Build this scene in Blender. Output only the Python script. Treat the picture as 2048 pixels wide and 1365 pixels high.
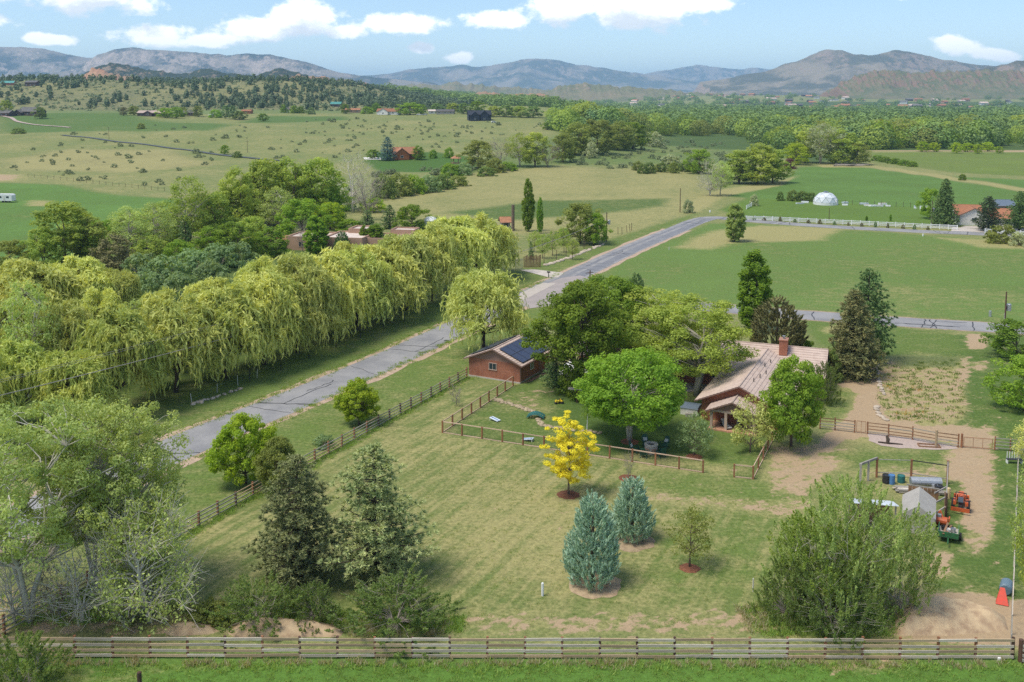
import bpy, math, random
import numpy as np
from mathutils import Vector, Matrix

for _o in list(bpy.data.objects):
    bpy.data.objects.remove(_o, do_unlink=True)
SC = bpy.context.scene
COL = SC.collection
R = math.radians

# ------------------------------------------------------------------ camera
CAM_H = 37.0                 # drone height above the lawn, metres
FOC = 1920.0                 # focal length in pixels of the 2048 px wide photograph
PITCH = R(6.0)
HORIZON = 190.0
Y0 = HORIZON + FOC * math.tan(PITCH)
cam_d = bpy.data.cameras.new('camera')
cam_d.sensor_width = 36.0
cam_d.lens = FOC / 2048.0 * 36.0
cam_d.shift_y = -(682.5 - Y0) / 2048.0
cam_d.clip_start = 0.5
cam_d.clip_end = 60000.0
cam = bpy.data.objects.new('camera', cam_d)
COL.objects.link(cam)
cam.location = (0, 0, CAM_H)
cam.rotation_euler = (math.pi / 2 - PITCH, 0, 0)
SC.camera = cam

# ------------------------------------------------------------------ exposure
SC.view_settings.view_transform = 'Standard'
SC.view_settings.look = 'None'
SC.view_settings.gamma = 1.0
SC.view_settings.use_curve_mapping = False
SC.view_settings.exposure = 0.80
SC.render.engine = 'CYCLES'
SC.cycles.max_bounces = 6
SC.cycles.diffuse_bounces = 3
SC.cycles.glossy_bounces = 2
SC.cycles.transmission_bounces = 4
SC.cycles.transparent_max_bounces = 8
SC.cycles.volume_bounces = 1
SC.cycles.use_denoising = False
SC.cycles.sample_clamp_indirect = 3.0

# ------------------------------------------------------------------ sun and sky
SUN_EL = R(64.0)
SUN_DIR = Vector((-0.75, -0.35, 0)).normalized()          # compass direction towards the sun
to_sun = Vector((SUN_DIR.x * math.cos(SUN_EL), SUN_DIR.y * math.cos(SUN_EL), math.sin(SUN_EL)))
sun_d = bpy.data.lights.new('sun', 'SUN')
sun_d.energy = 2.35
sun_d.angle = R(24.0)
sun_d.color = (1.0, 0.93, 0.80)
sun = bpy.data.objects.new('sun', sun_d)
COL.objects.link(sun)
sun.location = (0, 0, 300)
sun.rotation_euler = to_sun.to_track_quat('Z', 'Y').to_euler()

world = bpy.data.worlds.new('World')
SC.world = world
world.use_nodes = True
wt = world.node_tree
wt.nodes.clear()

def N(t, kind, **kw):
    n = t.nodes.new(kind)
    for k, v in kw.items():
        if k == 'inp':
            for a, b in v.items():
                n.inputs[a].default_value = b
        else:
            setattr(n, k, v)
    return n

def math_n(t, op, a, b=None, c=None, clamp=False):
    n = t.nodes.new('ShaderNodeMath')
    n.operation = op
    n.use_clamp = clamp
    for i, v in enumerate((a, b, c)):
        if v is None:
            continue
        if isinstance(v, (int, float)):
            n.inputs[i].default_value = v
        else:
            t.links.new(v, n.inputs[i])
    return n.outputs[0]

def maprange(t, v, a, b, c=0.0, d=1.0, smooth=True):
    n = t.nodes.new('ShaderNodeMapRange')
    n.interpolation_type = 'SMOOTHSTEP' if smooth else 'LINEAR'
    t.links.new(v, n.inputs['Value'])
    n.inputs['From Min'].default_value = a
    n.inputs['From Max'].default_value = b
    n.inputs['To Min'].default_value = c
    n.inputs['To Max'].default_value = d
    return n.outputs['Result']

def mixc(t, f, a, b, mode='MIX'):
    n = t.nodes.new('ShaderNodeMix')
    n.data_type = 'RGBA'
    n.blend_type = mode
    if isinstance(f, (int, float)):
        n.inputs[0].default_value = f
    else:
        t.links.new(f, n.inputs[0])
    for i, v in ((6, a), (7, b)):
        if isinstance(v, (tuple, list)):
            n.inputs[i].default_value = (*v[:3], 1.0)
        else:
            t.links.new(v, n.inputs[i])
    return n.outputs[2]

sky = N(wt, 'ShaderNodeTexSky', sky_type='NISHITA', sun_disc=False)
sky.sun_elevation = SUN_EL
sky.sun_rotation = math.atan2(SUN_DIR.x, SUN_DIR.y)
sky.altitude = 1550
sky.air_density = 1.0
sky.dust_density = 0.15
sky.ozone_density = 2.0

# cumulus: lens-shaped bodies at bearings and elevations, broken up by fractal noise.
# (bearing, elevation, half width, half height) in radians; the first rows are the clouds
# over the mountains, the rest is unseen cumulus round the sky, enlarged to add soft fill light.
def bear(x, y, w, h, tilt=0.0):
    return (math.atan((x - 1024) / FOC), math.atan((HORIZON - y) / FOC), 0.84 * w / FOC, 0.92 * h / FOC, tilt)
CLOUDS = [bear(60, 2, 190, 26), bear(190, 8, 150, 44), bear(320, 82, 105, 26), bear(420, 88, 90, 18, 0.1),
          bear(520, 66, 105, 32), bear(610, 46, 110, 42), bear(690, 68, 60, 20), bear(815, 52, 100, 27),
          bear(1000, 44, 86, 22), bear(1130, 22, 120, 34), bear(1270, 26, 190, 46), bear(1400, 16, 90, 26),
          bear(925, 118, 36, 17), bear(842, 97, 34, 14), bear(1905, 100, 70, 20, -0.16), bear(1975, 118, 60, 14, -0.2),
          bear(1905, -4, 170, 24), bear(110, 92, 50, 14), bear(-10, 60, 60, 18)]
_rc = random.Random(5)
for _k in range(26):                     # unseen cumulus round and overhead, added larger for more ambient light
    b = 0.72 + (_k * 7 % 26 + _rc.uniform(-0.3, 0.3)) * (2 * math.pi - 1.44) / 26
    CLOUDS.append((b if b < math.pi else b - 2 * math.pi, _rc.uniform(0.06, 1.1), _rc.uniform(0.14, 0.30), _rc.uniform(0.05, 0.13), 0.0))
for _k in range(5):
    CLOUDS.append((_rc.uniform(-0.6, 0.6), 0.35 + 0.15 * _k, _rc.uniform(0.15, 0.3), _rc.uniform(0.04, 0.09), 0.0))
grp = bpy.data.node_groups.new('cumulus', 'ShaderNodeTree')
grp.interface.new_socket('Vector', in_out='INPUT', socket_type='NodeSocketVector')
grp.interface.new_socket('Density', in_out='OUTPUT', socket_type='NodeSocketFloat')
gi = grp.nodes.new('NodeGroupInput')
go = grp.nodes.new('NodeGroupOutput')
nz = N(grp, 'ShaderNodeTexNoise', inp={'Scale': 30.0, 'Detail': 11.0, 'Roughness': 0.6})
st = N(grp, 'ShaderNodeVectorMath', operation='MULTIPLY')
st.inputs[1].default_value = (1.0, 1.5, 1.0)
grp.links.new(gi.outputs[0], st.inputs[0])
grp.links.new(st.outputs[0], nz.inputs['Vector'])
acc = None
for (b, e, w, h, tl) in CLOUDS:
    m = N(grp, 'ShaderNodeMapping', vector_type='TEXTURE')
    m.inputs['Location'].default_value = (b, e, 0)
    m.inputs['Rotation'].default_value = (0, 0, tl)
    m.inputs['Scale'].default_value = (w, h, 1)
    grp.links.new(gi.outputs[0], m.inputs['Vector'])
    l = N(grp, 'ShaderNodeVectorMath', operation='LENGTH')
    grp.links.new(m.outputs[0], l.inputs[0])
    acc = l.outputs['Value'] if acc is None else math_n(grp, 'SMOOTH_MIN', acc, l.outputs['Value'], 0.25)
den = math_n(grp, 'SUBTRACT', 1.0, acc)
den = math_n(grp, 'MAXIMUM', den, -1.2)
den = math_n(grp, 'MULTIPLY_ADD', math_n(grp, 'SUBTRACT', nz.outputs[0], 0.5), 2.1, den)
grp.links.new(den, go.inputs[0])

tc = N(wt, 'ShaderNodeTexCoord')
sx = N(wt, 'ShaderNodeSeparateXYZ')
wt.links.new(tc.outputs['Generated'], sx.inputs[0])
az = math_n(wt, 'ARCTAN2', sx.outputs[0], sx.outputs[1])
el = math_n(wt, 'ARCSINE', sx.outputs[2])
cv = N(wt, 'ShaderNodeCombineXYZ')
wt.links.new(az, cv.inputs[0]); wt.links.new(el, cv.inputs[1])
g1 = N(wt, 'ShaderNodeGroup'); g1.node_tree = grp
wt.links.new(cv.outputs[0], g1.inputs[0])
up = N(wt, 'ShaderNodeVectorMath', operation='ADD')
up.inputs[1].default_value = (-0.006, 0.020, 0)
wt.links.new(cv.outputs[0], up.inputs[0])
g2 = N(wt, 'ShaderNodeGroup'); g2.node_tree = grp
wt.links.new(up.outputs[0], g2.inputs[0])
mask = maprange(wt, g1.outputs[0], -0.04, 0.42)
mask = math_n(wt, 'MULTIPLY', mask, 0.96)
thick = maprange(wt, g2.outputs[0], -0.05, 0.65)
ccol = mixc(wt, thick, (1.0, 0.975, 0.94), (0.56, 0.585, 0.62))  # grey undersides: self-shadow put into the colour where denser cloud lies above
bg1 = N(wt, 'ShaderNodeBackground', inp={'Strength': 0.10})
bg2 = N(wt, 'ShaderNodeBackground', inp={'Strength': 1.1})
wt.links.new(sky.outputs[0], bg1.inputs['Color'])
wt.links.new(ccol, bg2.inputs['Color'])
mx = N(wt, 'ShaderNodeMixShader')
wt.links.new(mask, mx.inputs[0]); wt.links.new(bg1.outputs[0], mx.inputs[1]); wt.links.new(bg2.outputs[0], mx.inputs[2])
wo = N(wt, 'ShaderNodeOutputWorld')
wt.links.new(mx.outputs[0], wo.inputs['Surface'])

# ------------------------------------------------------------------ survey: photo point -> place on the ground
def softplus(v):
    return np.where(v > 30, v, np.log1p(np.exp(np.minimum(v, 30))))
def sstep(a, b, v):
    t = np.clip((v - a) / (b - a), 0, 1)
    return t * t * (3 - 2 * t)
def wob(x, y, s, ph):
    return (np.sin(x / s + ph) * np.cos(y / s * 1.13 - ph * 1.7) + 0.5 * np.sin(x / s * 2.3 + y / s * 1.9 + ph * 3.1)
            + 0.25 * np.cos(x / s * 4.7 - y / s * 4.1 + ph))
def T(x, y):
    """height of the land (numpy friendly)"""
    x = np.asarray(x, float); y = np.asarray(y, float)
    rise = 0.045 * (softplus((y - 450) / 60) - softplus((y - 930) / 60)) * 60
    w = 1 - sstep(20, 150, x - 0.02 * (y - 700))
    z = rise * w
    a = 33 * (1 - sstep(-330, -70, x + 0.06 * (1300 - y)))
    hill = a * sstep(960, 1330, y) * (1 + 0.16 * wob(x, y, 95, 0.7) * sstep(1000, 1200, y))
    hill *= 1 - 0.55 * sstep(1500, 2300, y)
    z = z + hill
    z = z + 34 * sstep(2300, 4200, y) * sstep(250, 900, x)
    z = np.where(y < 150, 0.0, z)
    z = z + 0.8 * wob(x, y, 60, 2.0) * sstep(380, 600, y) * (1 - sstep(3000, 5000, y)) * w
    return z
def Tz(x, y):
    if y < 150 and y > -2000:
        return 0.0
    return float(T(x, y))
def ray(px, py):
    cx = (px - 1024) / FOC; cy = -(py - Y0) / FOC
    return (cx, math.cos(PITCH) + cy * math.sin(PITCH), -math.sin(PITCH) + cy * math.cos(PITCH))
def G(px, py):
    """where the sight line through a photo point meets the land -> (x, y, z)"""
    d = ray(px, py)
    if py > 442:                       # the level ground round the property
        t = -CAM_H / d[2]
        return (d[0] * t, d[1] * t, Tz(d[0] * t, d[1] * t))
    t = 200.0
    while t < 9000:
        if CAM_H + d[2] * t <= Tz(d[0] * t, d[1] * t):
            lo, hi = t - max(2.0, t * 0.01), t
            for _ in range(30):
                m = (lo + hi) / 2
                if CAM_H + d[2] * m <= Tz(d[0] * m, d[1] * m):
                    hi = m
                else:
                    lo = m
            t = hi
            break
        t += max(2.0, t * 0.01)
    return (d[0] * t, d[1] * t, Tz(d[0] * t, d[1] * t))
def G2(px, py):
    return G(px, py)[:2]
def tall(px, base, top_y):
    """height of an upright thing whose foot is at the ground point base"""
    d = ray(px, top_y)
    t = base[1] / d[1]
    return CAM_H + t * d[2] - base[2]
def wide(base, px):
    return px * base[1] / FOC * 1.03

# ------------------------------------------------------------------ mesh helpers
class MB:
    def __init__(s):
        s.v = []; s.f = []
    def add(s, vs, fs):
        o = len(s.v)
        s.v.extend([tuple(p) for p in vs])
        s.f.extend([tuple(i + o for i in q) for q in fs])
        return s
    def box(s, c, d, rz=0.0, taper=1.0):
        x, y, z = d[0] / 2, d[1] / 2, d[2] / 2
        ca, sa = math.cos(rz), math.sin(rz)
        vs = []
        for (i, j, k) in ((-1, -1, -1), (1, -1, -1), (1, 1, -1), (-1, 1, -1), (-1, -1, 1), (1, -1, 1), (1, 1, 1), (-1, 1, 1)):
            t = taper if k > 0 else 1.0
            a, b = i * x * t, j * y * t
            vs.append((c[0] + a * ca - b * sa, c[1] + a * sa + b * ca, c[2] + k * z))
        return s.add(vs, [(0, 3, 2, 1), (4, 5, 6, 7), (0, 1, 5, 4), (1, 2, 6, 5), (2, 3, 7, 6), (3, 0, 4, 7)])
    def bar(s, a, b, w, h):
        """a square bar from a to b"""
        a = Vector(a); b = Vector(b); d = (b - a)
        if d.length < 1e-6:
            return s
        d.normalize()
        up_ = Vector((0, 0, 1)) if abs(d.z) < 0.95 else Vector((0, 1, 0))
        x = d.cross(up_).normalized(); y = x.cross(d).normalized()
        vs = []
        for p in (a, b):
            for (i, j) in ((-1, -1), (1, -1), (1, 1), (-1, 1)):
                vs.append(p + x * (i * w / 2) + y * (j * h / 2))
        return s.add(vs, [(0, 1, 2, 3), (7, 6, 5, 4), (0, 4, 5, 1), (1, 5, 6, 2), (2, 6, 7, 3), (3, 7, 4, 0)])
    def tube(s, pts, rad, n=6, cap=True):
        pts = [Vector(p) for p in pts]
        o = len(s.v)
        ref = Vector((0.3, 0.9, 0.1))
        for i, p in enumerate(pts):
            d = (pts[min(i + 1, len(pts) - 1)] - pts[max(i - 1, 0)])
            d = d.normalized() if d.length > 1e-9 else Vector((0, 0, 1))
            r_ = ref if abs(d.dot(ref)) < 0.9 else Vector((1, 0, 0))
            x = d.cross(r_).normalized(); y = d.cross(x)
            r = rad[i] if isinstance(rad, (list, tuple)) else rad
            for k in range(n):
                a = 2 * math.pi * k / n
                s.v.append(tuple(p + x * (math.cos(a) * r) + y * (math.sin(a) * r)))
        for i in range(len(pts) - 1):
            for k in range(n):
                k2 = (k + 1) % n
                s.f.append((o + i * n + k, o + i * n + k2, o + (i + 1) * n + k2, o + (i + 1) * n + k))
        if cap:
            s.f.append(tuple(o + k for k in range(n))[::-1])
            s.f.append(tuple(o + (len(pts) - 1) * n + k for k in range(n)))
        return s
    def lathe(s, prof, n=16, c=(0, 0, 0)):
        o = len(s.v)
        for (r, z) in prof:
            for k in range(n):
                a = 2 * math.pi * k / n
                s.v.append((c[0] + r * math.cos(a), c[1] + r * math.sin(a), c[2] + z))
        for i in range(len(prof) - 1):
            for k in range(n):
                k2 = (k + 1) % n
                s.f.append((o + i * n + k, o + i * n + k2, o + (i + 1) * n + k2, o + (i + 1) * n + k))
        return s
    def prism(s, poly, y0, y1):
        """poly of (x, z) pushed from y0 to y1"""
        n = len(poly)
        vs = [(p[0], y0, p[1]) for p in poly] + [(p[0], y1, p[1]) for p in poly]
        fs = [tuple(range(n)), tuple(range(2 * n - 1, n - 1, -1))]
        for i in range(n):
            j = (i + 1) % n
            fs.append((i, i + n, j + n, j))
        return s.add(vs, fs)
    def mesh(s, name, smooth=False):
        m = bpy.data.meshes.new(name)
        m.from_pydata(s.v, [], s.f)
        if smooth:
            m.polygons.foreach_set('use_smooth', [True] * len(m.polygons))
        m.update()
        return m

def np_mesh(name, V, F, smooth=False, attr=None):
    """V (n,3), F (m,4) quads; attr: value per face stored as 'v'"""
    V = np.ascontiguousarray(V, np.float32); F = np.ascontiguousarray(F, np.int32)
    m = bpy.data.meshes.new(name)
    m.vertices.add(len(V)); m.vertices.foreach_set('co', V.ravel())
    m.loops.add(F.size); m.loops.foreach_set('vertex_index', F.ravel())
    m.polygons.add(len(F))
    m.polygons.foreach_set('loop_start', np.arange(0, F.size, 4, dtype=np.int32))
    if smooth:
        m.polygons.foreach_set('use_smooth', np.ones(len(F), bool))
    if attr is not None:
        a = m.attributes.new('v', 'FLOAT', 'FACE')
        a.data.foreach_set('value', np.ascontiguousarray(attr, np.float32))
    m.update(calc_edges=True)
    m.validate()
    return m

def obj(name, mesh, mat=None, parent=None, loc=(0, 0, 0), rz=0.0, scale=None, rot=None):
    o = bpy.data.objects.new(name, mesh)
    COL.objects.link(o)
    if mat is not None and mesh is not None and len(mesh.materials) == 0:
        mesh.materials.append(mat)
    if parent is not None:
        o.parent = parent
    o.location = loc
    o.rotation_euler = rot if rot is not None else (0, 0, rz)
    if scale is not None:
        o.scale = scale
    return o
def thing(name, label, cat, loc=(0, 0, 0), rz=0.0, group=None):
    o = bpy.data.objects.new(name, None)
    o.empty_display_size = 0.2
    COL.objects.link(o)
    o.location = loc
    o.rotation_euler = (0, 0, rz)
    return tag(o, label, cat, group)
def tag(o, label, cat, group=None):
    o['label'] = label
    o['category'] = cat
    if group:
        o['group'] = group
    return o
def kind(o, k):
    o['kind'] = k
    return o
def part(name, mb, mat, parent, loc=(0, 0, 0), rz=0.0, smooth=False, rot=None):
    return obj(name, mb.mesh(name, smooth), mat, parent, loc, rz, rot=rot)
def copy_tree(o, parent=None):
    c = o.copy(); COL.objects.link(c)
    if parent is not None:
        c.parent = parent
    for ch in o.children:
        copy_tree(ch, c)
    return c

# ------------------------------------------------------------------ materials
def new_mat(name):
    m = bpy.data.materials.new(name)
    m.use_nodes = True
    t = m.node_tree
    t.nodes.clear()
    out = t.nodes.new('ShaderNodeOutputMaterial')
    return m, t, out
def plain(name, col, rough=0.7, var=0.18, scale=3.0, metal=0.0, col2=None, bump=0.0, spec=0.4, stretch=(1, 1, 1)):
    """a surface with two-scale colour mottling and a little relief"""
    m, t, out = new_mat(name)
    tcn = N(t, 'ShaderNodeTexCoord')
    mp = N(t, 'ShaderNodeMapping'); mp.inputs['Scale'].default_value = stretch
    t.links.new(tcn.outputs['Object'], mp.inputs[0])
    n1 = N(t, 'ShaderNodeTexNoise', inp={'Scale': scale, 'Detail': 6.0, 'Roughness': 0.6})
    t.links.new(mp.outputs[0], n1.inputs['Vector'])
    oi = N(t, 'ShaderNodeObjectInfo')
    c2 = col2 if col2 else tuple(c * 0.55 for c in col)
    f = maprange(t, n1.outputs[0], 0.35, 0.72)
    f = math_n(t, 'MULTIPLY', f, min(1.0, var * 2.6))
    c = mixc(t, f, col, c2)
    hv = N(t, 'ShaderNodeHueSaturation')
    t.links.new(c, hv.inputs['Color'])
    t.links.new(maprange(t, oi.outputs['Random'], 0, 1, 1 - var * 0.7, 1 + var * 0.7, False), hv.inputs['Value'])
    p = N(t, 'ShaderNodeBsdfPrincipled', inp={'Roughness': rough, 'Metallic': metal, 'Specular IOR Level': spec})
    t.links.new(hv.outputs[0], p.inputs['Base Color'])
    if bump > 0:
        b = N(t, 'ShaderNodeBump', inp={'Strength': bump, 'Distance': 0.03})
        t.links.new(n1.outputs[0], b.inputs['Height'])
        t.links.new(b.outputs[0], p.inputs['Normal'])
    t.links.new(p.outputs[0], out.inputs['Surface'])
    return m
LEAF_GAIN = (2.0, 2.12, 1.95)
def leaf_mat(name, col, col2, transl=0.46, hue=0.008, val=0.28):
    """foliage: reflects and lets light through; shade differs leaf by leaf and tree by tree"""
    m, t, out = new_mat(name)
    col = tuple(c * g for c, g in zip(col, LEAF_GAIN)); col2 = tuple(c * g for c, g in zip(col2, LEAF_GAIN))
    at = N(t, 'ShaderNodeAttribute', attribute_name='v')
    oi = N(t, 'ShaderNodeObjectInfo')
    c = mixc(t, at.outputs['Fac'], col, col2)
    hv = N(t, 'ShaderNodeHueSaturation')
    t.links.new(c, hv.inputs['Color'])
    t.links.new(maprange(t, oi.outputs['Random'], 0, 1, 0.5 - hue, 0.5 + hue, False), hv.inputs['Hue'])
    rv = math_n(t, 'FRACT', math_n(t, 'MULTIPLY', oi.outputs['Random'], 17.3))
    t.links.new(maprange(t, rv, 0, 1, 1 - val / 2, 1 + val / 2, False), hv.inputs['Value'])
    d = N(t, 'ShaderNodeBsdfPrincipled', inp={'Roughness': 0.65, 'Specular IOR Level': 0.25})
    tr = N(t, 'ShaderNodeBsdfTranslucent')
    t.links.new(hv.outputs[0], d.inputs['Base Color'])
    tcol = mixc(t, 1.0, hv.outputs[0], (1.25, 1.15, 0.55), 'MULTIPLY')
    t.links.new(tcol, tr.inputs['Color'])
    ms = N(t, 'ShaderNodeMixShader', inp={0: transl})
    t.links.new(d.outputs[0], ms.inputs[1]); t.links.new(tr.outputs[0], ms.inputs[2])
    t.links.new(ms.outputs[0], out.inputs['Surface'])
    return m
def brick_mat(name, c1, c2, mortar, bw=0.22, bh=0.075):
    m, t, out = new_mat(name)
    tcn = N(t, 'ShaderNodeTexCoord')
    s = N(t, 'ShaderNodeSeparateXYZ'); t.links.new(tcn.outputs['Object'], s.inputs[0])
    cmb = N(t, 'ShaderNodeCombineXYZ')
    t.links.new(math_n(t, 'ADD', s.outputs[0], s.outputs[1]), cmb.inputs[0]); t.links.new(s.outputs[2], cmb.inputs[1])
    b = N(t, 'ShaderNodeTexBrick', inp={'Color1': (*c1, 1), 'Color2': (*c2, 1), 'Mortar': (*mortar, 1), 'Scale': 1.0,
                                      'Mortar Size': 0.012, 'Brick Width': bw, 'Row Height': bh, 'Bias': -0.1})
    t.links.new(cmb.outputs[0], b.inputs['Vector'])
    n1 = N(t, 'ShaderNodeTexNoise', inp={'Scale': 1.1, 'Detail': 5.0})
    t.links.new(tcn.outputs['Object'], n1.inputs['Vector'])
    c = mixc(t, maprange(t, n1.outputs[0], 0.3, 0.75, 0.0, 0.45), b.outputs['Color'], tuple(x * 0.6 for x in c2))
    p = N(t, 'ShaderNodeBsdfPrincipled', inp={'Roughness': 0.9, 'Specular IOR Level': 0.2})
    t.links.new(c, p.inputs['Base Color'])
    bp = N(t, 'ShaderNodeBump', inp={'Strength': 0.5, 'Distance': 0.01})
    t.links.new(b.outputs['Fac'], bp.inputs['Height']); bp.invert = True
    t.links.new(bp.outputs[0], p.inputs['Normal'])
    t.links.new(p.outputs[0], out.inputs['Surface'])
    return m
def glass_mat(name, col=(0.03, 0.045, 0.055), rough=0.08):
    m, t, out = new_mat(name)
    p = N(t, 'ShaderNodeBsdfPrincipled', inp={'Base Color': (*col, 1), 'Roughness': rough, 'Specular IOR Level': 0.6})
    t.links.new(p.outputs[0], out.inputs['Surface'])
    return m
M = {}
M['brick'] = brick_mat('red_brick', (0.46, 0.155, 0.085), (0.33, 0.105, 0.06), (0.38, 0.22, 0.16))
M['brick_orange'] = brick_mat('orange_brick', (0.42, 0.13, 0.04), (0.34, 0.10, 0.03), (0.33, 0.16, 0.09))
M['tile'] = plain('pink_concrete_tile', (0.54, 0.425, 0.36), 0.85, 0.24, 1.3, col2=(0.38, 0.275, 0.23), bump=0.3)
M['tile_orange'] = plain('orange_roof_shingle', (0.40, 0.19, 0.10), 0.85, 0.2, 1.3, col2=(0.26, 0.13, 0.08))
M['tile_brown'] = plain('brown_roof_shingle', (0.36, 0.155, 0.08), 0.85, 0.2, 0.8, col2=(0.23, 0.12, 0.08))
M['tile_grey'] = plain('grey_roof_shingle', (0.15, 0.145, 0.14), 0.85, 0.2, 0.8)
M['tile_dark'] = plain('charcoal_roof_shingle', (0.035, 0.042, 0.058), 0.7, 0.2, 0.8)
M['tile_teal'] = plain('teal_metal_roof', (0.10, 0.34, 0.30), 0.5, 0.15, 0.8)
M['fascia'] = plain('mauve_fascia_board', (0.27, 0.165, 0.135), 0.7, 0.15, 2.0)
M['siding_mauve'] = plain('mauve_board_siding', (0.31, 0.175, 0.14), 0.75, 0.15, 2.0, stretch=(1, 1, 6))
M['siding_navy'] = plain('navy_board_siding', (0.028, 0.036, 0.058), 0.6, 0.15, 2.0)
M['siding_brown'] = plain('dark_brown_siding', (0.10, 0.065, 0.05), 0.8, 0.2, 2.0)
M['stucco_white'] = plain('white_stucco', (0.74, 0.72, 0.68), 0.85, 0.07, 1.5)
M['stucco_tan'] = plain('tan_adobe_stucco', (0.47, 0.30, 0.21), 0.9, 0.14, 0.6)
M['adobe_roof'] = plain('pale_roof_membrane', (0.66, 0.56, 0.49), 0.85, 0.16, 0.5)
M['white'] = plain('white_paint', (0.78, 0.78, 0.77), 0.5, 0.06, 2.0)
M['offwhite'] = plain('weathered_white_paint', (0.62, 0.60, 0.55), 0.7, 0.15, 1.5, col2=(0.40, 0.35, 0.28))
M['trim_tan'] = plain('tan_trim_paint', (0.52, 0.39, 0.32), 0.6, 0.1, 2.0)
M['glass'] = glass_mat('window_glass')
M['solar'] = glass_mat('solar_cells', (0.035, 0.045, 0.085), 0.28)
M['metal'] = plain('galvanised_metal', (0.46, 0.48, 0.50), 0.4, 0.12, 3.0, metal=0.6)
M['dark_metal'] = plain('black_metal', (0.03, 0.03, 0.032), 0.5, 0.15, 3.0)
M['rubber'] = plain('black_rubber', (0.022, 0.022, 0.022), 0.85, 0.15, 3.0)
M['rail_old'] = plain('whitewashed_weathered_rail', (0.66, 0.60, 0.51), 0.85, 0.34, 1.6, col2=(0.33, 0.22, 0.13), bump=0.3, stretch=(0.6, 5, 5))
M['rail_tan'] = plain('bare_tan_rail', (0.52, 0.39, 0.25), 0.85, 0.32, 1.6, col2=(0.30, 0.20, 0.12), bump=0.3, stretch=(0.6, 5, 5))
M['rail_grey'] = plain('grey_weathered_rail', (0.36, 0.34, 0.29), 0.85, 0.25, 1.6, col2=(0.20, 0.18, 0.14), stretch=(0.6, 5, 5))
M['rail_cedar'] = plain('pale_cedar_rail', (0.68, 0.49, 0.37), 0.8, 0.2, 1.6, col2=(0.38, 0.23, 0.15), stretch=(0.6, 5, 5))
M['post_rust'] = plain('reddish_brown_post', (0.31, 0.135, 0.065), 0.8, 0.25, 2.0, col2=(0.13, 0.06, 0.035))
M['post_dark'] = plain('dark_brown_post', (0.115, 0.06, 0.038), 0.8, 0.3, 2.0, col2=(0.05, 0.035, 0.028))
M['wood_brown'] = plain('brown_plank', (0.28, 0.16, 0.09), 0.8, 0.25, 2.0)
M['wood_grey'] = plain('grey_plank', (0.36, 0.33, 0.29), 0.85, 0.25, 2.0)
M['pole'] = plain('creosoted_pole', (0.13, 0.075, 0.048), 0.85, 0.2, 2.0)
M['concrete'] = plain('concrete', (0.48, 0.43, 0.38), 0.9, 0.14, 0.9, bump=0.15)
M['gravel'] = plain('pinkish_gravel', (0.47, 0.375, 0.325), 0.95, 0.22, 5.0, bump=0.5)
M['mulch'] = plain('red_bark_mulch', (0.22, 0.085, 0.045), 0.95, 0.3, 6.0, bump=0.6)
M['flagstone'] = plain('salmon_flagstone', (0.46, 0.25, 0.16), 0.9, 0.2, 2.0)
M['stone'] = plain('pale_boulder', (0.50, 0.42, 0.33), 0.9, 0.25, 2.5, bump=0.5)
M['soil'] = plain('bare_sandy_soil', (0.46, 0.345, 0.215), 0.95, 0.3, 1.6, col2=(0.26, 0.17, 0.11), bump=0.7)
M['wicker_green'] = plain('green_plastic_chair', (0.018, 0.085, 0.062), 0.5, 0.1, 2.0)
M['orange'] = plain('orange_enamel', (0.60, 0.115, 0.03), 0.5, 0.28, 4.0, col2=(0.25, 0.09, 0.045))
M['green_paint'] = plain('green_enamel', (0.03, 0.16, 0.06), 0.5, 0.28, 4.0, col2=(0.05, 0.07, 0.035))
M['teal_paint'] = plain('teal_painted_wood', (0.03, 0.15, 0.14), 0.6, 0.15, 2.0)
M['red_plastic'] = plain('red_plastic', (0.60, 0.05, 0.025), 0.5, 0.22, 4.0, col2=(0.36, 0.07, 0.04))
M['blue_grey'] = plain('blue_grey_vinyl', (0.14, 0.18, 0.235), 0.5, 0.12, 2.0)
M['barrel'] = plain('blue_grey_barrel', (0.14, 0.21, 0.27), 0.45, 0.12, 2.0)
M['canvas'] = plain('grey_white_canvas', (0.38, 0.36, 0.33), 0.8, 0.12, 1.5)
M['tarp'] = plain('pale_blue_tarp', (0.62, 0.68, 0.74), 0.6, 0.2, 2.0)
M['cushion'] = plain('pale_grey_cushion', (0.62, 0.62, 0.61), 0.8, 0.08, 2.0)
M['yellow'] = plain('yellow_plastic', (0.78, 0.56, 0.03), 0.5, 0.08, 2.0)
M['cream'] = plain('cream_plastic', (0.74, 0.58, 0.30), 0.5, 0.08, 2.0)
M['blue'] = plain('blue_print', (0.10, 0.24, 0.48), 0.5, 0.1, 2.0)
M['dome'] = plain('translucent_white_panel', (0.66, 0.70, 0.74), 0.35, 0.06, 1.0)
M['bark_pale'] = plain('pale_grey_bark', (0.47, 0.43, 0.36), 0.9, 0.25, 2.0, col2=(0.25, 0.22, 0.18))
M['bark'] = plain('brown_bark', (0.17, 0.125, 0.09), 0.9, 0.25, 2.0)
M['bark_dark'] = plain('dark_bark', (0.085, 0.062, 0.047), 0.9, 0.25, 2.0)
M['bark_white'] = plain('whitish_bark', (0.60, 0.56, 0.48), 0.9, 0.2, 2.0, col2=(0.40, 0.36, 0.30))
M['twig'] = plain('grey_twigs', (0.36, 0.31, 0.26), 0.9, 0.2, 2.0)
M['pond_fabric'] = plain('pale_landscape_stone', (0.40, 0.32, 0.21), 0.9, 0.25, 3.0)
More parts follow.
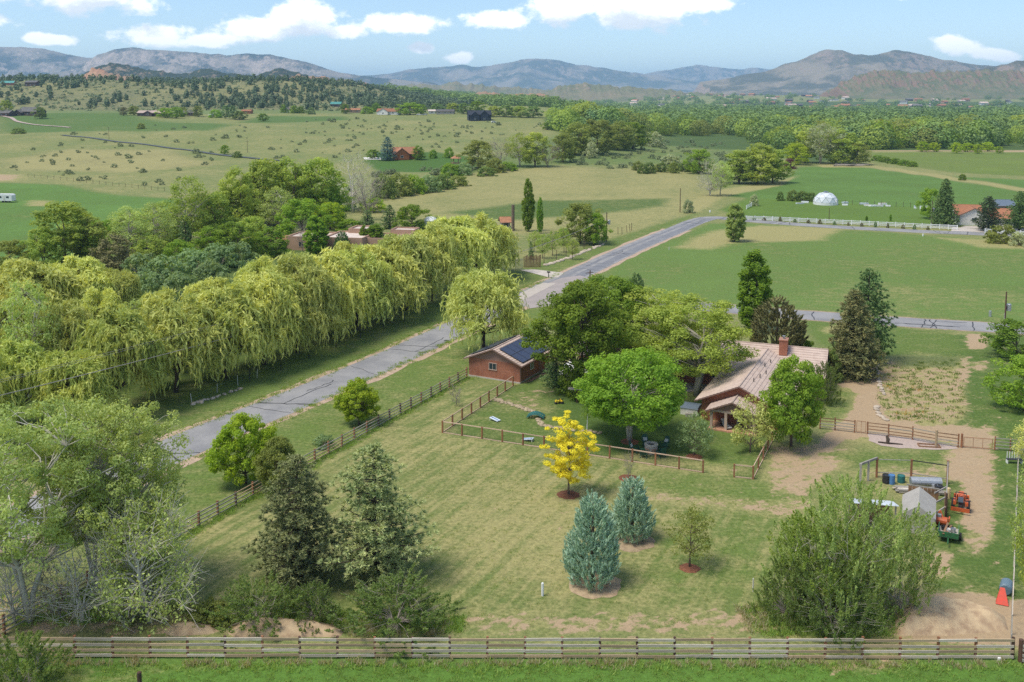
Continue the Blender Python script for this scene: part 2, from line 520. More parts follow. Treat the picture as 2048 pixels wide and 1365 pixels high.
# foliage
M['lf_maple'] = leaf_mat('leaf_maple', (0.095, 0.161, 0.019), (0.166, 0.230, 0.025))
M['lf_maple_dark'] = leaf_mat('leaf_maple_dark', (0.072, 0.116, 0.015), (0.140, 0.190, 0.022))
M['lf_bright'] = leaf_mat('leaf_lime', (0.148, 0.209, 0.014), (0.244, 0.275, 0.021))
M['lf_cotton'] = leaf_mat('leaf_cottonwood_pale', (0.176, 0.216, 0.070), (0.282, 0.317, 0.120))
M['lf_thicket'] = leaf_mat('leaf_thicket', (0.134, 0.173, 0.057), (0.222, 0.259, 0.097))
M['lf_cotton_mid'] = leaf_mat('leaf_cottonwood', (0.134, 0.175, 0.033), (0.238, 0.266, 0.058), hue=0.012)
M['lf_willow'] = leaf_mat('leaf_willow', (0.226, 0.250, 0.080), (0.377, 0.365, 0.120), 0.35)
M['lf_willow_green'] = leaf_mat('leaf_willow_green', (0.192, 0.231, 0.062), (0.321, 0.317, 0.097), 0.35)
M['lf_willow_olive'] = leaf_mat('leaf_willow_olive', (0.212, 0.232, 0.070), (0.345, 0.338, 0.119), 0.35)
M['lf_pine'] = leaf_mat('needle_pine', (0.129, 0.171, 0.076), (0.272, 0.274, 0.127), 0.12)
M['lf_pine_olive'] = leaf_mat('needle_olive_pine', (0.108, 0.123, 0.055), (0.181, 0.182, 0.086), 0.12)
M['lf_pine_far'] = leaf_mat('needle_far_pine', (0.041, 0.061, 0.033), (0.076, 0.095, 0.050), 0.1)
M['lf_spruce'] = leaf_mat('needle_spruce', (0.061, 0.106, 0.041), (0.130, 0.168, 0.060), 0.1)
M['lf_spruce_brown'] = leaf_mat('needle_brown_spruce', (0.085, 0.093, 0.039), (0.171, 0.147, 0.068), 0.1)
M['lf_brown'] = leaf_mat('needle_brown_juniper', (0.084, 0.079, 0.036), (0.144, 0.123, 0.052), 0.1)
M['lf_blue_spruce'] = leaf_mat('needle_blue_spruce', (0.045, 0.085, 0.085), (0.09, 0.14, 0.14), 0.1)
M['lf_juniper'] = leaf_mat('needle_blue_juniper', (0.122, 0.187, 0.138), (0.288, 0.350, 0.270), 0.12)
M['lf_yellow'] = leaf_mat('leaf_golden', (0.366, 0.315, 0.019), (0.472, 0.403, 0.036), 0.35, hue=0.0, val=0.05)
M['lf_shrub'] = leaf_mat('leaf_shrub', (0.080, 0.113, 0.031), (0.141, 0.173, 0.052))
M['lf_shrub_grey'] = leaf_mat('leaf_grey_shrub', (0.105, 0.149, 0.071), (0.179, 0.230, 0.114))
M['lf_olive'] = leaf_mat('leaf_olive', (0.110, 0.130, 0.030), (0.178, 0.188, 0.053))
M['lf_sage'] = leaf_mat('leaf_sagebrush', (0.083, 0.099, 0.050), (0.131, 0.145, 0.078), 0.1)
M['lf_white'] = leaf_mat('leaf_silver', (0.187, 0.200, 0.126), (0.286, 0.294, 0.198))
M['lf_purple'] = leaf_mat('leaf_purple', (0.075, 0.03, 0.04), (0.12, 0.05, 0.06))
M['lf_forest'] = leaf_mat('leaf_far_forest', (0.055, 0.089, 0.027), (0.144, 0.194, 0.054), 0.25)
M['grass'] = leaf_mat('grass_blades', (0.11, 0.17, 0.04), (0.20, 0.235, 0.07))
M['grass_dry'] = leaf_mat('dry_grass_blades', (0.22, 0.19, 0.12), (0.30, 0.27, 0.19))
M['flower'] = leaf_mat('orange_flowers', (0.25, 0.12, 0.02), (0.32, 0.17, 0.03))
# ================================================================== the land
def P(pts):
    return [G2(*p) for p in pts]
def axis(lo, fine0, fine1, hi, step, grow):
    a = [fine0]
    while a[-1] < fine1:
        a.append(a[-1] + step)
    s = step
    while a[-1] < hi:
        s *= grow
        a.append(a[-1] + s)
    b = [fine0]; s = step
    while b[-1] > lo:
        s *= grow
        b.append(b[-1] - s)
    return np.array(b[:0:-1] + a)
XS = axis(-22000, -95, 105, 22000, 1.1, 1.035)
YS = axis(-9000, 50, 240, 26000, 1.1, 1.018)
GX, GY = np.meshgrid(XS, YS)
gx = GX.ravel(); gy = GY.ravel()

def sdist(poly, x, y):
    """signed distance to a polygon, positive inside"""
    p = np.array(poly, float)
    inside = np.zeros(len(x), bool)
    best = np.full(len(x), 1e18)
    n = len(p)
    for i in range(n):
        a = p[i]; b = p[(i + 1) % n]
        d = b - a
        L = max(float(d @ d), 1e-9)
        t = np.clip(((x - a[0]) * d[0] + (y - a[1]) * d[1]) / L, 0, 1)
        best = np.minimum(best, (x - a[0] - t * d[0]) ** 2 + (y - a[1] - t * d[1]) ** 2)
        c = ((a[1] > y) != (b[1] > y))
        with np.errstate(divide='ignore', invalid='ignore'):
            xi = (b[0] - a[0]) * (y - a[1]) / (b[1] - a[1] + 1e-12) + a[0]
        inside ^= c & (x < xi)
    return np.where(inside, 1, -1) * np.sqrt(best)

C_PASTURE = (0.158, 0.198, 0.068)
C_LAWN = (0.130, 0.185, 0.046)
C_LUSH = (0.105, 0.205, 0.036)
C_HAY = (0.118, 0.205, 0.050)
C_FIELD = (0.132, 0.205, 0.052)
C_SHADE = (0.060, 0.105, 0.028)
zc = np.tile(np.array(C_PASTURE), (len(gx), 1))
zm = np.zeros((len(gx), 3))
zm[:, 0] = 0.46
def zone(poly, feather, col=None, dry=None, dirt=None, mow=None, world_pts=False):
    w = poly if world_pts else P(poly)
    s = sdist(w, gx, gy)
    f = sstep(-feather, feather, s)
    if col is not None:
        zc[:] = zc * (1 - f[:, None]) + np.array(col) * f[:, None]
    for i, v in enumerate((dry, dirt, mow)):
        if v is not None:
            zm[:, i] = zm[:, i] * (1 - f) + v * f
# distant grounds
zone([(-3000, 2000), (-3000, 960), (-60, 960), (-40, 2000)], 60, (0.125, 0.14, 0.075), 0.42, 0.36, world_pts=True)   # stony pine ridge
zone([(-900, 860), (-900, 975), (-60, 990), (-60, 930)], 15, (0.17, 0.215, 0.085), 0.25, 0, world_pts=True)          # pale green bench under the ridge
zone([(0, 268), (0, 228), (240, 226), (320, 244), (470, 250), (420, 262), (210, 262)], 8, (0.10, 0.165, 0.045), 0.2)
zone([(470, 246), (520, 232), (690, 234), (700, 240), (560, 246)], 6, (0.10, 0.165, 0.045), 0.2)
zone([(130, 300), (20, 320), (40, 340), (250, 345), (420, 330), (330, 300)], 10, (0.19, 0.18, 0.085), 0.72, 0.12)
zone([(730, 322), (745, 305), (880, 305), (960, 318), (950, 345), (760, 345)], 3, (0.07, 0.14, 0.03), 0.1)           # watered lawn round the brick house
zone([(1130, 268), (1480, 262), (1480, 330), (1120, 330), (1000, 345), (960, 330)], 8, (0.135, 0.190, 0.062), 0.3)
zone([(1090, 236), (1500, 205), (2400, 205), (2400, 300), (1730, 302), (1640, 330), (1500, 300), (1130, 270)], 10, (0.07, 0.11, 0.035), 0.2)
zone([(780, 395), (960, 345), (1130, 332), (1380, 345), (1440, 385), (1390, 425), (1220, 482), (1100, 470), (1010, 470), (900, 440), (700, 430)], 4, (0.170, 0.195, 0.072), 0.62, 0.08)
zone([(900, 425), (1080, 402), (1330, 398), (1330, 412), (1200, 428), (1010, 442)], 4, (0.095, 0.145, 0.042), 0.25)
zone([(-300, 372), (0, 366), (120, 370), (240, 392), (360, 398), (330, 470), (200, 520), (-300, 560)], 3, (0.120, 0.215, 0.050), 0.12)
zone([(55, 400), (100, 402), (100, 413), (50, 412)], 2, None, 0.8, 0.35)
zone([(-200, 345), (45, 350), (30, 362), (-200, 364)], 3, None, 0.8, 0.7)
zone([(1560, 365), (1600, 335), (1720, 332), (1860, 352), (2600, 385), (2600, 440), (1900, 440), (1480, 395), (1430, 390)], 3, C_HAY, 0.08)
zone([(1640, 327), (1745, 327), (1730, 336), (1640, 335)], 1.5, None, 0.9, 0.35)
zone([(1735, 306), (2600, 306), (2600, 382), (1900, 345), (1760, 325)], 3, (0.155, 0.205, 0.046), 0.22)
zone([(1730, 301), (1740, 303), (2600, 305), (2600, 302)], 1.5, (0.35, 0.28, 0.22), 0.9, 0.9)
zone([(1740, 330), (1850, 346), (2048, 376), (2600, 430), (2600, 436), (2048, 384), (1850, 352), (1735, 336)], 1.5, (0.24, 0.21, 0.10), 0.75, 0.15)
zone([(1440, 420), (1500, 396), (1880, 418), (2600, 440), (2600, 452), (1880, 452), (1490, 436)], 2, (0.125, 0.200, 0.040), 0.12)
zone([(1390, 425), (1440, 395), (1560, 372), (1600, 350), (1560, 362), (1440, 380), (1380, 405), (1370, 425)], 2, None, 0.85, 0.25)
# across the side road
zone([(1180, 560), (1290, 500), (1420, 448), (1500, 448), (1900, 474), (2600, 520), (2600, 665), (2010, 645), (1454, 608), (1240, 592)], 1.5, C_FIELD, 0.27, 0.0)
zone([(1350, 497), (1430, 462), (1520, 452), (1680, 458), (1640, 482), (1470, 485), (1420, 500)], 3, None, 0.85, 0.02)
zone([(1880, 476), (2600, 500), (2600, 520), (1960, 495)], 3, None, 0.85, 0.1)
zone([(1490, 610), (1720, 560), (2048, 590), (2600, 640), (2000, 644)], 4, None, 0.36)
# verges of the main road, the paddock left of it
zone([(-400, 980), (380, 850), (910, 640), (1110, 545), (1390, 432), (1400, 425), (1210, 482), (1020, 545), (700, 670), (350, 790), (-400, 980)], 1.5, C_LAWN, 0.30, 0)
zone([(-900, 980), (0, 870), (350, 785), (700, 660), (960, 560), (1020, 500), (860, 460), (500, 500), (0, 700), (-900, 900)], 3, (0.085, 0.125, 0.035), 0.25, 0.08)
zone([(-400, 1250), (380, 905), (560, 850), (945, 662), (1060, 610), (1110, 630), (1040, 690), (930, 750), (390, 1050), (-400, 1400)], 1.0, C_LAWN, 0.34, 0.02)
# lawns of the property
zone([(110, 1270), (390, 1050), (930, 756), (1000, 775), (880, 868), (1410, 945), (1640, 960), (1560, 1270)], 0.8, (0.145, 0.185, 0.056), 0.47, 0.16, 0.8)
zone([(410, 1050), (700, 870), (960, 880), (1080, 960), (1040, 1150), (800, 1120), (420, 1120)], 5, (0.155, 0.190, 0.060), 0.53, 0.17, 1.0)
zone([(360, 1190), (430, 1100), (860, 1110), (900, 1180), (800, 1270), (420, 1270)], 3, None, 0.42, 0.12)
zone([(900, 1000), (1100, 960), (1250, 1080), (1130, 1180), (900, 1100)], 4, None, 0.70, 0.22)
zone([(1290, 1060), (1560, 1010), (1560, 1180), (1290, 1180)], 4, C_LAWN, 0.42, 0.12, 0.6)
zone([(1300, 955), (1450, 955), (1640, 990), (1620, 1040), (1500, 1010), (1320, 1000)], 2, C_LAWN, 0.36, 0.28, 0)
zone([(1240, 985), (1620, 1010), (1620, 1040), (1400, 1010), (1250, 1000)], 1.2, None, 0.7, 0.55, 0)
zone([(900, 1230), (1600, 1215), (1600, 1275), (880, 1275)], 1.5, None, 0.55, 0.50, 0)
zone([(430, 1225), (690, 1235), (690, 1275), (330, 1275)], 1.0, None, 0.6, 0.62, 0)
zone([(890, 866), (1030, 774), (1100, 740), (1180, 742), (1400, 810), (1550, 860), (1508, 955), (1400, 940)], 0.6, (0.115, 0.165, 0.042), 0.28, 0.12, 0.3)
zone([(960, 800), (1080, 775), (1230, 800), (1180, 850), (1060, 830), (1000, 815)], 1.5, None, 0.4, 0.40, 0)
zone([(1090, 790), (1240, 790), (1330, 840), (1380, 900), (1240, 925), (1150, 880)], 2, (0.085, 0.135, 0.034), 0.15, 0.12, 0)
zone([(1200, 915), (1290, 900), (1500, 935), (1500, 955), (1300, 940)], 1.2, None, 0.6, 0.30, 0)
zone([(1380, 790), (1560, 850), (1540, 890), (1380, 860)], 1.2, C_LAWN, 0.25, 0.1, 0)
zone([(1530, 895), (1640, 885), (1720, 905), (1650, 960), (1600, 1010), (1540, 975)], 1.2, None, 0.6, 0.60, 0)
zone([(1650, 905), (1900, 905), (1880, 940), (1720, 935)], 1.2, C_LAWN, 0.25, 0.28, 0)
zone([(1680, 945), (1880, 930), (1900, 960), (1760, 960)], 1.2, None, 0.5, 0.48, 0)
# yard beside the drive on the right
zone([(1880, 670), (2100, 672), (2100, 1280), (1900, 1280), (1850, 1100), (1900, 900)], 1.0, (0.095, 0.150, 0.036), 0.22, 0.26, 0)
zone([(1600, 640), (1900, 665), (1930, 705), (1760, 712), (1640, 690)], 1.0, C_LAWN, 0.22, 0.02, 0)
zone([(1640, 655), (1720, 648), (1720, 662), (1650, 668)], 1.0, None, 0.75, 0.2, 0)
zone([(1765, 725), (1800, 712), (1925, 715), (1932, 830), (1900, 852), (1780, 845), (1752, 800)], 0.9, (0.150, 0.165, 0.072), 0.82, 0.50, 0)
zone([(1790, 712), (1925, 712), (1920, 735), (1800, 735)], 0.9, None, 0.2, 0.15, 0)
zone([(1690, 745), (1752, 728), (1762, 740), (1752, 800), (1775, 842), (1880, 855), (1935, 850), (1925, 885), (1740, 875), (1690, 880), (1650, 905), (1640, 880), (1690, 835), (1715, 790), (1670, 770)], 0.5, None, 0.8, 0.97, 0)
zone([(1640, 770), (1700, 775), (1705, 820), (1680, 838), (1630, 842)], 0.8, C_LAWN, 0.35, 0.12, 0)
zone([(1935, 668), (1972, 668), (1972, 690), (1966, 697), (1940, 697)], 0.5, None, 0.8, 0.97, 0)
zone([(1928, 715), (1936, 715), (1936, 770), (1926, 770)], 0.4, None, 0.7, 0.85, 0)
zone([(1948, 724), (1972, 724), (1972, 742), (1946, 742)], 0.5, None, 0.6, 0.6, 0)
zone([(1910, 860), (1985, 855), (1985, 935), (1965, 960), (1900, 960), (1890, 930)], 0.8, None, 0.8, 0.72, 0)
zone([(1925, 955), (1985, 950), (1985, 1075), (1960, 1090), (1925, 1040)], 0.7, None, 0.7, 0.80, 0)
zone([(1850, 1100), (1900, 1105), (1890, 1160), (1830, 1150)], 0.7, None, 0.7, 0.80, 0)
zone([(1930, 1060), (1970, 1060), (1960, 1110), (1925, 1100)], 0.7, None, 0.6, 0.55, 0)
zone([(1780, 1190), (1850, 1180), (2030, 1205), (2100, 1215), (2100, 1300), (1770, 1275)], 0.7, None, 0.8, 0.97, 0)
zone([(2030, 1215), (2300, 1215), (2300, 1300), (2035, 1290)], 0.7, None, 0.8, 0.9, 0)
# lush strip in front of the board fence
zone([(-500, 1316), (100, 1314), (2040, 1316), (2600, 1316), (2600, 2200), (-500, 2200)], 0.35, C_LUSH, 0.06, 0.02, 0)
zone([(-200, 1345), (560, 1322), (620, 1340), (300, 1352), (-100, 1480)], 0.8, None, 0.45, 0.15, 0)
zone([(1600, 1316), (1830, 1316), (1800, 1350), (1660, 1352)], 0.6, None, 0.5, 0.55, 0)
zone([(-300, 1180), (110, 1170), (330, 1240), (420, 1272), (-300, 1290)], 1.0, (0.11, 0.12, 0.045), 0.5, 0.5, 0)

gz = T(gx, gy)
nx, ny = len(XS), len(YS)
ii, jj = np.meshgrid(np.arange(nx - 1), np.arange(ny - 1))
q0 = (jj * nx + ii).ravel()
gm = np_mesh('ground', np.stack([gx, gy, gz], 1), np.stack([q0, q0 + 1, q0 + 1 + nx, q0 + nx], 1), smooth=True)
for nm, arr in (('zone_colour', zc), ('zone_mix', zm)):
    a = gm.attributes.new(nm, 'FLOAT_COLOR', 'POINT')
    a.data.foreach_set('color', np.concatenate([arr, np.ones((len(arr), 1))], 1).astype(np.float32).ravel())
m, t, out = new_mat('grass_and_soil')
geo = N(t, 'ShaderNodeNewGeometry')
def pos_noise(scale, detail=6.0, rough=0.6, stretch=None, rot=0.0, dist=0.0):
    mp = N(t, 'ShaderNodeMapping')
    mp.vector_type = 'TEXTURE'
    mp.inputs['Scale'].default_value = tuple(1.0 / q for q in (stretch or (1, 1, 1)))
    mp.inputs['Rotation'].default_value = (0, 0, rot)
    t.links.new(geo.outputs['Position'], mp.inputs[0])
    n = N(t, 'ShaderNodeTexNoise', inp={'Scale': scale, 'Detail': detail, 'Roughness': rough, 'Distortion': dist})
    t.links.new(mp.outputs[0], n.inputs['Vector'])
    return n.outputs[0]
a1 = N(t, 'ShaderNodeAttribute', attribute_name='zone_colour')
a2 = N(t, 'ShaderNodeAttribute', attribute_name='zone_mix')
s2 = N(t, 'ShaderNodeSeparateColor'); t.links.new(a2.outputs['Color'], s2.inputs[0])
big = pos_noise(0.035, 5.0); mid = pos_noise(0.33, 9.0, 0.74, (1.0, 1.6, 1)); fine = pos_noise(2.6, 8.0, 0.75); huge = pos_noise(0.009, 5.0)
mow = pos_noise(0.5, 5.0, 0.6, (0.14, 2.4, 1), R(63))
mv = math_n(t, 'MULTIPLY', math_n(t, 'MULTIPLY', math_n(t, 'SUBTRACT', mow, 0.5), 0.55), s2.outputs[2])
v = math_n(t, 'ADD', math_n(t, 'MULTIPLY', mid, 0.55), math_n(t, 'MULTIPLY', big, 0.30))
v = math_n(t, 'ADD', v, math_n(t, 'MULTIPLY', huge, 0.15))
v = math_n(t, 'ADD', v, math_n(t, 'MULTIPLY', math_n(t, 'SUBTRACT', fine, 0.5), 0.30))
v = math_n(t, 'ADD', v, mv)
v = math_n(t, 'ADD', v, math_n(t, 'MULTIPLY', math_n(t, 'SUBTRACT', s2.outputs[0], 0.5), 0.42))
dryf = maprange(t, v, 0.37, 0.63)
green = mixc(t, maprange(t, math_n(t, 'ADD', math_n(t, 'MULTIPLY', mid, 0.5), math_n(t, 'MULTIPLY', big, 0.5)), 0.36, 0.64), a1.outputs['Color'], (0.070, 0.122, 0.026))
green = mixc(t, 0.55, a1.outputs['Color'], green)
c = mixc(t, dryf, green, (0.305, 0.280, 0.120))
dn = pos_noise(0.62, 9.0, 0.66, (1.0, 1.5, 1), 0.4, 0.3)
dv = math_n(t, 'ADD', dn, math_n(t, 'MULTIPLY', math_n(t, 'SUBTRACT', s2.outputs[1], 0.5), 0.62))
dv = math_n(t, 'ADD', dv, math_n(t, 'MULTIPLY', math_n(t, 'SUBTRACT', fine, 0.5), 0.20))
dirtf = maprange(t, dv, 0.45, 0.56)
dirtc = mixc(t, maprange(t, fine, 0.3, 0.7), (0.44, 0.325, 0.205), (0.33, 0.24, 0.15))
dirtc = mixc(t, maprange(t, mid, 0.45, 0.75), dirtc, (0.39, 0.30, 0.195))
c = mixc(t, dirtf, c, dirtc)
spk = maprange(t, fine, 0.25, 0.75, 0.60, 1.42, False)
hv = N(t, 'ShaderNodeHueSaturation'); t.links.new(c, hv.inputs['Color']); t.links.new(spk, hv.inputs['Value'])
pb = N(t, 'ShaderNodeBsdfPrincipled', inp={'Roughness': 0.95, 'Specular IOR Level': 0.1})
t.links.new(hv.outputs[0], pb.inputs['Base Color'])
bmp = N(t, 'ShaderNodeBump', inp={'Strength': 0.55, 'Distance': 0.12})
t.links.new(math_n(t, 'ADD', fine, math_n(t, 'MULTIPLY', mid, 0.6)), bmp.inputs['Height']); t.links.new(bmp.outputs[0], pb.inputs['Normal'])
t.links.new(pb.outputs[0], out.inputs['Surface'])
M['ground'] = m
ground = kind(obj('ground', gm, m), 'structure')

# ------------------------------------------------------------------ roads
def smooth_line(pts, n=8):
    out_ = []
    P_ = [Vector((p[0], p[1], 0)) for p in pts]
    for i in range(len(P_) - 1):
        p0 = P_[max(i - 1, 0)]; p1 = P_[i]; p2 = P_[i + 1]; p3 = P_[min(i + 2, len(P_) - 1)]
        for k in range(n):
            s = k / n
            out_.append(0.5 * ((2 * p1) + (p2 - p0) * s + (2 * p0 - 5 * p1 + 4 * p2 - p3) * s * s + (3 * p1 - p0 - 3 * p2 + p3) * s ** 3))
    out_.append(P_[-1])
    return out_
def strip(pts, w, z, rough_edge=0.0, seed=1, thick=0.0):
    rn = random.Random(seed)
    mb = MB(); vs = []
    for i, p in enumerate(pts):
        d = (pts[min(i + 1, len(pts) - 1)] - pts[max(i - 1, 0)]).normalized()
        nrm = Vector((d.y, -d.x, 0))
        ww = w[i] if isinstance(w, list) else w
        for s in (-1, 1):
            q = p + nrm * (s * (ww / 2 + rn.uniform(-1, 1) * rough_edge))
            vs.append((q.x, q.y, Tz(q.x, q.y) + z))
    fs = [(2 * i, 2 * i + 1, 2 * i + 3, 2 * i + 2) for i in range(len(pts) - 1)]
    return mb.add(vs, fs)
def asphalt(name, c1, c2):
    m, t, out = new_mat(name)
    g = N(t, 'ShaderNodeNewGeometry')
    n1 = N(t, 'ShaderNodeTexNoise', inp={'Scale': 0.22, 'Detail': 7.0, 'Roughness': 0.6})
    n2 = N(t, 'ShaderNodeTexNoise', inp={'Scale': 9.0, 'Detail': 5.0, 'Roughness': 0.7})
    t.links.new(g.outputs['Position'], n1.inputs['Vector']); t.links.new(g.outputs['Position'], n2.inputs['Vector'])
    c = mixc(t, maprange(t, n1.outputs[0], 0.35, 0.68), c1, c2)
    h = N(t, 'ShaderNodeHueSaturation'); t.links.new(c, h.inputs['Color'])
    t.links.new(maprange(t, n2.outputs[0], 0.3, 0.7, 0.85, 1.15), h.inputs['Value'])
    p = N(t, 'ShaderNodeBsdfPrincipled', inp={'Roughness': 0.9, 'Specular IOR Level': 0.2})
    t.links.new(h.outputs[0], p.inputs['Base Color'])
    t.links.new(p.outputs[0], out.inputs['Surface'])
    return m
M['asphalt'] = asphalt('worn_grey_asphalt', (0.30, 0.295, 0.295), (0.215, 0.215, 0.225))
M['asphalt_dark'] = asphalt('dark_wheel_track', (0.175, 0.18, 0.20), (0.225, 0.23, 0.245))
M['tar'] = plain('crack_sealant', (0.055, 0.055, 0.058), 0.6, 0.2, 3.0)
M['shoulder'] = plain('gravel_shoulder', (0.42, 0.31, 0.225), 0.95, 0.25, 1.2, bump=0.4)
main_c = smooth_line([(-75, 22), (-52, 62), (-34.3, 99.5), (-21.2, 123.8), (-8.2, 151.2), (12.6, 194.3), (28.5, 228.5), (44, 259), (55, 280.5), (61.5, 287), (69.5, 281), (88.3, 268.9), (111.5, 258.7), (126.2, 254.0), (200, 228)], 10)
side_c = smooth_line([(8, 179.5), (22, 170.6), (37.6, 163.9), (48.7, 159.3), (67.0, 153.2), (77.9, 150.1), (140, 131)], 8)
road = kind(part('road', strip(main_c, 6.3, 0.024, 0.10, 3), M['asphalt'], None), 'structure')
road2 = kind(part('side_road', strip(side_c, 6.6, 0.020, 0.10, 4), M['asphalt'], None), 'structure')
kind(part('gravel_shoulder', strip(main_c[:72], 8.3, 0.010, 0.35, 5), M['shoulder'], None), 'structure')
kind(part('gravel_shoulder', strip(side_c[6:], 7.5, 0.008, 0.3, 6), M['shoulder'], None), 'structure')
# darker wheel track on the far stretch
def offset_line(pts, o):
    r_ = []
    for i, p in enumerate(pts):
        d = (pts[min(i + 1, len(pts) - 1)] - pts[max(i - 1, 0)]).normalized()
        r_.append(p + Vector((d.y, -d.x, 0)) * o)
    return r_
far = [p for p in main_c[48:86]]
part('wheel_track', strip(offset_line(far, 1.3), 2.3, 0.030, 0.18, 8), M['asphalt_dark'], road)
part('wheel_track', strip(offset_line(far, -1.4), 0.9, 0.030, 0.12, 9), M['asphalt_dark'], road)
# tar-sealed cracks
rn = random.Random(11)
mb = MB()
for line, w in ((main_c, 6.0), (side_c, 6.2)):
    for k in range(54 if line is main_c else 18):
        i = rn.randrange(6, len(line) - 3)
        p = line[i]; d = (line[i + 1] - line[i]).normalized(); nr = Vector((d.y, -d.x, 0))
        pts = []
        if rn.random() < 0.6:
            sk = rn.uniform(-0.5, 0.5)
            for s in np.linspace(-w / 2, w / 2, 8):
                pts.append(p + nr * s + d * (sk * s + rn.uniform(-0.22, 0.22)))
        else:
            o = rn.uniform(-2.2, 2.2); L = rn.uniform(4, 10)
            for s in np.linspace(0, L, 9):
                pts.append(p + d * s + nr * (o + rn.uniform(-0.22, 0.22)))
        s_ = strip(pts, rn.uniform(0.09, 0.20), 0.036, 0.02, k)
        mb.add(s_.v, s_.f)
kind(part('tar_seam', mb, M['tar'], road), 'stuff')
part('manhole_cover', MB().lathe([(0.0, 0.012), (0.38, 0.012), (0.42, 0.0)], 14), M['tar'], road, (*G2(893, 682), 0.03))
# concrete apron at the junction and the neighbour's drive
def sheet(name, pts, mat, z, lab=None, px=True, jag=0.0, seed=1):
    w = P(pts) if px else pts
    if jag:
        rr = random.Random(seed); o = []
        for i in range(len(w)):
            a = w[i]; b = w[(i + 1) % len(w)]
            L = math.hypot(b[0] - a[0], b[1] - a[1]); n = max(2, int(L / 0.7))
            for k in range(n):
                s = k / n
                o.append((a[0] + (b[0] - a[0]) * s + rr.uniform(-jag, jag), a[1] + (b[1] - a[1]) * s + rr.uniform(-jag, jag)))
        w = o
    mb = MB(); mb.add([(p[0], p[1], Tz(*p) + z) for p in w], [tuple(range(len(w)))])
    return part(name, mb, mat, None)
kind(sheet('concrete_apron', [(1036, 604), (1056, 592), (1094, 568), (1122, 557), (1160, 552), (1198, 562), (1172, 572), (1166, 590), (1180, 604), (1240, 612), (1180, 622), (1100, 612), (1060, 618)], asphalt('pinkish_worn_asphalt', (0.36, 0.315, 0.30), (0.30, 0.27, 0.26)), 0.040), 'structure')
kind(sheet('concrete_slab', [(1040, 588), (1084, 567), (1112, 568), (1050, 600), (1036, 604)], M['concrete'], 0.050), 'structure')
kind(sheet('driveway', [(1040, 541), (1070, 540), (1128, 547), (1116, 556), (1098, 556), (1060, 546)], M['concrete'], 0.046), 'structure')
kind(sheet('driveway', [(1905, 455), (1968, 459), (1972, 465), (1902, 463)], M['concrete'], 0.040), 'structure')
kind(sheet('driveway', [(1930, 452), (2100, 460), (2100, 464), (1920, 456)], M['concrete'], 0.030), 'structure')
kind(sheet('gravel_pad', [(1736, 868), (1760, 869), (1830, 878), (1913, 893), (1917, 898), (1880, 900), (1800, 897), (1760, 892), (1738, 882)], M['gravel'], 0.020, jag=0.12), 'structure')
kind(sheet('flagstone_terrace', [(1430, 848), (1480, 846), (1500, 858), (1490, 867), (1455, 866)], M['flagstone'], 0.030, jag=0.1), 'structure')
kind(sheet('walkway', [(1044, 768), (1092, 742), (1108, 740), (1060, 764)], M['flagstone'], 0.026, jag=0.08), 'structure')
kind(sheet('patio', [(1360, 768), (1420, 765), (1440, 775), (1375, 785)], M['concrete'], 0.026), 'structure')
# farm tracks over the pasture
def track(pts, w, mat, z=0.12, rough=0.3):
    return kind(part('farm_track', strip(smooth_line(P(pts), 6), w, z, rough, 2), mat, None), 'structure')
M['track_dark'] = plain('dark_gravel_track', (0.10, 0.115, 0.12), 0.95, 0.15, 0.2)
M['track_pale'] = plain('pale_gravel_track', (0.42, 0.33, 0.28), 0.95, 0.15, 0.2)
track([(125, 271), (240, 285), (340, 297), (450, 312), (520, 319), (580, 323)], 3.2, M['track_dark'], 0.35)
track([(-60, 226), (10, 234), (40, 245), (90, 252), (140, 256)], 3.4, M['track_pale'], 0.35)
kind(sheet('driveway', [(726, 316), (745, 315), (762, 316), (762, 320), (730, 320)], M['stucco_white'], 0.15), 'structure')

# ------------------------------------------------------------------ mountains
def rock_mat(name, c1, c2, c3, scale, sharp=0.1):
    """slope colours: scrub, grass and bare rock mixed by noise and by steepness"""
    m, t, out = new_mat(name)
    g = N(t, 'ShaderNodeNewGeometry')
    n1 = N(t, 'ShaderNodeTexNoise', inp={'Scale': scale, 'Detail': 10.0, 'Roughness': 0.62})
    n2 = N(t, 'ShaderNodeTexNoise', inp={'Scale': scale * 5, 'Detail': 8.0, 'Roughness': 0.7})
    t.links.new(g.outputs['Position'], n1.inputs['Vector']); t.links.new(g.outputs['Position'], n2.inputs['Vector'])
    c = mixc(t, maprange(t, n1.outputs[0], 0.42, 0.60), c1, c2)
    s = N(t, 'ShaderNodeSeparateXYZ'); t.links.new(g.outputs['Normal'], s.inputs[0])
    rk = maprange(t, math_n(t, 'ADD', math_n(t, 'MULTIPLY', n2.outputs[0], 0.8), math_n(t, 'MULTIPLY', math_n(t, 'SUBTRACT', 1.0, s.outputs[2]), 0.7)), 0.50, 0.66)
    c = mixc(t, rk, c, c3)
    p = N(t, 'ShaderNodeBsdfPrincipled', inp={'Roughness': 0.95, 'Specular IOR Level': 0.1})
    t.links.new(c, p.inputs['Base Color'])
    b = N(t, 'ShaderNodeBump', inp={'Strength': 1.0, 'Distance': sharp / scale * 0.5})
    t.links.new(n2.outputs[0], b.inputs['Height']); t.links.new(b.outputs[0], p.inputs['Normal'])
    t.links.new(p.outputs[0], out.inputs['Surface'])
    return m
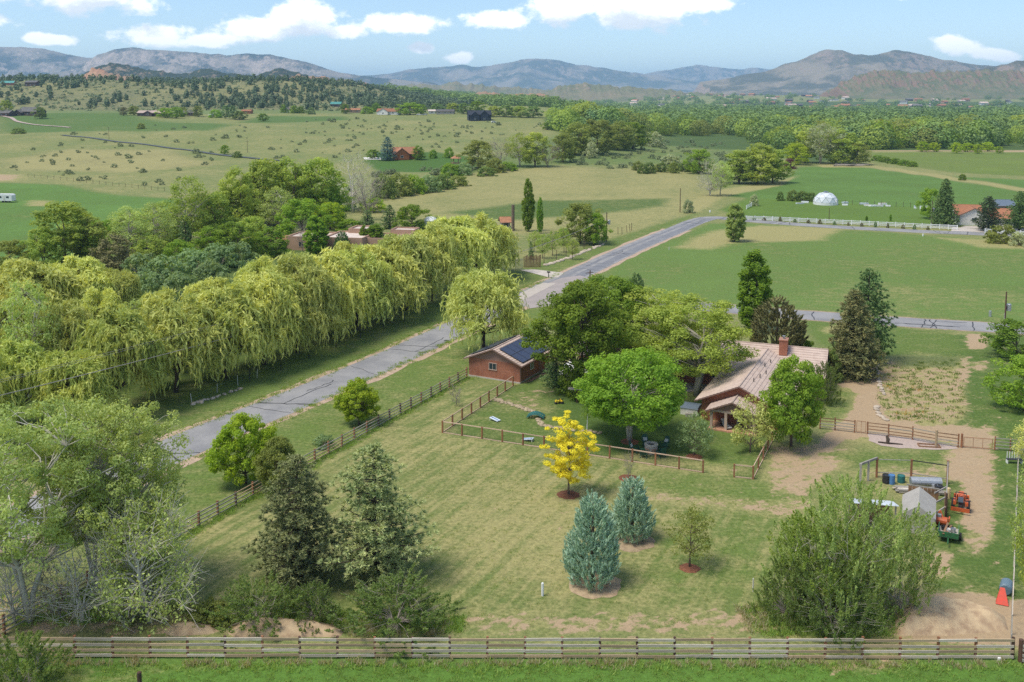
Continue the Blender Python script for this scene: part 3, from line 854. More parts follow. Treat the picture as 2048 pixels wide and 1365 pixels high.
def vnoise(x, y, seed):
    """lattice value noise (numpy)"""
    xi = np.floor(x).astype(int); yi = np.floor(y).astype(int)
    fx = x - xi; fy = y - yi
    fx = fx * fx * (3 - 2 * fx); fy = fy * fy * (3 - 2 * fy)
    def h(a, b):
        n = (a * 374761393 + b * 668265263 + seed * 1442695) & 0x7fffffff
        n = (n ^ (n >> 13)) * 1274126177 & 0x7fffffff
        return ((n ^ (n >> 16)) & 0xffff) / 65535.0
    return (h(xi, yi) * (1 - fx) + h(xi + 1, yi) * fx) * (1 - fy) + (h(xi, yi + 1) * (1 - fx) + h(xi + 1, yi + 1) * fx) * fy
def fbm(x, y, seed, oct_=5, ridged=False):
    a = 0.0; s = 1.0; tot = 0.0
    for o in range(oct_):
        n = vnoise(x * 2 ** o + 17.3 * o, y * 2 ** o - 9.1 * o, seed + o)
        if ridged:
            n = 1 - np.abs(2 * n - 1)
        a = a + n * s; tot += s; s *= 0.52
    return a / tot
def mountain(name, prof, dist, depth, mat, seed, rough=0.25, cell=300.0, base=-5.0, nx=420, ny=90, crag=0.0, skew=0.0):
    """a ridge whose crest follows bearings/heights measured off the photo, with real flanks"""
    px = np.array([p[0] for p in prof], float); py = np.array([p[1] for p in prof], float)
    cx = (px - 1024) / FOC * dist
    cz = CAM_H + (HORIZON - py) / FOC * dist
    X = np.linspace(cx[0], cx[-1], nx); Tt = np.linspace(-1, 1, ny)
    crest = np.interp(X, cx, cz) + (fbm(X / (cell * 0.35), X * 0 + seed, seed + 31, 5, True) - 0.55) * 0.0045 * dist
    XX, TT = np.meshgrid(X, Tt)
    YY = dist + TT * depth + skew * (XX - XX.mean())
    CR = np.tile(crest, (ny, 1)) - base
    shape = np.clip(1 - np.abs(TT), 0, 1)
    shape = shape ** np.where(TT < 0, 1.15, 0.8)
    n = fbm(XX / cell, YY / cell, seed, 6, True)
    foot = np.clip(1 - np.abs(TT) ** 2, 0, 1)
    Z = CR * shape * (1 - rough * (1 - n) * 1.5 * np.clip(np.abs(TT) * 6, 0, 1)) + base
    Z += CR * rough * 0.5 * (n - 0.5) * foot * np.clip(np.abs(TT) * 4, 0, 1)
    if crag:
        nn = fbm(XX / (cell * 0.16), YY / (cell * 0.16), seed + 9, 4, True)
        Z += crag * (nn - 0.45) * np.clip(shape * 2.2 - 0.7, 0, 1)
    ends = np.minimum(1, np.minimum(np.arange(nx), np.arange(nx)[::-1]) / 6.0)
    Z = base + (Z - base) * np.tile(ends, (ny, 1))
    Z[0, :] = base; Z[-1, :] = base
    V = np.stack([XX.ravel(), YY.ravel(), Z.ravel()], 1)
    i2, j2 = np.meshgrid(np.arange(nx - 1), np.arange(ny - 1))
    q = (j2 * nx + i2).ravel()
    return kind(obj(name, np_mesh(name, V, np.stack([q, q + 1, q + 1 + nx, q + nx], 1), True), mat), 'structure')
M['mt_far'] = rock_mat('far_mountain', (0.065, 0.078, 0.065), (0.27, 0.225, 0.18), (0.36, 0.28, 0.22), 0.0024)
M['mt_left'] = rock_mat('forested_mountain', (0.040, 0.052, 0.045), (0.27, 0.225, 0.18), (0.46, 0.36, 0.29), 0.0034)
M['mt_right'] = rock_mat('grassy_mountain', (0.10, 0.10, 0.07), (0.28, 0.23, 0.165), (0.31, 0.23, 0.175), 0.0040)
M['hill_pine'] = rock_mat('pine_hill', (0.030, 0.045, 0.028), (0.040, 0.055, 0.032), (0.30, 0.22, 0.15), 0.012)
M['hill_dry'] = rock_mat('dry_foothill', (0.16, 0.165, 0.085), (0.22, 0.19, 0.11), (0.30, 0.22, 0.15), 0.010)
M['hogback'] = rock_mat('hogback_rock', (0.13, 0.145, 0.075), (0.19, 0.17, 0.10), (0.25, 0.165, 0.12), 0.016)
M['rock_red'] = rock_mat('red_sandstone', (0.40, 0.21, 0.12), (0.30, 0.20, 0.12), (0.46, 0.27, 0.16), 0.02)
mountain('mountain', [(-700, 118), (-350, 96), (-150, 100), (0, 89), (60, 91), (95, 93), (125, 103), (160, 112), (200, 119), (300, 128), (420, 140)], 9000, 2300, M['mt_left'], 3, 0.62, 900)
mountain('mountain', [(120, 140), (180, 122), (205, 108), (238, 94), (285, 95), (330, 100), (400, 104), (470, 111), (500, 107), (545, 107), (600, 120), (640, 131), (680, 143), (730, 152), (800, 158), (900, 170)], 8200, 2000, M['mt_left'], 8, 0.62, 800)
mountain('mountain', [(560, 160), (700, 152), (780, 149), (815, 141), (850, 137), (925, 131), (960, 135), (1000, 126), (1035, 119), (1080, 118), (1120, 123), (1180, 131), (1245, 142), (1310, 152), (1390, 163), (1450, 176)], 12500, 2200, M['mt_far'], 12, 0.6, 1300)
mountain('mountain', [(1180, 168), (1280, 152), (1330, 139), (1390, 131), (1430, 135), (1480, 138), (1545, 136), (1640, 134), (1800, 140)], 15500, 2200, M['mt_far'], 17, 0.55, 1500)
mountain('mountain', [(1380, 168), (1480, 152), (1545, 137), (1585, 122), (1612, 110), (1650, 98), (1675, 99), (1705, 108), (1740, 110), (1775, 103), (1806, 100), (1850, 111), (1920, 124), (1985, 131), (2100, 136), (2400, 130), (2700, 150)], 7000, 1300, M['mt_right'], 21, 0.5, 750)
mountain('foothill', [(1800, 158), (1880, 146), (1950, 138), (2000, 131), (2025, 122), (2060, 119), (2150, 110), (2400, 130), (2700, 150)], 4700, 600, M['mt_right'], 25, 0.45, 320)
mountain('hogback_ridge', [(1660, 176), (1690, 168), (1706, 154), (1735, 148), (1780, 147), (1830, 152), (1855, 145), (1880, 150), (1925, 146), (1960, 143), (1985, 146), (2048, 150), (2200, 146), (2500, 158)], 3650, 300, M['hogback'], 31, 0.30, 120, 10.0, 620, 60, 34.0)
mountain('foothill', [(120, 168), (175, 150), (205, 132), (228, 127), (260, 130), (300, 136), (335, 146), (385, 146), (410, 139), (450, 146), (520, 152), (545, 142), (563, 135), (590, 143), (640, 157), (720, 166), (800, 178)], 3300, 380, M['hill_pine'], 37, 0.25, 160, 5.0, 260, 44, 10.0)
mountain('red_rock_outcrop', [(155, 168), (175, 152), (190, 136), (203, 139), (240, 150), (290, 160)], 2500, 120, M['rock_red'], 41, 0.30, 60, 15.0, 90, 30, 10.0)
mountain('red_rock_outcrop', [(560, 166), (600, 146), (640, 153), (690, 160), (760, 170)], 3000, 160, M['rock_red'], 43, 0.30, 60, 15.0, 90, 30, 8.0)
mountain('foothill', [(780, 180), (830, 168), (880, 172), (906, 164), (935, 170), (955, 168), (1010, 174), (1060, 178), (1120, 186), (1180, 190)], 5200, 420, M['hill_dry'], 47, 0.30, 180, 0.0, 220, 40, 14.0)
mountain('foothill', [(1060, 190), (1100, 183), (1112, 174), (1140, 168), (1190, 169), (1250, 174), (1300, 178), (1380, 186), (1450, 190)], 4300, 300, M['hill_dry'], 53, 0.30, 130, 0.0, 200, 40, 14.0)
mountain('rocky_knoll', [(900, 202), (935, 194), (955, 186), (985, 184), (1010, 192), (1050, 188), (1090, 190), (1130, 202)], 2700, 170, M['rock_red'], 59, 0.30, 60, 0.0, 120, 30, 8.0)

# ------------------------------------------------------------------ haze
hz = MB().box((0, 8500, 321), (47000, 37000, 658))
m, t, out = new_mat('thin_haze')
pv = N(t, 'ShaderNodeVolumePrincipled')
pv.inputs['Color'].default_value = (0.43, 0.68, 1.0, 1)
pv.inputs['Density'].default_value = 0.000075
pv.inputs['Anisotropy'].default_value = 0.0
t.links.new(pv.outputs[0], out.inputs['Volume'])
haze = kind(part('haze', hz, m, None), 'stuff')
# ================================================================== trees
def unit(rg, n):
    v = rg.normal(size=(n, 3))
    return v / np.linalg.norm(v, axis=1, keepdims=True)
def nrm(v):
    return v / np.maximum(np.linalg.norm(v, axis=1, keepdims=True), 1e-9)
def cards(C, U, V):
    """leaf-shaped faces: centre, half length, half width"""
    n = len(C)
    verts = np.empty((n, 4, 3))
    verts[:, 0] = C - U; verts[:, 1] = C + V - U * 0.15; verts[:, 2] = C + U; verts[:, 3] = C - V - U * 0.15
    return verts.reshape(-1, 3), np.arange(4 * n).reshape(n, 4)
def faces_about(rg, C, Nn, L, W):
    """cards whose faces look along Nn"""
    a = nrm(np.cross(Nn, unit(rg, len(C))))
    b = np.cross(Nn, a)
    s = rg.uniform(0.7, 1.3, (len(C), 1))
    return cards(C, a * L * s, b * W * s)
def lump(rg, k=5):
    ph = rg.uniform(0, 6.28, k); am = rg.uniform(0.3, 1, k); fr = rg.integers(1, 6, k); fz = rg.uniform(2, 9, k)
    def f(a, tt):
        return sum(am[i] * np.sin(fr[i] * a + fz[i] * tt + ph[i]) for i in range(k)) / am.sum() * 1.6
    return f
PROF = {
    'round': lambda s: np.sqrt(np.clip(1 - (2 * s - 0.85) ** 2 / 1.35, 0.02, 1)),
    'oval': lambda s: np.sqrt(np.clip(1 - (1.9 * s - 0.8) ** 2 / 1.25, 0.03, 1)),
    'egg': lambda s: np.clip(np.sin(np.pi * np.clip(s * 0.86 + 0.14, 0, 1)) ** 0.7, 0.04, 1),
    'column': lambda s: np.clip(np.sin(np.pi * np.clip(s * 0.80 + 0.16, 0, 1)) ** 0.8, 0.04, 1),
    'fan': lambda s: np.clip(0.45 + 0.75 * s - 1.05 * np.clip(s - 0.62, 0, 1) ** 1.1 * 2.0, 0.08, 1),
    'cone': lambda s: np.clip(1.02 - s, 0.02, 1) ** 0.85,
    'mound': lambda s: np.sqrt(np.clip(1 - s ** 2 * 0.95, 0.03, 1)),
}
def wood(rg, H, tf, tips, tr, stems=1, spread=0.2, top=0.8, nb=70, thick=0.35, sides=5):
    """trunk or stems with a limb out to each of the tips"""
    mb = MB()
    leaders = []
    for s in range(stems):
        a = rg.uniform(0, 6.28) + 6.28 * s / max(stems, 1)
        sp = spread * (1 if stems > 1 else 0.12)
        pts = []
        for k in range(7):
            q = k / 6.0
            r_ = H * sp * (q ** 1.2) * (0.7 + 0.5 * rg.random())
            pts.append((math.cos(a) * r_ + rg.normal() * 0.012 * H * q, math.sin(a) * r_ + rg.normal() * 0.012 * H * q, H * top * q))
        rr = [tr * (1.25 if k == 0 else 1.0) * (1 - 0.88 * k / 6.0) / (stems ** 0.4) for k in range(7)]
        pts[0] = (pts[0][0], pts[0][1], -0.15)
        mb.tube(pts, rr, 7)
        leaders.append(pts)
    idx = rg.permutation(len(tips))[:nb]
    for i in idx:
        c = tips[i]
        best = None
        for pts in leaders:
            for k in range(1, 7):
                p = pts[k]
                hd = math.hypot(c[0] - p[0], c[1] - p[1])
                want = c[2] - hd * 0.55
                sc = abs(p[2] - want) + hd * 0.35
                if p[2] < tf * H * 0.55:
                    sc += 3
                if best is None or sc < best[0]:
                    best = (sc, p, k)
        p = np.array(best[1]); d = np.array(c) - p
        L = np.linalg.norm(d)
        m1 = p + d * 0.35 + np.array([0, 0, 0.05 * L]) + rg.normal(size=3) * 0.04 * L
        m2 = p + d * 0.7 + np.array([0, 0, 0.04 * L]) + rg.normal(size=3) * 0.05 * L
        r0 = tr * thick * (1 - 0.1 * best[2]) * min(1.0, 0.4 + L / (0.5 * H))
        mb.tube([p, m1, m2, c], [r0, r0 * 0.7, r0 * 0.45, r0 * 0.14], sides, cap=False)
    return mb
def tree_proto(mb, V, F, att, bark, leaf, H, Rr):
    return dict(wood=mb.mesh('trunk', True), crown=np_mesh('crown', V, F, attr=att), bark=M[bark], leaf=M[leaf], H=H, R=Rr)
def clumps(rg, n, H, Rr, tf, prof, lum, fill):
    s = rg.uniform(0, 1, n * 4)
    pr = PROF[prof](s)
    keep = rg.uniform(0, 1, n * 4) < pr / pr.max()
    s = s[keep][:n]; pr = pr[keep][:n]
    a = rg.uniform(0, 6.283, len(s))
    f = lump(rg)
    rad = Rr * pr * (1 + lum * f(a, s)) * np.sqrt(rg.uniform(fill, 1, len(s)))
    return np.stack([rad * np.cos(a), rad * np.sin(a), H * (tf + (1 - tf) * s * 0.97)], 1)
def deciduous(seed, H=10, Rr=4, tf=0.22, prof='round', ncl=150, nleaf=70, rc=0.85, L=0.19, W=0.13, lum=0.2, fill=0.30,
              flat=0.72, tr=0.22, stems=1, spread=0.2, bark='bark', leaf='lf_maple', nb=70, thick=0.35, upw=0.35, droop=0.0, top=0.8, tipscale=1.0):
    rg = np.random.default_rng(seed)
    C = clumps(rg, ncl, H, Rr, tf, prof, lum, fill)
    mb = wood(rg, H, tf, C * np.array([tipscale, tipscale, 1]), tr, stems, spread, top, nb, thick)
    n = len(C)
    rs = rc * rg.uniform(0.6, 1.25, n)
    ci = np.repeat(np.arange(n), nleaf)
    d = unit(rg, len(ci))
    rad = rs[ci][:, None] * rg.uniform(0.35, 1.0, (len(ci), 1)) ** 0.6
    off = d * rad * np.array([1, 1, flat])
    off[:, 2] -= droop * (off[:, 0] ** 2 + off[:, 1] ** 2)
    pos = C[ci] + off
    pos[:, 2] = np.maximum(pos[:, 2], 0.15)
    nn = nrm(d + 0.7 * unit(rg, len(ci)) + np.array([0, 0, upw]))
    V, F = faces_about(rg, pos, nn, L, W)
    cv_ = rg.uniform(0, 1, n)
    att = np.clip(0.65 * cv_[ci] + 0.35 * rg.uniform(0, 1, len(ci)), 0, 1)
    return tree_proto(mb, V, F, att, bark, leaf, H, Rr)
def willow(seed, H=12, Rr=5.5, nst=640, per=13, L=0.40, W=0.095, leaf='lf_willow', bark='bark_dark', hang=1.0, tf=0.3):
    """domed crown of overlapping cascades: strands arch out of many tufts and hang in curtains"""
    rg = np.random.default_rng(seed)
    ncl = 90
    s = rg.uniform(0.0, 1, ncl) ** 0.85
    a = rg.uniform(0, 6.283, ncl)
    f = lump(rg)
    rad = Rr * 0.95 * np.sqrt(np.clip(1 - (s * 0.96) ** 2.2, 0, 1)) * (1 + 0.24 * f(a, s)) * np.sqrt(rg.uniform(0.45, 1, ncl))
    C = np.stack([rad * np.cos(a), rad * np.sin(a), H * (0.34 + 0.62 * s) * (1 + 0.05 * f(a * 1.7, s + 1))], 1)
    mb = wood(rg, H, tf, C, 0.34, 2, 0.12, 0.72, 60, 0.32)
    pos = []; U = []; att = []
    tone = rg.uniform(0, 1, ncl)
    for k in range(nst):
        i = rg.integers(0, ncl)
        c = C[i]
        out_d = np.array([c[0], c[1], 0]); out_d = out_d / max(np.linalg.norm(out_d), 0.3)
        p = c + rg.normal(size=3) * np.array([0.55, 0.55, 0.25])
        length = min(rg.uniform(0.16, 0.46) * H * hang, p[2] - rg.uniform(0.3, 1.6))
        length = max(length, 0.8)
        v0 = out_d * rg.uniform(0.3, 1.2) + rg.normal(size=3) * 0.4; v0[2] = abs(v0[2]) * 0.7 + 0.30
        tt = np.linspace(0, 1, per)
        q = p + v0[None, :] * (1 - np.exp(-3.0 * tt))[:, None] * 1.05
        q[:, 2] = q[:, 2] - length * np.clip(tt - 0.10, 0, 1) ** 1.35
        q += rg.normal(size=q.shape) * np.array([0.11, 0.11, 0.06])
        d = np.gradient(q, axis=0)
        pos.append(q); U.append(nrm(d))
        att.append(np.clip(np.full(per, 0.7 * tone[i] + 0.3 * rg.uniform(0, 1)), 0, 1))
    n2 = 8000
    ci = rg.integers(0, ncl, n2)
    q = C[ci] + unit(rg, n2) * rg.uniform(0.2, 1.15, (n2, 1)) * np.array([1.0, 1.0, 0.65]) + np.array([0, 0, 0.2])
    pos.append(q); d = unit(rg, n2) + np.array([0, 0, -0.35]) + 0.5 * nrm(q * np.array([1, 1, 0]) + 1e-3); U.append(nrm(d)); att.append(np.clip(0.6 * tone[ci] + rg.uniform(0, 0.4, n2), 0, 1))
    pos = np.concatenate(pos); U = np.concatenate(U); att = np.concatenate(att)
    pos[:, 2] = np.maximum(pos[:, 2], 0.3)
    side = nrm(np.cross(U, unit(rg, len(U))))
    sc = rg.uniform(0.7, 1.3, (len(U), 1))
    V, F = cards(pos, U * L * sc, side * W * sc)
    return tree_proto(mb, V, F, np.clip(att, 0, 1), bark, leaf, H, Rr)
def sprays(seed, H=10, Rr=5, tf=0.05, prof='oval', ncl=420, per=46, sl=(0.8, 1.7), L=0.11, W=0.045, lum=0.35, fill=0.12, outw=0.55, girth=0.22, tr=0.12, stems=7, spread=0.3, bark='bark_pale', leaf='lf_cotton', nb=150, arch=0.0):
    """upright brush: leafy shoots sweep up and out from many stems"""
    rg = np.random.default_rng(seed)
    C = clumps(rg, ncl, H * 0.92, Rr * 0.92, tf, prof, lum, fill)
    mb = wood(rg, H, tf, C, tr, stems, spread, 0.7, nb, 0.42, 4)
    od = nrm(C * np.array([1, 1, 0]) + 1e-3)
    ax = nrm(od * outw * rg.uniform(0.3, 1.5, (ncl_ := len(C), 1)) + np.array([0, 0, 1.0]) + 0.25 * unit(rg, ncl_))
    ln = rg.uniform(sl[0], sl[1], ncl_)
    for i in range(0, ncl_, 2):
        mb.tube([C[i] - ax[i] * 0.3, C[i] + ax[i] * ln[i] * 0.8], [0.018, 0.005], 3, cap=False)
    ci = np.repeat(np.arange(ncl_), per)
    q = rg.uniform(-0.15, 1, (len(ci), 1))
    pos = C[ci] + ax[ci] * q * ln[ci][:, None] + unit(rg, len(ci)) * girth * (1.15 - q) * rg.uniform(0.4, 1.3, (len(ci), 1))
    pos[:, 2] -= arch * (q[:, 0] ** 2) * ln[ci]
    pos[:, 2] = np.maximum(pos[:, 2], 0.1)
    U = nrm(ax[ci] * 0.8 + 0.8 * unit(rg, len(ci)))
    sd = nrm(np.cross(U, unit(rg, len(ci))))
    sc = rg.uniform(0.7, 1.3, (len(ci), 1))
    V, F = cards(pos, U * L * sc, sd * W * sc)
    tone = rg.uniform(0, 1, ncl_)
    return tree_proto(mb, V, F, np.clip(0.6 * tone[ci] + 0.4 * rg.uniform(0, 1, len(ci)), 0, 1), bark, leaf, H, Rr)
def conifer(seed, H=12, Rr=3.2, t0=0.08, droop=-0.1, nwh=22, per=6, ntuft=7, ncard=9, L=0.26, W=0.05, leaf='lf_pine', bark='bark_dark', prof=None, jitter=0.25, up_t=0.5, side=0.35, lean=0.0):
    rg = np.random.default_rng(seed)
    mb = MB()
    mb.tube([(0, 0, -0.15), (0.03 * H * lean, 0, H * 0.5), (0, 0, H * 0.96)], [H * 0.02, H * 0.012, H * 0.003], 7)
    pos = []; U = []; att = []
    for w in range(nwh):
        s = (w + rg.uniform(-0.3, 0.3)) / nwh
        s = min(max(s, 0.0), 0.985)
        z = H * (t0 + (1 - t0) * s)
        ln = Rr * (prof(s) if prof else (1 - s) ** 0.62 * min(1.0, 0.72 + s * 1.6))
        nbr = max(3, int(per * (1 - 0.4 * s)))
        a0 = rg.uniform(0, 6.28)
        for b in range(nbr):
            a = a0 + 6.283 * b / nbr + rg.normal() * 0.2
            l = max(0.25, ln * rg.uniform(1 - jitter * 1.6, 1 + jitter))
            d = np.array([math.cos(a), math.sin(a), 0.0]); sd = np.array([-d[1], d[0], 0.0])
            cvv = rg.uniform(0, 1)
            def at(q):
                return np.array([0, 0, z]) + d * l * q + np.array([0, 0, droop * l * q + 0.28 * l * q * q])
            mb.tube([at(0), at(0.5), at(0.95)], [0.020 * l + 0.010, 0.012 * l + 0.006, 0.004], 3, cap=False)
            nt = max(2, int(ntuft * l / Rr + 1.5))
            for k in range(nt):
                q = 0.22 + 0.80 * (k + rg.uniform(0, 1)) / nt
                c = at(q) + sd * rg.normal() * side * l * (0.35 + 0.3 * (1 - q)) + np.array([0, 0, rg.normal() * 0.06 * l])
                dv = nrm(0.7 * d[None, :] + 0.95 * unit(rg, ncard) + np.array([0, 0, up_t]))
                pos.append(c + dv * L * 0.7); U.append(dv); att.append(np.clip(np.full(ncard, 0.6 * cvv) + rg.uniform(0, 0.4, ncard), 0, 1))
    dv = nrm(unit(rg, 30) * 0.6 + np.array([0, 0, 1.0])); pos.append(np.array([0, 0, H * 0.955]) + dv * L); U.append(dv); att.append(rg.uniform(0, 1, 30))
    pos = np.concatenate(pos); U = np.concatenate(U); att = np.concatenate(att)
    sdv = nrm(np.cross(U, unit(rg, len(U))))
    sc = rg.uniform(0.75, 1.25, (len(U), 1))
    V, F = cards(pos, U * L * sc, sdv * W * sc)
    V[:, 2] = np.maximum(V[:, 2], 0.05)
    return tree_proto(mb, V, F, att, bark, leaf, H, Rr)
def juniper(seed, H=6, Rr=1.9, nfl=700, per=16, L=0.17, W=0.04, leaf='lf_juniper', prof=None, outw=0.55):
    """dense cone of upswept flame-like sprays"""
    rg = np.random.default_rng(seed)
    mb = MB(); mb.tube([(0, 0, -0.15), (0, 0, H * 0.5), (0, 0, H * 0.9)], [H * 0.03, H * 0.02, H * 0.004], 6)
    pf = prof or (lambda q: np.clip(np.minimum(0.66 + 1.5 * q, 1.0) * (1 - q) ** 0.55 * 1.10, 0.03, 1))
    s = rg.uniform(0, 1, nfl * 3); keep = rg.uniform(0, 1, nfl * 3) < pf(s); s = s[keep][:nfl]
    a = rg.uniform(0, 6.283, len(s)); f = lump(rg)
    rad = Rr * pf(s) * (1 + 0.10 * f(a, s)) * rg.uniform(0.62, 1.0, len(s))
    C = np.stack([rad * np.cos(a), rad * np.sin(a), H * (0.03 + 0.93 * s)], 1)
    od = nrm(np.stack([np.cos(a), np.sin(a), np.zeros(len(s))], 1))
    ax = nrm(od * outw + np.array([0, 0, 1.0]) + 0.28 * unit(rg, len(s)))
    ci = np.repeat(np.arange(len(s)), per)
    q = rg.uniform(-0.1, 1, (len(ci), 1))
    fl = rg.uniform(0.35, 0.7, len(s))[ci][:, None]
    pos = C[ci] + ax[ci] * q * fl + unit(rg, len(ci)) * 0.13 * (1.1 - q)
    U = nrm(ax[ci] + 0.55 * unit(rg, len(ci)))
    sdv = nrm(np.cross(U, unit(rg, len(U))))
    V, F = cards(pos, U * L, sdv * W)
    V[:, 2] = np.maximum(V[:, 2], 0.03)
    cvv = rg.uniform(0, 1, len(s))
    return tree_proto(mb, V, F, np.clip(0.45 * cvv[ci] + 0.55 * rg.uniform(0, 1, len(ci)), 0, 1), 'bark_dark', leaf, H, Rr)
def bare(seed, H=8, Rr=3, prof='fan', ntip=120, tr=0.14, stems=3, bark='twig', twigs=6, tf=0.15, leaves=0, leaf='lf_white', spread=0.22, tw=1.0):
    """leafless branches with fine twigs, optionally a few young leaves"""
    rg = np.random.default_rng(seed)
    C = clumps(rg, ntip, H, Rr, tf, prof, 0.2, 0.25)
    mb = wood(rg, H, tf, C, tr, stems, spread, 0.85, ntip, 0.30, 4)
    for c in C:
        for k in range(twigs):
            d = np.array([c[0], c[1], 0.6 * Rr]); d = d / np.linalg.norm(d) + rg.normal(size=3) * 0.65
            L = rg.uniform(0.07, 0.15) * H
            p1 = c + d * L * 0.5 + rg.normal(size=3) * 0.05 * L
            mb.tube([c - d * 0.25 * L, p1, c + d * L], [0.014 * tw, 0.010 * tw, 0.005 * tw], 3, cap=False)
    n = max(leaves, 20)
    ci = rg.integers(0, len(C), n)
    pos = C[ci] + unit(rg, n) * rg.uniform(0.1, 0.16 * H, (n, 1))
    V, F = faces_about(rg, pos, unit(rg, n), 0.13, 0.08)
    return tree_proto(mb, V, F, rg.uniform(0, 1, n), bark, leaf, H, Rr)

def plant(proto, name, label, cat, x, y, h, w, rz=0.0, group=None, parts=True, crown_name='crown', leaf=None, lean=(0, 0)):
    sx_ = (w / 2) / proto['R']; sz_ = h / proto['H']
    z = Tz(x, y)
    root = thing(name, label, cat, (x, y, z), rz, group)
    root.scale = (sx_, sx_, sz_)
    root.rotation_euler = (lean[0], lean[1], rz)
    wm = proto['wood']; cm = proto['crown']
    a = obj('trunk', wm, proto['bark'], root)
    b = obj(crown_name, cm, proto['leaf'], root)
    if leaf is not None:
        b.material_slots[0].link = 'OBJECT'
        b.material_slots[0].material = M[leaf]
    return root
_rz = random.Random(77)
def plant_px(proto, name, label, cat, px, yb, yt, wpx, group=None, leaf=None, rz=None, lean=(0, 0)):
    b = G(px, yb)
    h = tall(px, b, yt)
    return plant(proto, name, label, cat, b[0], b[1], h, wide(b, wpx), rz if rz is not None else _rz.uniform(0, 6.28), group, leaf=leaf, lean=lean)

# ---- prototypes
PR = {}
PR['maple'] = deciduous(1, 10, 5.0, 0.30, 'round', 230, 150, 0.90, 0.115, 0.085, 0.16, 0.35, tr=0.26, stems=2, spread=0.12, bark='bark_pale', leaf='lf_maple')
PR['maple2'] = deciduous(2, 8, 3.2, 0.16, 'egg', 160, 140, 0.70, 0.11, 0.08, 0.24, 0.25, tr=0.16, leaf='lf_bright')
PR['maple3'] = deciduous(3, 8, 3.4, 0.14, 'egg', 160, 140, 0.70, 0.11, 0.08, 0.26, 0.25, tr=0.16, leaf='lf_bright')
PR['shade'] = deciduous(4, 14, 5.2, 0.28, 'oval', 200, 140, 1.05, 0.145, 0.10, 0.36, 0.25, tr=0.36, stems=3, spread=0.16, leaf='lf_maple_dark', bark='bark_dark')
PR['shade2'] = deciduous(5, 14, 5.0, 0.32, 'oval', 170, 140, 1.05, 0.145, 0.10, 0.38, 0.25, tr=0.32, stems=2, spread=0.16, leaf='lf_maple_dark', bark='bark_dark')
PR['cotton'] = deciduous(6, 15, 5.2, 0.33, 'oval', 260, 92, 0.78, 0.115, 0.060, 0.38, 0.15, tr=0.34, stems=3, spread=0.18, bark='bark_white', leaf='lf_cotton', nb=190, thick=0.42, tipscale=1.10)
PR['cotton2'] = deciduous(7, 15, 5.4, 0.34, 'round', 260, 92, 0.78, 0.115, 0.060, 0.38, 0.16, tr=0.36, stems=4, spread=0.22, bark='bark_white', leaf='lf_cotton', nb=200, thick=0.42, tipscale=1.12)
PR['cotton3'] = deciduous(8, 14, 4.6, 0.28, 'oval', 190, 120, 0.9, 0.125, 0.075, 0.34, 0.2, tr=0.30, stems=2, spread=0.14, bark='bark_pale', leaf='lf_cotton_mid', nb=90)
PR['cotton4'] = deciduous(9, 13, 4.8, 0.30, 'round', 190, 120, 0.9, 0.125, 0.075, 0.34, 0.2, tr=0.32, stems=2, spread=0.16, bark='bark_pale', leaf='lf_cotton_mid', nb=90)
PR['grove'] = deciduous(10, 14, 4.2, 0.08, 'oval', 120, 62, 1.1, 0.24, 0.15, 0.30, 0.25, tr=0.28, stems=2, spread=0.12, bark='bark', leaf='lf_cotton_mid', nb=40)
PR['grove2'] = deciduous(11, 14, 4.6, 0.06, 'egg', 120, 62, 1.15, 0.24, 0.15, 0.32, 0.25, tr=0.28, stems=3, spread=0.14, bark='bark', leaf='lf_cotton_mid', nb=40)
PR['grove3'] = deciduous(12, 11, 4.6, 0.10, 'round', 110, 62, 1.1, 0.22, 0.15, 0.28, 0.25, tr=0.28, leaf='lf_maple_dark', nb=40)
PR['airy'] = deciduous(13, 14, 4.6, 0.25, 'oval', 130, 32, 1.1, 0.19, 0.11, 0.30, 0.15, tr=0.30, stems=3, spread=0.16, bark='bark_pale', leaf='lf_cotton_mid', nb=120, thick=0.30)
PR['willow'] = willow(20)
PR['willow2'] = willow(21, 12, 5.2)
PR['willow3'] = willow(22, 12, 5.6, leaf='lf_willow_green')
PR['willow4'] = willow(24, 12, 5.0, 560, 13, 0.38, 0.09, hang=0.8)
PR['willow5'] = willow(25, 12, 5.8, 520, 14, 0.42, 0.085, hang=1.15)
PR['willow_round'] = willow(23, 10, 4.8, 620, 13, 0.32, 0.07, 'lf_willow_olive', hang=0.75)
PR['poplar'] = deciduous(30, 14, 1.7, 0.04, 'column', 260, 70, 0.42, 0.13, 0.085, 0.12, 0.2, flat=1.5, tr=0.16, leaf='lf_maple', nb=50, upw=0.1)
PR['pine'] = conifer(40, 12, 3.6, 0.05, -0.05, 26, 8, 13, 20, 0.19, 0.040, 'lf_pine')
PR['pine2'] = conifer(41, 12, 3.6, 0.05, -0.02, 26, 8, 13, 20, 0.19, 0.040, 'lf_pine', jitter=0.35)
PR['spruce'] = conifer(42, 14, 3.6, 0.03, -0.42, 34, 9, 11, 11, 0.25, 0.06, 'lf_spruce', up_t=0.15, jitter=0.16)
PR['spruce_brown'] = conifer(43, 14, 3.8, 0.03, -0.38, 34, 9, 11, 11, 0.27, 0.06, 'lf_spruce_brown', up_t=0.15, jitter=0.2)
PR['spruce_mid'] = conifer(44, 12, 3.0, 0.03, -0.40, 20, 7, 5, 7, 0.34, 0.09, 'lf_spruce', up_t=0.1, jitter=0.18)
PR['juniper'] = juniper(50, 6.2, 1.95, 760, 17)
PR['juniper2'] = juniper(51, 5.4, 1.75, 640, 17)
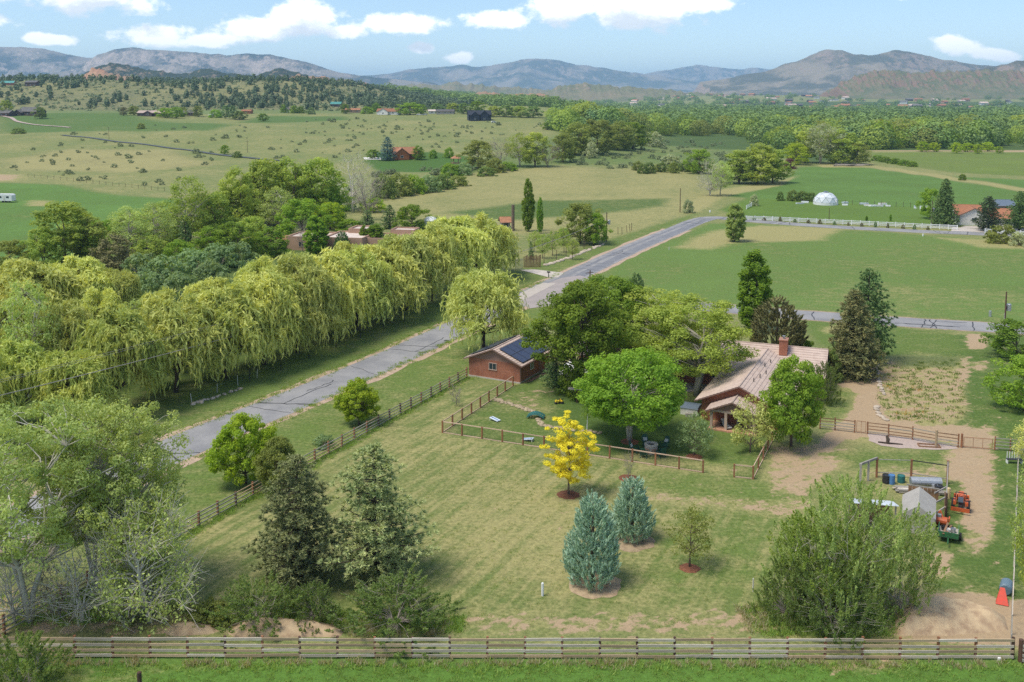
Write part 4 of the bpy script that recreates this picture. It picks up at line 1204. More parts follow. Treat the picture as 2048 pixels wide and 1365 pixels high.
PR['juniper_brown'] = juniper(52, 7.5, 3.2, 620, 16, 0.26, 0.07, 'lf_brown', prof=lambda q: np.clip(np.sin(np.pi * np.clip(0.25 + 0.74 * q, 0, 1)) ** 0.7, 0.05, 1), outw=0.8)
PR['yellow'] = deciduous(60, 7.8, 2.3, 0.20, 'egg', 150, 95, 0.44, 0.085, 0.055, 0.34, 0.15, flat=0.5, tr=0.10, leaf='lf_yellow', bark='bark', nb=90, upw=0.8)
PR['ornamental'] = deciduous(61, 4.5, 1.9, 0.26, 'oval', 85, 26, 0.5, 0.085, 0.055, 0.34, 0.1, tr=0.09, leaf='lf_olive', nb=60)
PR['shrub'] = sprays(70, 4, 3.2, 0.02, 'mound', 260, 48, (0.45, 1.05), 0.095, 0.04, 0.34, outw=0.9, girth=0.17, tr=0.08, stems=7, spread=0.5, bark='twig', leaf='lf_shrub', nb=90, arch=0.25)
PR['shrub2'] = sprays(71, 4, 3.2, 0.02, 'mound', 240, 48, (0.5, 1.2), 0.095, 0.04, 0.40, outw=0.8, girth=0.17, tr=0.08, stems=7, spread=0.55, bark='twig', leaf='lf_shrub', nb=90, arch=0.2)
PR['bush'] = deciduous(72, 3, 2.6, 0.02, 'mound', 60, 46, 0.62, 0.17, 0.11, 0.25, 0.25, tr=0.07, stems=4, spread=0.4, leaf='lf_shrub', bark='twig', nb=20, top=0.6)
PR['thicket'] = sprays(73, 10, 5.0, 0.03, 'oval', 480, 52, (0.5, 1.25), 0.115, 0.048, 0.42)
PR['thicket2'] = sprays(74, 10, 5.0, 0.03, 'fan', 460, 52, (0.5, 1.3), 0.115, 0.048, 0.45)
PR['bare'] = bare(80, 8, 3.4, 'fan', 70, 0.16, 4, 'twig', 7)
PR['bare_pale'] = bare(81, 11, 4.0, 'oval', 90, 0.26, 3, 'bark_white', 7, leaves=1100, leaf='lf_white')
PR['bare_white'] = bare(84, 9, 4.0, 'oval', 110, 0.30, 3, 'bark_white', 7, 0.05, leaves=7000, leaf='lf_cotton', tw=1.9)
PR['bare_tangle'] = bare(85, 9, 4.0, 'oval', 90, 0.28, 3, 'bark_white', 6, 0.05, leaves=500, leaf='lf_cotton', tw=1.9)
PR['bare_bush'] = bare(82, 3, 1.4, 'fan', 50, 0.05, 5, 'twig', 6, 0.05, spread=0.3)
PR['feathery'] = deciduous(83, 4.4, 1.9, 0.12, 'egg', 80, 34, 0.5, 0.11, 0.045, 0.2, 0.2, tr=0.07, leaf='lf_shrub_grey', nb=60)

ORD = ['first', 'second', 'third', 'fourth', 'fifth', 'sixth', 'seventh', 'eighth', 'ninth', 'tenth', 'eleventh', 'twelfth', 'thirteenth', 'fourteenth', 'fifteenth']
# ---- foreground
def tp(*a, **k):
    return plant_px(PR[a[0]], *a[1:], **k)
tp('cotton2', 'cottonwood_tree', 'tall pale cottonwood at the left edge with several grey trunks', 'tree', 60, 1245, 805, 330, rz=0.4)
tp('cotton', 'cottonwood_tree', 'pale cottonwood with white bare lower limbs beside the board fence', 'tree', 262, 1190, 806, 235, rz=2.2)
tp('cotton', 'cottonwood_tree', 'pale cottonwood standing between two others at lower left', 'tree', 190, 1180, 800, 240, rz=4.1)
tp('bare_white', 'dying_tree', 'half-bare whitish tree spreading low branches over the lawn at left', 'tree', 300, 1245, 1010, 190, rz=1.0)
tp('bare_tangle', 'dying_tree', 'bare white-limbed trunk standing left of the half-bare whitish tree', 'tree', 165, 1246, 1065, 140, rz=2.6)
tp('bare_tangle', 'dying_tree', 'bare white-limbed trunk near the left edge beneath the cottonwoods', 'tree', 30, 1250, 1090, 120, rz=4.4)
tp('bare_bush', 'bare_shrub', 'grey leafless shrub at the foot of the left cottonwoods', 'shrub', 120, 1238, 1128, 78)
tp('bare_bush', 'bare_shrub', 'grey leafless shrub under the whitish tree beside the dirt bank', 'shrub', 262, 1245, 1165, 80)
tp('shrub', 'shrub', 'green shrub in the bottom left corner in front of the fence', 'shrub', 45, 1392, 1268, 170)
tp('pine', 'pine_tree', 'olive-brown pine on the left of the pair on the front lawn', 'tree', 598, 1165, 908, 228, leaf='lf_pine_olive')
tp('pine2', 'pine_tree', 'grey-green pine on the right of the pair on the front lawn', 'tree', 752, 1158, 888, 236)
tp('shrub2', 'shrub', 'leafy green shrub left of the pines above the sandy bank', 'shrub', 515, 1246, 1158, 180)
tp('shrub', 'shrub', 'leafy green shrub directly below the left pine', 'shrub', 625, 1242, 1165, 110)
tp('shrub', 'shrub', 'large dark green shrub in front of the right pine', 'shrub', 790, 1254, 1160, 240)
tp('bush', 'shrub', 'low yellow-green shrub between the whitish tree and the shrub row', 'shrub', 425, 1242, 1205, 90, leaf='lf_olive')
tp('maple3', 'maple_tree', 'bright green maple at the roadside, nearest to the camera', 'tree', 492, 968, 824, 122)
tp('maple2', 'maple_tree', 'small round lime green tree on the verge near the brick garage', 'tree', 718, 850, 756, 80)
tp('maple2', 'olive_tree', 'dull olive-green tree leaning over the board fence', 'tree', 556, 992, 872, 88, leaf='lf_olive')
tp('bare_bush', 'bare_shrub', 'small leafless shrub on the lawn by the garage fence', 'shrub', 912, 812, 768, 28)
tp('bush', 'shrub', 'low grey-green shrub on the verge outside the board fence', 'shrub', 648, 892, 872, 46, leaf='lf_shrub_grey')
tp('yellow', 'golden_locust_tree', 'golden yellow tree in a ring of red mulch on the lawn', 'tree', 1137, 990, 820, 98)
tp('juniper', 'blue_juniper', 'larger, nearer of the two blue-green junipers on the lawn', 'shrub', 1185, 1166, 988, 118)
tp('juniper2', 'blue_juniper', 'smaller blue-green juniper behind the larger one', 'shrub', 1264, 1078, 954, 86)
tp('ornamental', 'ornamental_tree', 'small sparse olive tree on the lawn right of the junipers', 'tree', 1379, 1135, 1018, 92)
tp('bare_bush', 'bare_sapling', 'leafless sapling in a red mulch ring beside the yard fence', 'sapling', 1256, 956, 905, 22)
tp('thicket', 'willow_thicket', 'tall yellow-green thicket in front of the equipment pen', 'tree', 1690, 1238, 935, 235, leaf='lf_thicket')
tp('thicket2', 'willow_thicket', 'leafy thicket on the left flank of the tall clump by the pen', 'tree', 1640, 1225, 1020, 230, leaf='lf_cotton_mid')
tp('thicket', 'willow_thicket', 'rounded thicket in front of the tall clump above the fence', 'tree', 1665, 1268, 1110, 190, leaf='lf_shrub')
tp('thicket2', 'willow_thicket', 'low thicket on the right flank of the tall clump by the trailer', 'tree', 1798, 1228, 1015, 195, leaf='lf_thicket')
tp('shrub', 'shrub', 'dark green shrub at the left foot of the willow thicket', 'shrub', 1575, 1240, 1115, 130)
tp('bare_bush', 'brush_pile', 'grey brush piled against the right side of the thicket', 'brush', 1782, 1225, 1170, 70)
# ---- round the house
tp('maple', 'maple_tree', 'broad bright green maple on the yard lawn beside the fire pit', 'tree', 1259, 882, 700, 214)
tp('shade', 'shade_tree', 'tall dark green tree between the garage and the house', 'tree', 1158, 792, 564, 180)
tp('shade2', 'shade_tree', 'tall dark green tree behind the one beside the garage', 'tree', 1212, 735, 552, 170)
tp('cotton3', 'cottonwood_tree', 'feathery green cottonwood behind the house, left of the pair', 'tree', 1300, 745, 578, 190)
tp('cotton4', 'cottonwood_tree', 'cottonwood with a stout trunk beside the house patio', 'tree', 1393, 792, 592, 212)
tp('cotton3', 'cottonwood_tree', 'leafy green tree between the two cottonwoods behind the house', 'tree', 1345, 770, 632, 130)
tp('spruce_mid', 'spruce_tree', 'small dark spruce at the back corner of the garage', 'tree', 1112, 772, 685, 66)
tp('bush', 'shrub', 'green shrub under the dark trees beside the garage spruce', 'shrub', 1150, 792, 735, 70, leaf='lf_maple_dark')
tp('maple3', 'maple_tree', 'bright green tree in front of the right side of the house', 'tree', 1582, 893, 708, 122, leaf='lf_maple')
tp('feathery', 'feathery_tree', 'wispy grey-green young tree in a mulch ring by the fire pit', 'tree', 1388, 912, 826, 74)
tp('feathery', 'feathery_tree', 'wispy yellow-green tree in front of the porch', 'tree', 1500, 905, 792, 86, leaf='lf_willow_olive')
tp('bush', 'shrub', 'yellow shrub by the hot tub at the house corner', 'shrub', 1418, 838, 806, 34, leaf='lf_willow')
tp('poplar', 'poplar_tree', 'columnar green poplar behind the house by the side road', 'tree', 1506, 662, 498, 66)
tp('juniper_brown', 'juniper_tree', 'broad brown-green juniper right of the columnar poplar', 'tree', 1553, 712, 594, 106)
tp('spruce_brown', 'spruce_tree', 'large brownish spruce in front of the darker one by the drive', 'tree', 1703, 752, 578, 132)
tp('pine', 'spruce_tree', 'dark green conifer behind the brownish spruce by the drive', 'tree', 1732, 724, 535, 132, leaf='lf_spruce')
tp('bush', 'shrub', 'rounded green shrub against the right end of the house', 'shrub', 1652, 760, 698, 60, leaf='lf_shrub')
tp('shrub', 'shrub', 'multi-stemmed green shrub by the dirt drive right of the house', 'shrub', 1647, 808, 722, 66)
tp('bush', 'shrub', 'dark green shrub behind the brick chimney end of the house', 'shrub', 1600, 712, 676, 60, leaf='lf_maple_dark')
tp('grove3', 'leafy_tree', 'dark green tree at the right edge beside the utility pole', 'tree', 2032, 715, 640, 104)
tp('grove3', 'leafy_tree', 'bright green tree cut off by the right edge beside the track', 'tree', 2050, 822, 712, 118, leaf='lf_maple')
tp('airy', 'sparse_tree', 'thin grey-green tree at the right edge behind the ranch gate', 'tree', 2058, 945, 840, 80, leaf='lf_willow_olive')
tp('airy', 'sparse_tree', 'sparse pale tree against the right-hand fence, cut off by the photo edge', 'tree', 2062, 1165, 905, 90, leaf='lf_cotton')
tp('airy', 'sparse_tree', 'sparse grey-green tree nearest on the right edge above the red bucket', 'tree', 2068, 1235, 985, 90, leaf='lf_cotton_mid')
tp('willow_round', 'willow_tree', 'round olive willow standing alone between the road and garage', 'tree', 968, 708, 545, 148)
tp('juniper_brown', 'juniper_tree', 'dark juniper poking up behind the trees at the road junction', 'tree', 1272, 622, 546, 40, leaf='lf_spruce')
# ---- the willow row along the road and the thicket behind it
wl = [(240, 828, 628, 150), (352, 785, 586, 150), (451, 757, 570, 142), (528, 729, 545, 142), (595, 706, 524, 132), (655, 678, 508, 132), (714, 660, 497, 128),
      (765, 641, 490, 118), (812, 622, 472, 118), (862, 603, 456, 112), (908, 584, 440, 120), (955, 562, 428, 116), (985, 548, 442, 78)]
WROW = 'weeping willows in the row along the road'
for i, (x, yb, yt, w) in enumerate(wl):
    if i == 0:
        lb = 'greener weeping willow at the near end of the roadside row'
    elif i == len(wl) - 1:
        lb = 'narrow weeping willow at the far end of the row by the neighbour gate'
    else:
        lb = 'yellow-green weeping willow, ' + ORD[i] + ' from the near end of the roadside row'
    tp(('willow3', 'willow', 'willow2', 'willow4', 'willow5')[i % 5], 'weeping_willow', lb, 'tree', x, yb, yt + (0, 6, -5, 8, -4)[i * 3 % 5], w * (1.1, 1.24, 1.16)[i % 3], group=WROW, leaf='lf_willow_green' if i == 0 else ('lf_willow' if i % 4 else 'lf_willow_olive'))
BACK = 'yellow willows massed at the left edge'
for i, (x, yb, yt, w, lf) in enumerate([(-30, 700, 540, 190, 'lf_willow'), (70, 690, 524, 180, 'lf_willow'), (160, 672, 520, 150, 'lf_willow'), (240, 668, 540, 80, 'lf_willow_olive'),
                                        (20, 770, 606, 170, 'lf_willow_green'), (130, 780, 610, 150, 'lf_willow_olive'), (205, 742, 585, 110, 'lf_willow'),
                                        (320, 740, 590, 110, 'lf_willow_olive'), (420, 700, 558, 110, 'lf_willow'), (520, 668, 520, 110, 'lf_willow'), (600, 640, 512, 110, 'lf_willow_olive'), (700, 600, 488, 100, 'lf_willow'),
                                        (40, 858, 690, 150, 'lf_willow_green'), (150, 868, 705, 140, 'lf_willow_green'), (-60, 900, 680, 160, 'lf_willow_green')]):
    lb = ['yellow willow cut off by the left edge at the top of the mass', 'big yellow willow second from the left edge in the upper mass', 'yellow willow at the right of the upper left mass',
          'small olive willow at the right tip of the upper left mass', 'greenish willow at the left edge below the yellow crowns', 'olive willow in the middle of the left mass', 'yellow willow pointing up between the left mass and the row',
          'olive willow behind the near end of the roadside row', 'yellow willow behind the third roadside willow', 'yellow willow behind the fourth roadside willow', 'olive willow behind the fifth roadside willow', 'yellow willow in front of the adobe house behind the row',
          'greener willow low at the left edge above the power line', 'greener willow right of the one low at the left edge', 'greener willow mostly outside the left edge of the photo'][i]
    tp(('willow5', 'willow2', 'willow3', 'willow4', 'willow')[i % 5], 'weeping_willow', lb, 'tree', x, yb, yt, w, group=BACK if i < 7 else ('willows behind the roadside row' if i < 12 else 'greener willows low at the left edge'), leaf=lf)
for i, (x, yb, yt, w) in enumerate([(60, 800, 560, 120), (275, 745, 600, 95)]):
    tp('airy', 'cottonwood_tree', ('grey-green cottonwood rising among the willows at the left edge', 'pale green cottonwood between the left willows and the roadside row')[i], 'tree', x, yb, yt, w, leaf='lf_cotton')
# grey-green thicket on the wet ground behind
THK = 'grey-green thicket behind the willow row'
for i, (x, yb, yt, w) in enumerate([(285, 560, 510, 80), (335, 570, 515, 90), (390, 555, 500, 90), (440, 540, 490, 90), (300, 595, 545, 80), (360, 600, 548, 80), (480, 530, 486, 70), (250, 590, 550, 60), (420, 575, 525, 80)]):
    tp('bush', 'shrub', 'grey-green thicket shrub behind the willow row, ' + ORD[[7, 0, 4, 1, 5, 2, 8, 3, 6].index(i)] + ' from the left', 'shrub', x, yb, yt, w, group=THK, leaf='lf_shrub_grey')
# ---- the grove on the left and the trees round the adobe house
GROVE = [('grove', 130, 528, 402, 110, 'lf_cotton_mid', 'dark leafy tree at the left end of the grove beside the green field'),
         ('grove2', 185, 522, 432, 80, 'lf_olive', 'smaller olive tree in front of the left end of the grove'),
         ('grove2', 225, 552, 465, 74, 'lf_brown', 'russet-leaved tree in front of the grove at left'),
         ('airy', 255, 520, 412, 90, 'lf_cotton', 'pale airy tree in the left part of the grove'),
         ('airy', 305, 512, 405, 86, 'lf_cotton', 'pale airy tree left of the white-trunked cottonwood'),
         ('airy', 378, 495, 352, 92, 'lf_cotton_mid', 'cottonwood with a white bare trunk in the middle of the grove'),
         ('spruce_mid', 372, 500, 428, 40, 'lf_spruce', 'dark spruce beneath the white-trunked cottonwood'),
         ('grove', 435, 488, 385, 70, 'lf_cotton_mid', 'leafy tree right of the white-trunked cottonwood'),
         ('grove2', 482, 470, 328, 76, 'lf_cotton_mid', 'tall leafy cottonwood at the left of the tall grove'),
         ('grove', 528, 455, 316, 84, 'lf_cotton_mid', 'tall leafy cottonwood second in the tall grove'),
         ('grove2', 582, 452, 310, 92, 'lf_cotton_mid', 'tallest leafy cottonwood in the middle of the tall grove'),
         ('grove', 640, 450, 314, 92, 'lf_cotton_mid', 'tall leafy cottonwood at the right of the tall grove'),
         ('airy', 560, 470, 375, 80, 'lf_cotton', 'pale tree in front of the tall grove'),
         ('bare_pale', 706, 425, 308, 84, None, 'whitish bare tree beside the tall grove'),
         ('bare', 735, 440, 345, 70, None, 'bare grey tree in front of the whitish one'),
         ('grove3', 605, 480, 396, 92, 'lf_maple', 'spreading green tree shading the left of the adobe house'),
         ('grove2', 470, 520, 440, 80, 'lf_maple_dark', 'green tree left of the adobe house'),
         ('grove2', 545, 515, 452, 70, 'lf_maple_dark', 'dark tree directly in front of the left adobe wing'),
         ('poplar', 632, 512, 430, 46, 'lf_maple', 'bright green upright tree in front of the adobe house'),
         ('bare', 606, 505, 440, 34, None, 'bare upright tree by the adobe porch'),
         ('juniper_brown', 685, 512, 462, 32, 'lf_spruce', 'dark green juniper in front of the adobe wall'),
         ('poplar', 728, 500, 450, 20, 'lf_maple_dark', 'slim dark evergreen at the right of the adobe house'),
         ('poplar', 752, 500, 448, 46, 'lf_maple_dark', 'leafy tree hiding the right adobe wing'),
         ('spruce_mid', 735, 462, 420, 44, 'lf_spruce', 'dark pine behind the adobe house, left of the pair'),
         ('spruce_mid', 780, 458, 410, 46, 'lf_spruce', 'dark pine behind the adobe house, right of the pair'),
         ('grove3', 825, 470, 410, 76, 'lf_maple_dark', 'round dark green tree behind the right end of the adobe house'),
         ('grove3', 748, 425, 396, 44, 'lf_bright', 'lime green tree behind the adobe house'),
         ('grove3', 660, 460, 404, 60, 'lf_bright', 'lime green tree beside the spreading tree at the adobe house'),
         ('bush', 700, 462, 440, 60, 'lf_maple', 'green shrub in the adobe house yard')]
FILL = 'leafy trees filling the grove behind the willow row'
for i, (p, x, yb, yt, w, lf) in enumerate([('grove2', 90, 540, 452, 70, 'lf_cotton_mid'), ('grove', 160, 500, 420, 80, 'lf_cotton_mid'), ('grove3', 205, 505, 440, 70, 'lf_maple'), ('grove', 265, 500, 425, 80, 'lf_cotton_mid'),
                                           ('grove2', 335, 490, 400, 76, 'lf_cotton_mid'), ('grove', 405, 480, 385, 70, 'lf_olive'), ('grove2', 425, 520, 450, 70, 'lf_maple'), ('grove3', 505, 500, 432, 70, 'lf_cotton_mid'),
                                           ('grove', 455, 470, 372, 66, 'lf_cotton_mid'), ('grove2', 610, 445, 330, 80, 'lf_cotton_mid'), ('grove', 555, 445, 326, 70, 'lf_cotton_mid'), ('grove3', 660, 450, 372, 60, 'lf_maple'),
                                           ('grove', 505, 455, 345, 60, 'lf_olive'), ('grove2', 300, 540, 470, 70, 'lf_cotton_mid'), ('grove3', 360, 545, 480, 70, 'lf_maple'), ('grove3', 20, 545, 480, 70, 'lf_olive')]):
    tp(p, 'grove_tree', 'leafy tree filling the grove behind the willow row, ' + (ORD + ['sixteenth'])[sorted([90, 160, 205, 265, 335, 405, 425, 505.5, 455, 610, 555, 660, 505, 300, 360, 20]).index(x if i != 7 else 505.5)] + ' from the left', 'tree', x, yb, yt, w, group=FILL, leaf=lf)
for (p, x, yb, yt, w, lf, lb) in GROVE:
    tp(p, 'grove_tree', lb, 'tree', x, yb, yt, w, leaf=lf)
tp('bare_pale', 'dying_tree', 'half-bare tree standing in the willow row', 'tree', 745, 600, 500, 70)
# ---- along the far side of the road
tp('poplar', 'poplar_tree', 'tall slim dark poplar on the edge of the dry field', 'tree', 1056, 464, 356, 24, leaf='lf_maple_dark')
tp('poplar', 'poplar_tree', 'thin young poplar right of the tall slim one', 'tree', 1080, 468, 394, 13)
tp('grove3', 'leafy_tree', 'round olive-green tree by the road pole', 'tree', 1160, 488, 405, 78, leaf='lf_olive')
tp('grove3', 'leafy_tree', 'green tree right beside the round olive one at the roadside', 'tree', 1190, 490, 425, 50, leaf='lf_maple')
YNG = 'young trees in the neighbour roadside plot'
for i, (x, yb, yt, w) in enumerate([(1085, 518, 468, 30), (1105, 512, 462, 30), (1128, 506, 455, 30), (1145, 520, 478, 26), (1068, 505, 462, 30)]):
    tp('ornamental', 'young_tree', 'young leafy tree in the roadside plot beyond the neighbour gate, ' + ORD[[1, 2, 3, 4, 0][i]] + ' from the left', 'tree', x, yb, yt, w, group=YNG, leaf='lf_cotton_mid')
tp('spruce_mid', 'spruce_tree', 'narrow blue-green spruce by the neighbour gate', 'tree', 1021, 522, 452, 18, leaf='lf_blue_spruce')
tp('spruce_mid', 'spruce_tree', 'small narrow spruce right of the neighbour gate', 'tree', 1062, 520, 482, 14)
tp('poplar', 'sapling', 'lone leafy sapling in the pale grass by the road bend', 'tree', 1470, 484, 406, 38, leaf='lf_cotton')
tp('bush', 'silver_shrub', 'silvery shrub beside the roadside pole at the bend', 'shrub', 1376, 426, 400, 24, leaf='lf_white')
tp('bush', 'silver_shrub', 'silvery shrub at the corner of the white fence', 'shrub', 1508, 412, 390, 20, leaf='lf_white')
tp('spruce', 'spruce_tree', 'tall dark spruce beside the white house with the brown roof', 'tree', 1888, 452, 356, 58, leaf='lf_spruce')
tp('grove3', 'leafy_tree', 'round green tree left of the tall spruce', 'tree', 1860, 438, 376, 42, leaf='lf_maple')
tp('pine', 'pine_tree', 'broad dark pine in front of the white house', 'tree', 1976, 462, 392, 64, leaf='lf_pine_far')
tp('pine2', 'pine_tree', 'dark pine at the right edge beyond the white house', 'tree', 2038, 462, 382, 62, leaf='lf_spruce')
tp('bush', 'shrub', 'yellow-green shrub on the verge by the white fence', 'shrub', 2004, 486, 452, 62, leaf='lf_olive')
tp('bush', 'shrub', 'silvery shrub at the right edge of the pale grass', 'shrub', 2038, 492, 466, 34, leaf='lf_white')
HEDGE = 'dark hedge behind the garden by the dome'
for i, (x, yb, yt, w) in enumerate([(1560, 402, 384, 14), (1585, 402, 381, 26), (1605, 402, 383, 26), (1622, 403, 386, 24)]):
    tp('bush', 'hedge_shrub', 'dark hedge shrub left of the white dome greenhouse, ' + ORD[i] + ' from the left', 'shrub', x, yb, yt, w, group=HEDGE)
WSH = 'small rusty shrubs along the white fence'
for k in range(14):
    x = 1505 + k * 27 + _rz.uniform(-4, 4)
    yb = 439.5 + (x - 1480) * (20.5 / 360)
    tp('bush', 'small_shrub', 'small dark shrub along the white fence, ' + ORD[k] + ' from the left', 'shrub', x, yb, yb - _rz.uniform(7, 11), _rz.uniform(5, 8), group=WSH, leaf='lf_brown' if k % 3 else 'lf_spruce')
for i, x in enumerate((1733, 1781)):
    tp('poplar', 'sapling', ('short dark conifer sapling behind the white fence', 'slim green sapling behind the white fence')[i], 'tree', x, 442, 432 if i == 0 else 428, 5)
# ---- middle distance
MID = [('grove3', 957, 338, 280, 60, 'lf_olive', 'old spreading tree with a thick trunk beside the brick house garden'),
       ('bare', 1000, 334, 276, 46, None, 'bare pale tree right of the old spreading tree'),
       ('airy', 1040, 334, 266, 58, 'lf_cotton_mid', 'airy tree at the left of the copse beyond the dry field'),
       ('grove', 1070, 334, 264, 50, 'lf_cotton_mid', 'leafy tree in the copse beyond the dry field'),
       ('bare', 1095, 335, 285, 50, None, 'bare grey brush tree in the copse beyond the dry field'),
       ('grove3', 1125, 325, 268, 50, 'lf_olive', 'olive tree at the right of the copse beyond the dry field'),
       ('grove2', 1150, 310, 242, 72, 'lf_olive', 'yellow-green tree at the left of the bright clump by the sage flat'),
       ('grove3', 1195, 308, 238, 80, 'lf_olive', 'yellow-green tree in the middle of the bright clump by the sage flat'),
       ('grove2', 1235, 300, 240, 70, 'lf_olive', 'yellow-green tree at the right of the bright clump by the sage flat'),
       ('grove', 1265, 298, 244, 60, 'lf_maple_dark', 'dark green tree behind the bright clump by the sage flat'),
       ('bush', 1305, 294, 266, 46, 'lf_white', 'large silvery bush in the middle of the sage flat'),
       ('bush', 1182, 316, 286, 28, 'lf_white', 'silvery bush at the left of the sage flat'),
       ('bush', 1342, 330, 310, 40, 'lf_white', 'pale bush at the near edge of the sage flat'),
       ('grove3', 1398, 348, 298, 50, 'lf_maple', 'bright green tree left of the white-trunked pair'),
       ('bare_pale', 1420, 392, 318, 48, None, 'white-trunked half-bare tree by the road bend, left'),
       ('airy', 1440, 392, 322, 46, 'lf_cotton', 'white-trunked half-bare tree by the road bend, right'),
       ('grove', 1478, 368, 300, 66, 'lf_cotton_mid', 'leafy cottonwood left in the clump by the hay field'),
       ('grove2', 1515, 368, 284, 84, 'lf_cotton_mid', 'tall leafy cottonwood in the clump by the hay field'),
       ('grove', 1545, 366, 298, 62, 'lf_cotton_mid', 'leafy cottonwood right in the clump by the hay field'),
       ('grove3', 1592, 330, 286, 48, 'lf_bright', 'yellow-green tree at the corner of the hay field'),
       ('bush', 1578, 338, 318, 26, 'lf_purple', 'purple-leaved bush at the corner of the hay field'),
       ('airy', 1640, 328, 248, 78, 'lf_white', 'silvery airy tree at the head of the hay field'),
       ('grove', 1610, 326, 262, 50, 'lf_cotton_mid', 'leafy tree left of the silvery tree'),
       ('grove2', 1685, 328, 256, 82, 'lf_cotton_mid', 'large leafy tree right of the silvery tree'),
       ('grove3', 1715, 330, 285, 50, 'lf_olive', 'rounded tree at the right end of the field-head trees'),
       ('bush', 1925, 361, 349, 14, 'lf_maple_dark', 'lone dark bush on the ditch bank in the right field'),
       ('spruce_mid', 775, 321, 274, 42, 'lf_blue_spruce', 'blue spruce beside the orange brick house'),
       ('grove3', 746, 318, 299, 24, 'lf_maple_dark', 'small dark tree left of the blue spruce'),
       ('grove2', 838, 320, 290, 24, 'lf_maple_dark', 'dark green tree at the right end of the brick house'),
       ('bush', 866, 317, 300, 16, 'lf_maple', 'green bush on the brick house lawn'),
       ('bush', 898, 316, 296, 22, 'lf_maple', 'rounded green bush right on the brick house lawn'),
       ('grove3', 450, 309, 290, 18, 'lf_maple', 'small lone tree beside the dark pasture track'),
       ('bush', 475, 316, 303, 17, 'lf_shrub', 'round shrub beside the pasture track, rightmost'),
       ('grove3', 526, 243, 227, 20, 'lf_maple_dark', 'round dark tree on the green bench below the ridge'),
       ('grove3', 1092, 260, 245, 18, 'lf_maple_dark', 'round lone bush on the slope below the dark house')]
for (p, x, yb, yt, w, lf, lb) in MID:
    tp(p, 'field_tree' if p != 'bush' else 'field_shrub', lb, 'tree' if p != 'bush' else 'shrub', x, yb, yt, w, leaf=lf)
LINE = 'shrubs in the line below the brick house'
for i, (x, yb, yt, w) in enumerate([(770, 398, 352, 50), (800, 392, 350, 56), (828, 388, 352, 50), (858, 384, 352, 50), (885, 378, 350, 50), (915, 372, 352, 46), (900, 352, 328, 44), (925, 350, 326, 44), (972, 352, 334, 40), (990, 345, 318, 44), (1015, 342, 325, 40), (690, 420, 372, 60)]):
    tp('bush', 'hedgerow_shrub', 'shrub in the tangled hedgerow below the brick house, ' + ORD[sorted([770, 800, 828, 858, 885, 915, 900, 925, 972, 990, 1015, 690]).index(x)] + ' from the left', 'shrub', x, yb, yt, w, group=LINE, leaf=('lf_shrub', 'lf_olive', 'lf_maple', 'lf_shrub_grey')[i % 4])
DIT = 'dark shrubs along the ditch in the right field'
for i, (x, yb, w) in enumerate([(1755, 322, 24), (1772, 325, 26), (1790, 328, 26), (1808, 331, 26), (1825, 334, 20)]):
    tp('bush', 'ditch_shrub', 'dark green shrub in the row on the ditch bank, ' + ORD[i] + ' from the left', 'shrub', x, yb, yb - 11, w, group=DIT, leaf='lf_maple_dark')
BRS = 'reedy shrubs along the near edge of the sage flat'
for k in range(11):
    tp('bush', 'brush_shrub', 'low dark brush along the near edge of the sage flat, ' + ORD[k] + ' from the left', 'shrub', 1275 + k * 12, 344 + _rz.uniform(-3, 4), 326 + _rz.uniform(-3, 5), 22, group=BRS, leaf='lf_olive' if k % 3 == 0 else 'lf_shrub')
FLR = 'young yellow-green trees along the gravel road edge of the wood'
for i, (x, yb, yt, w) in enumerate([(1845, 304, 283, 22), (1868, 304, 285, 22), (1912, 307, 285, 20), (1935, 304, 286, 26), (1955, 308, 288, 16), (1975, 303, 284, 24), (1998, 307, 293, 16)]):
    tp('grove3', 'young_tree', 'yellow-green young tree at the edge of the river wood, ' + ORD[i] + ' from the left', 'tree', x, yb, yt, w, group=FLR, leaf='lf_bright')

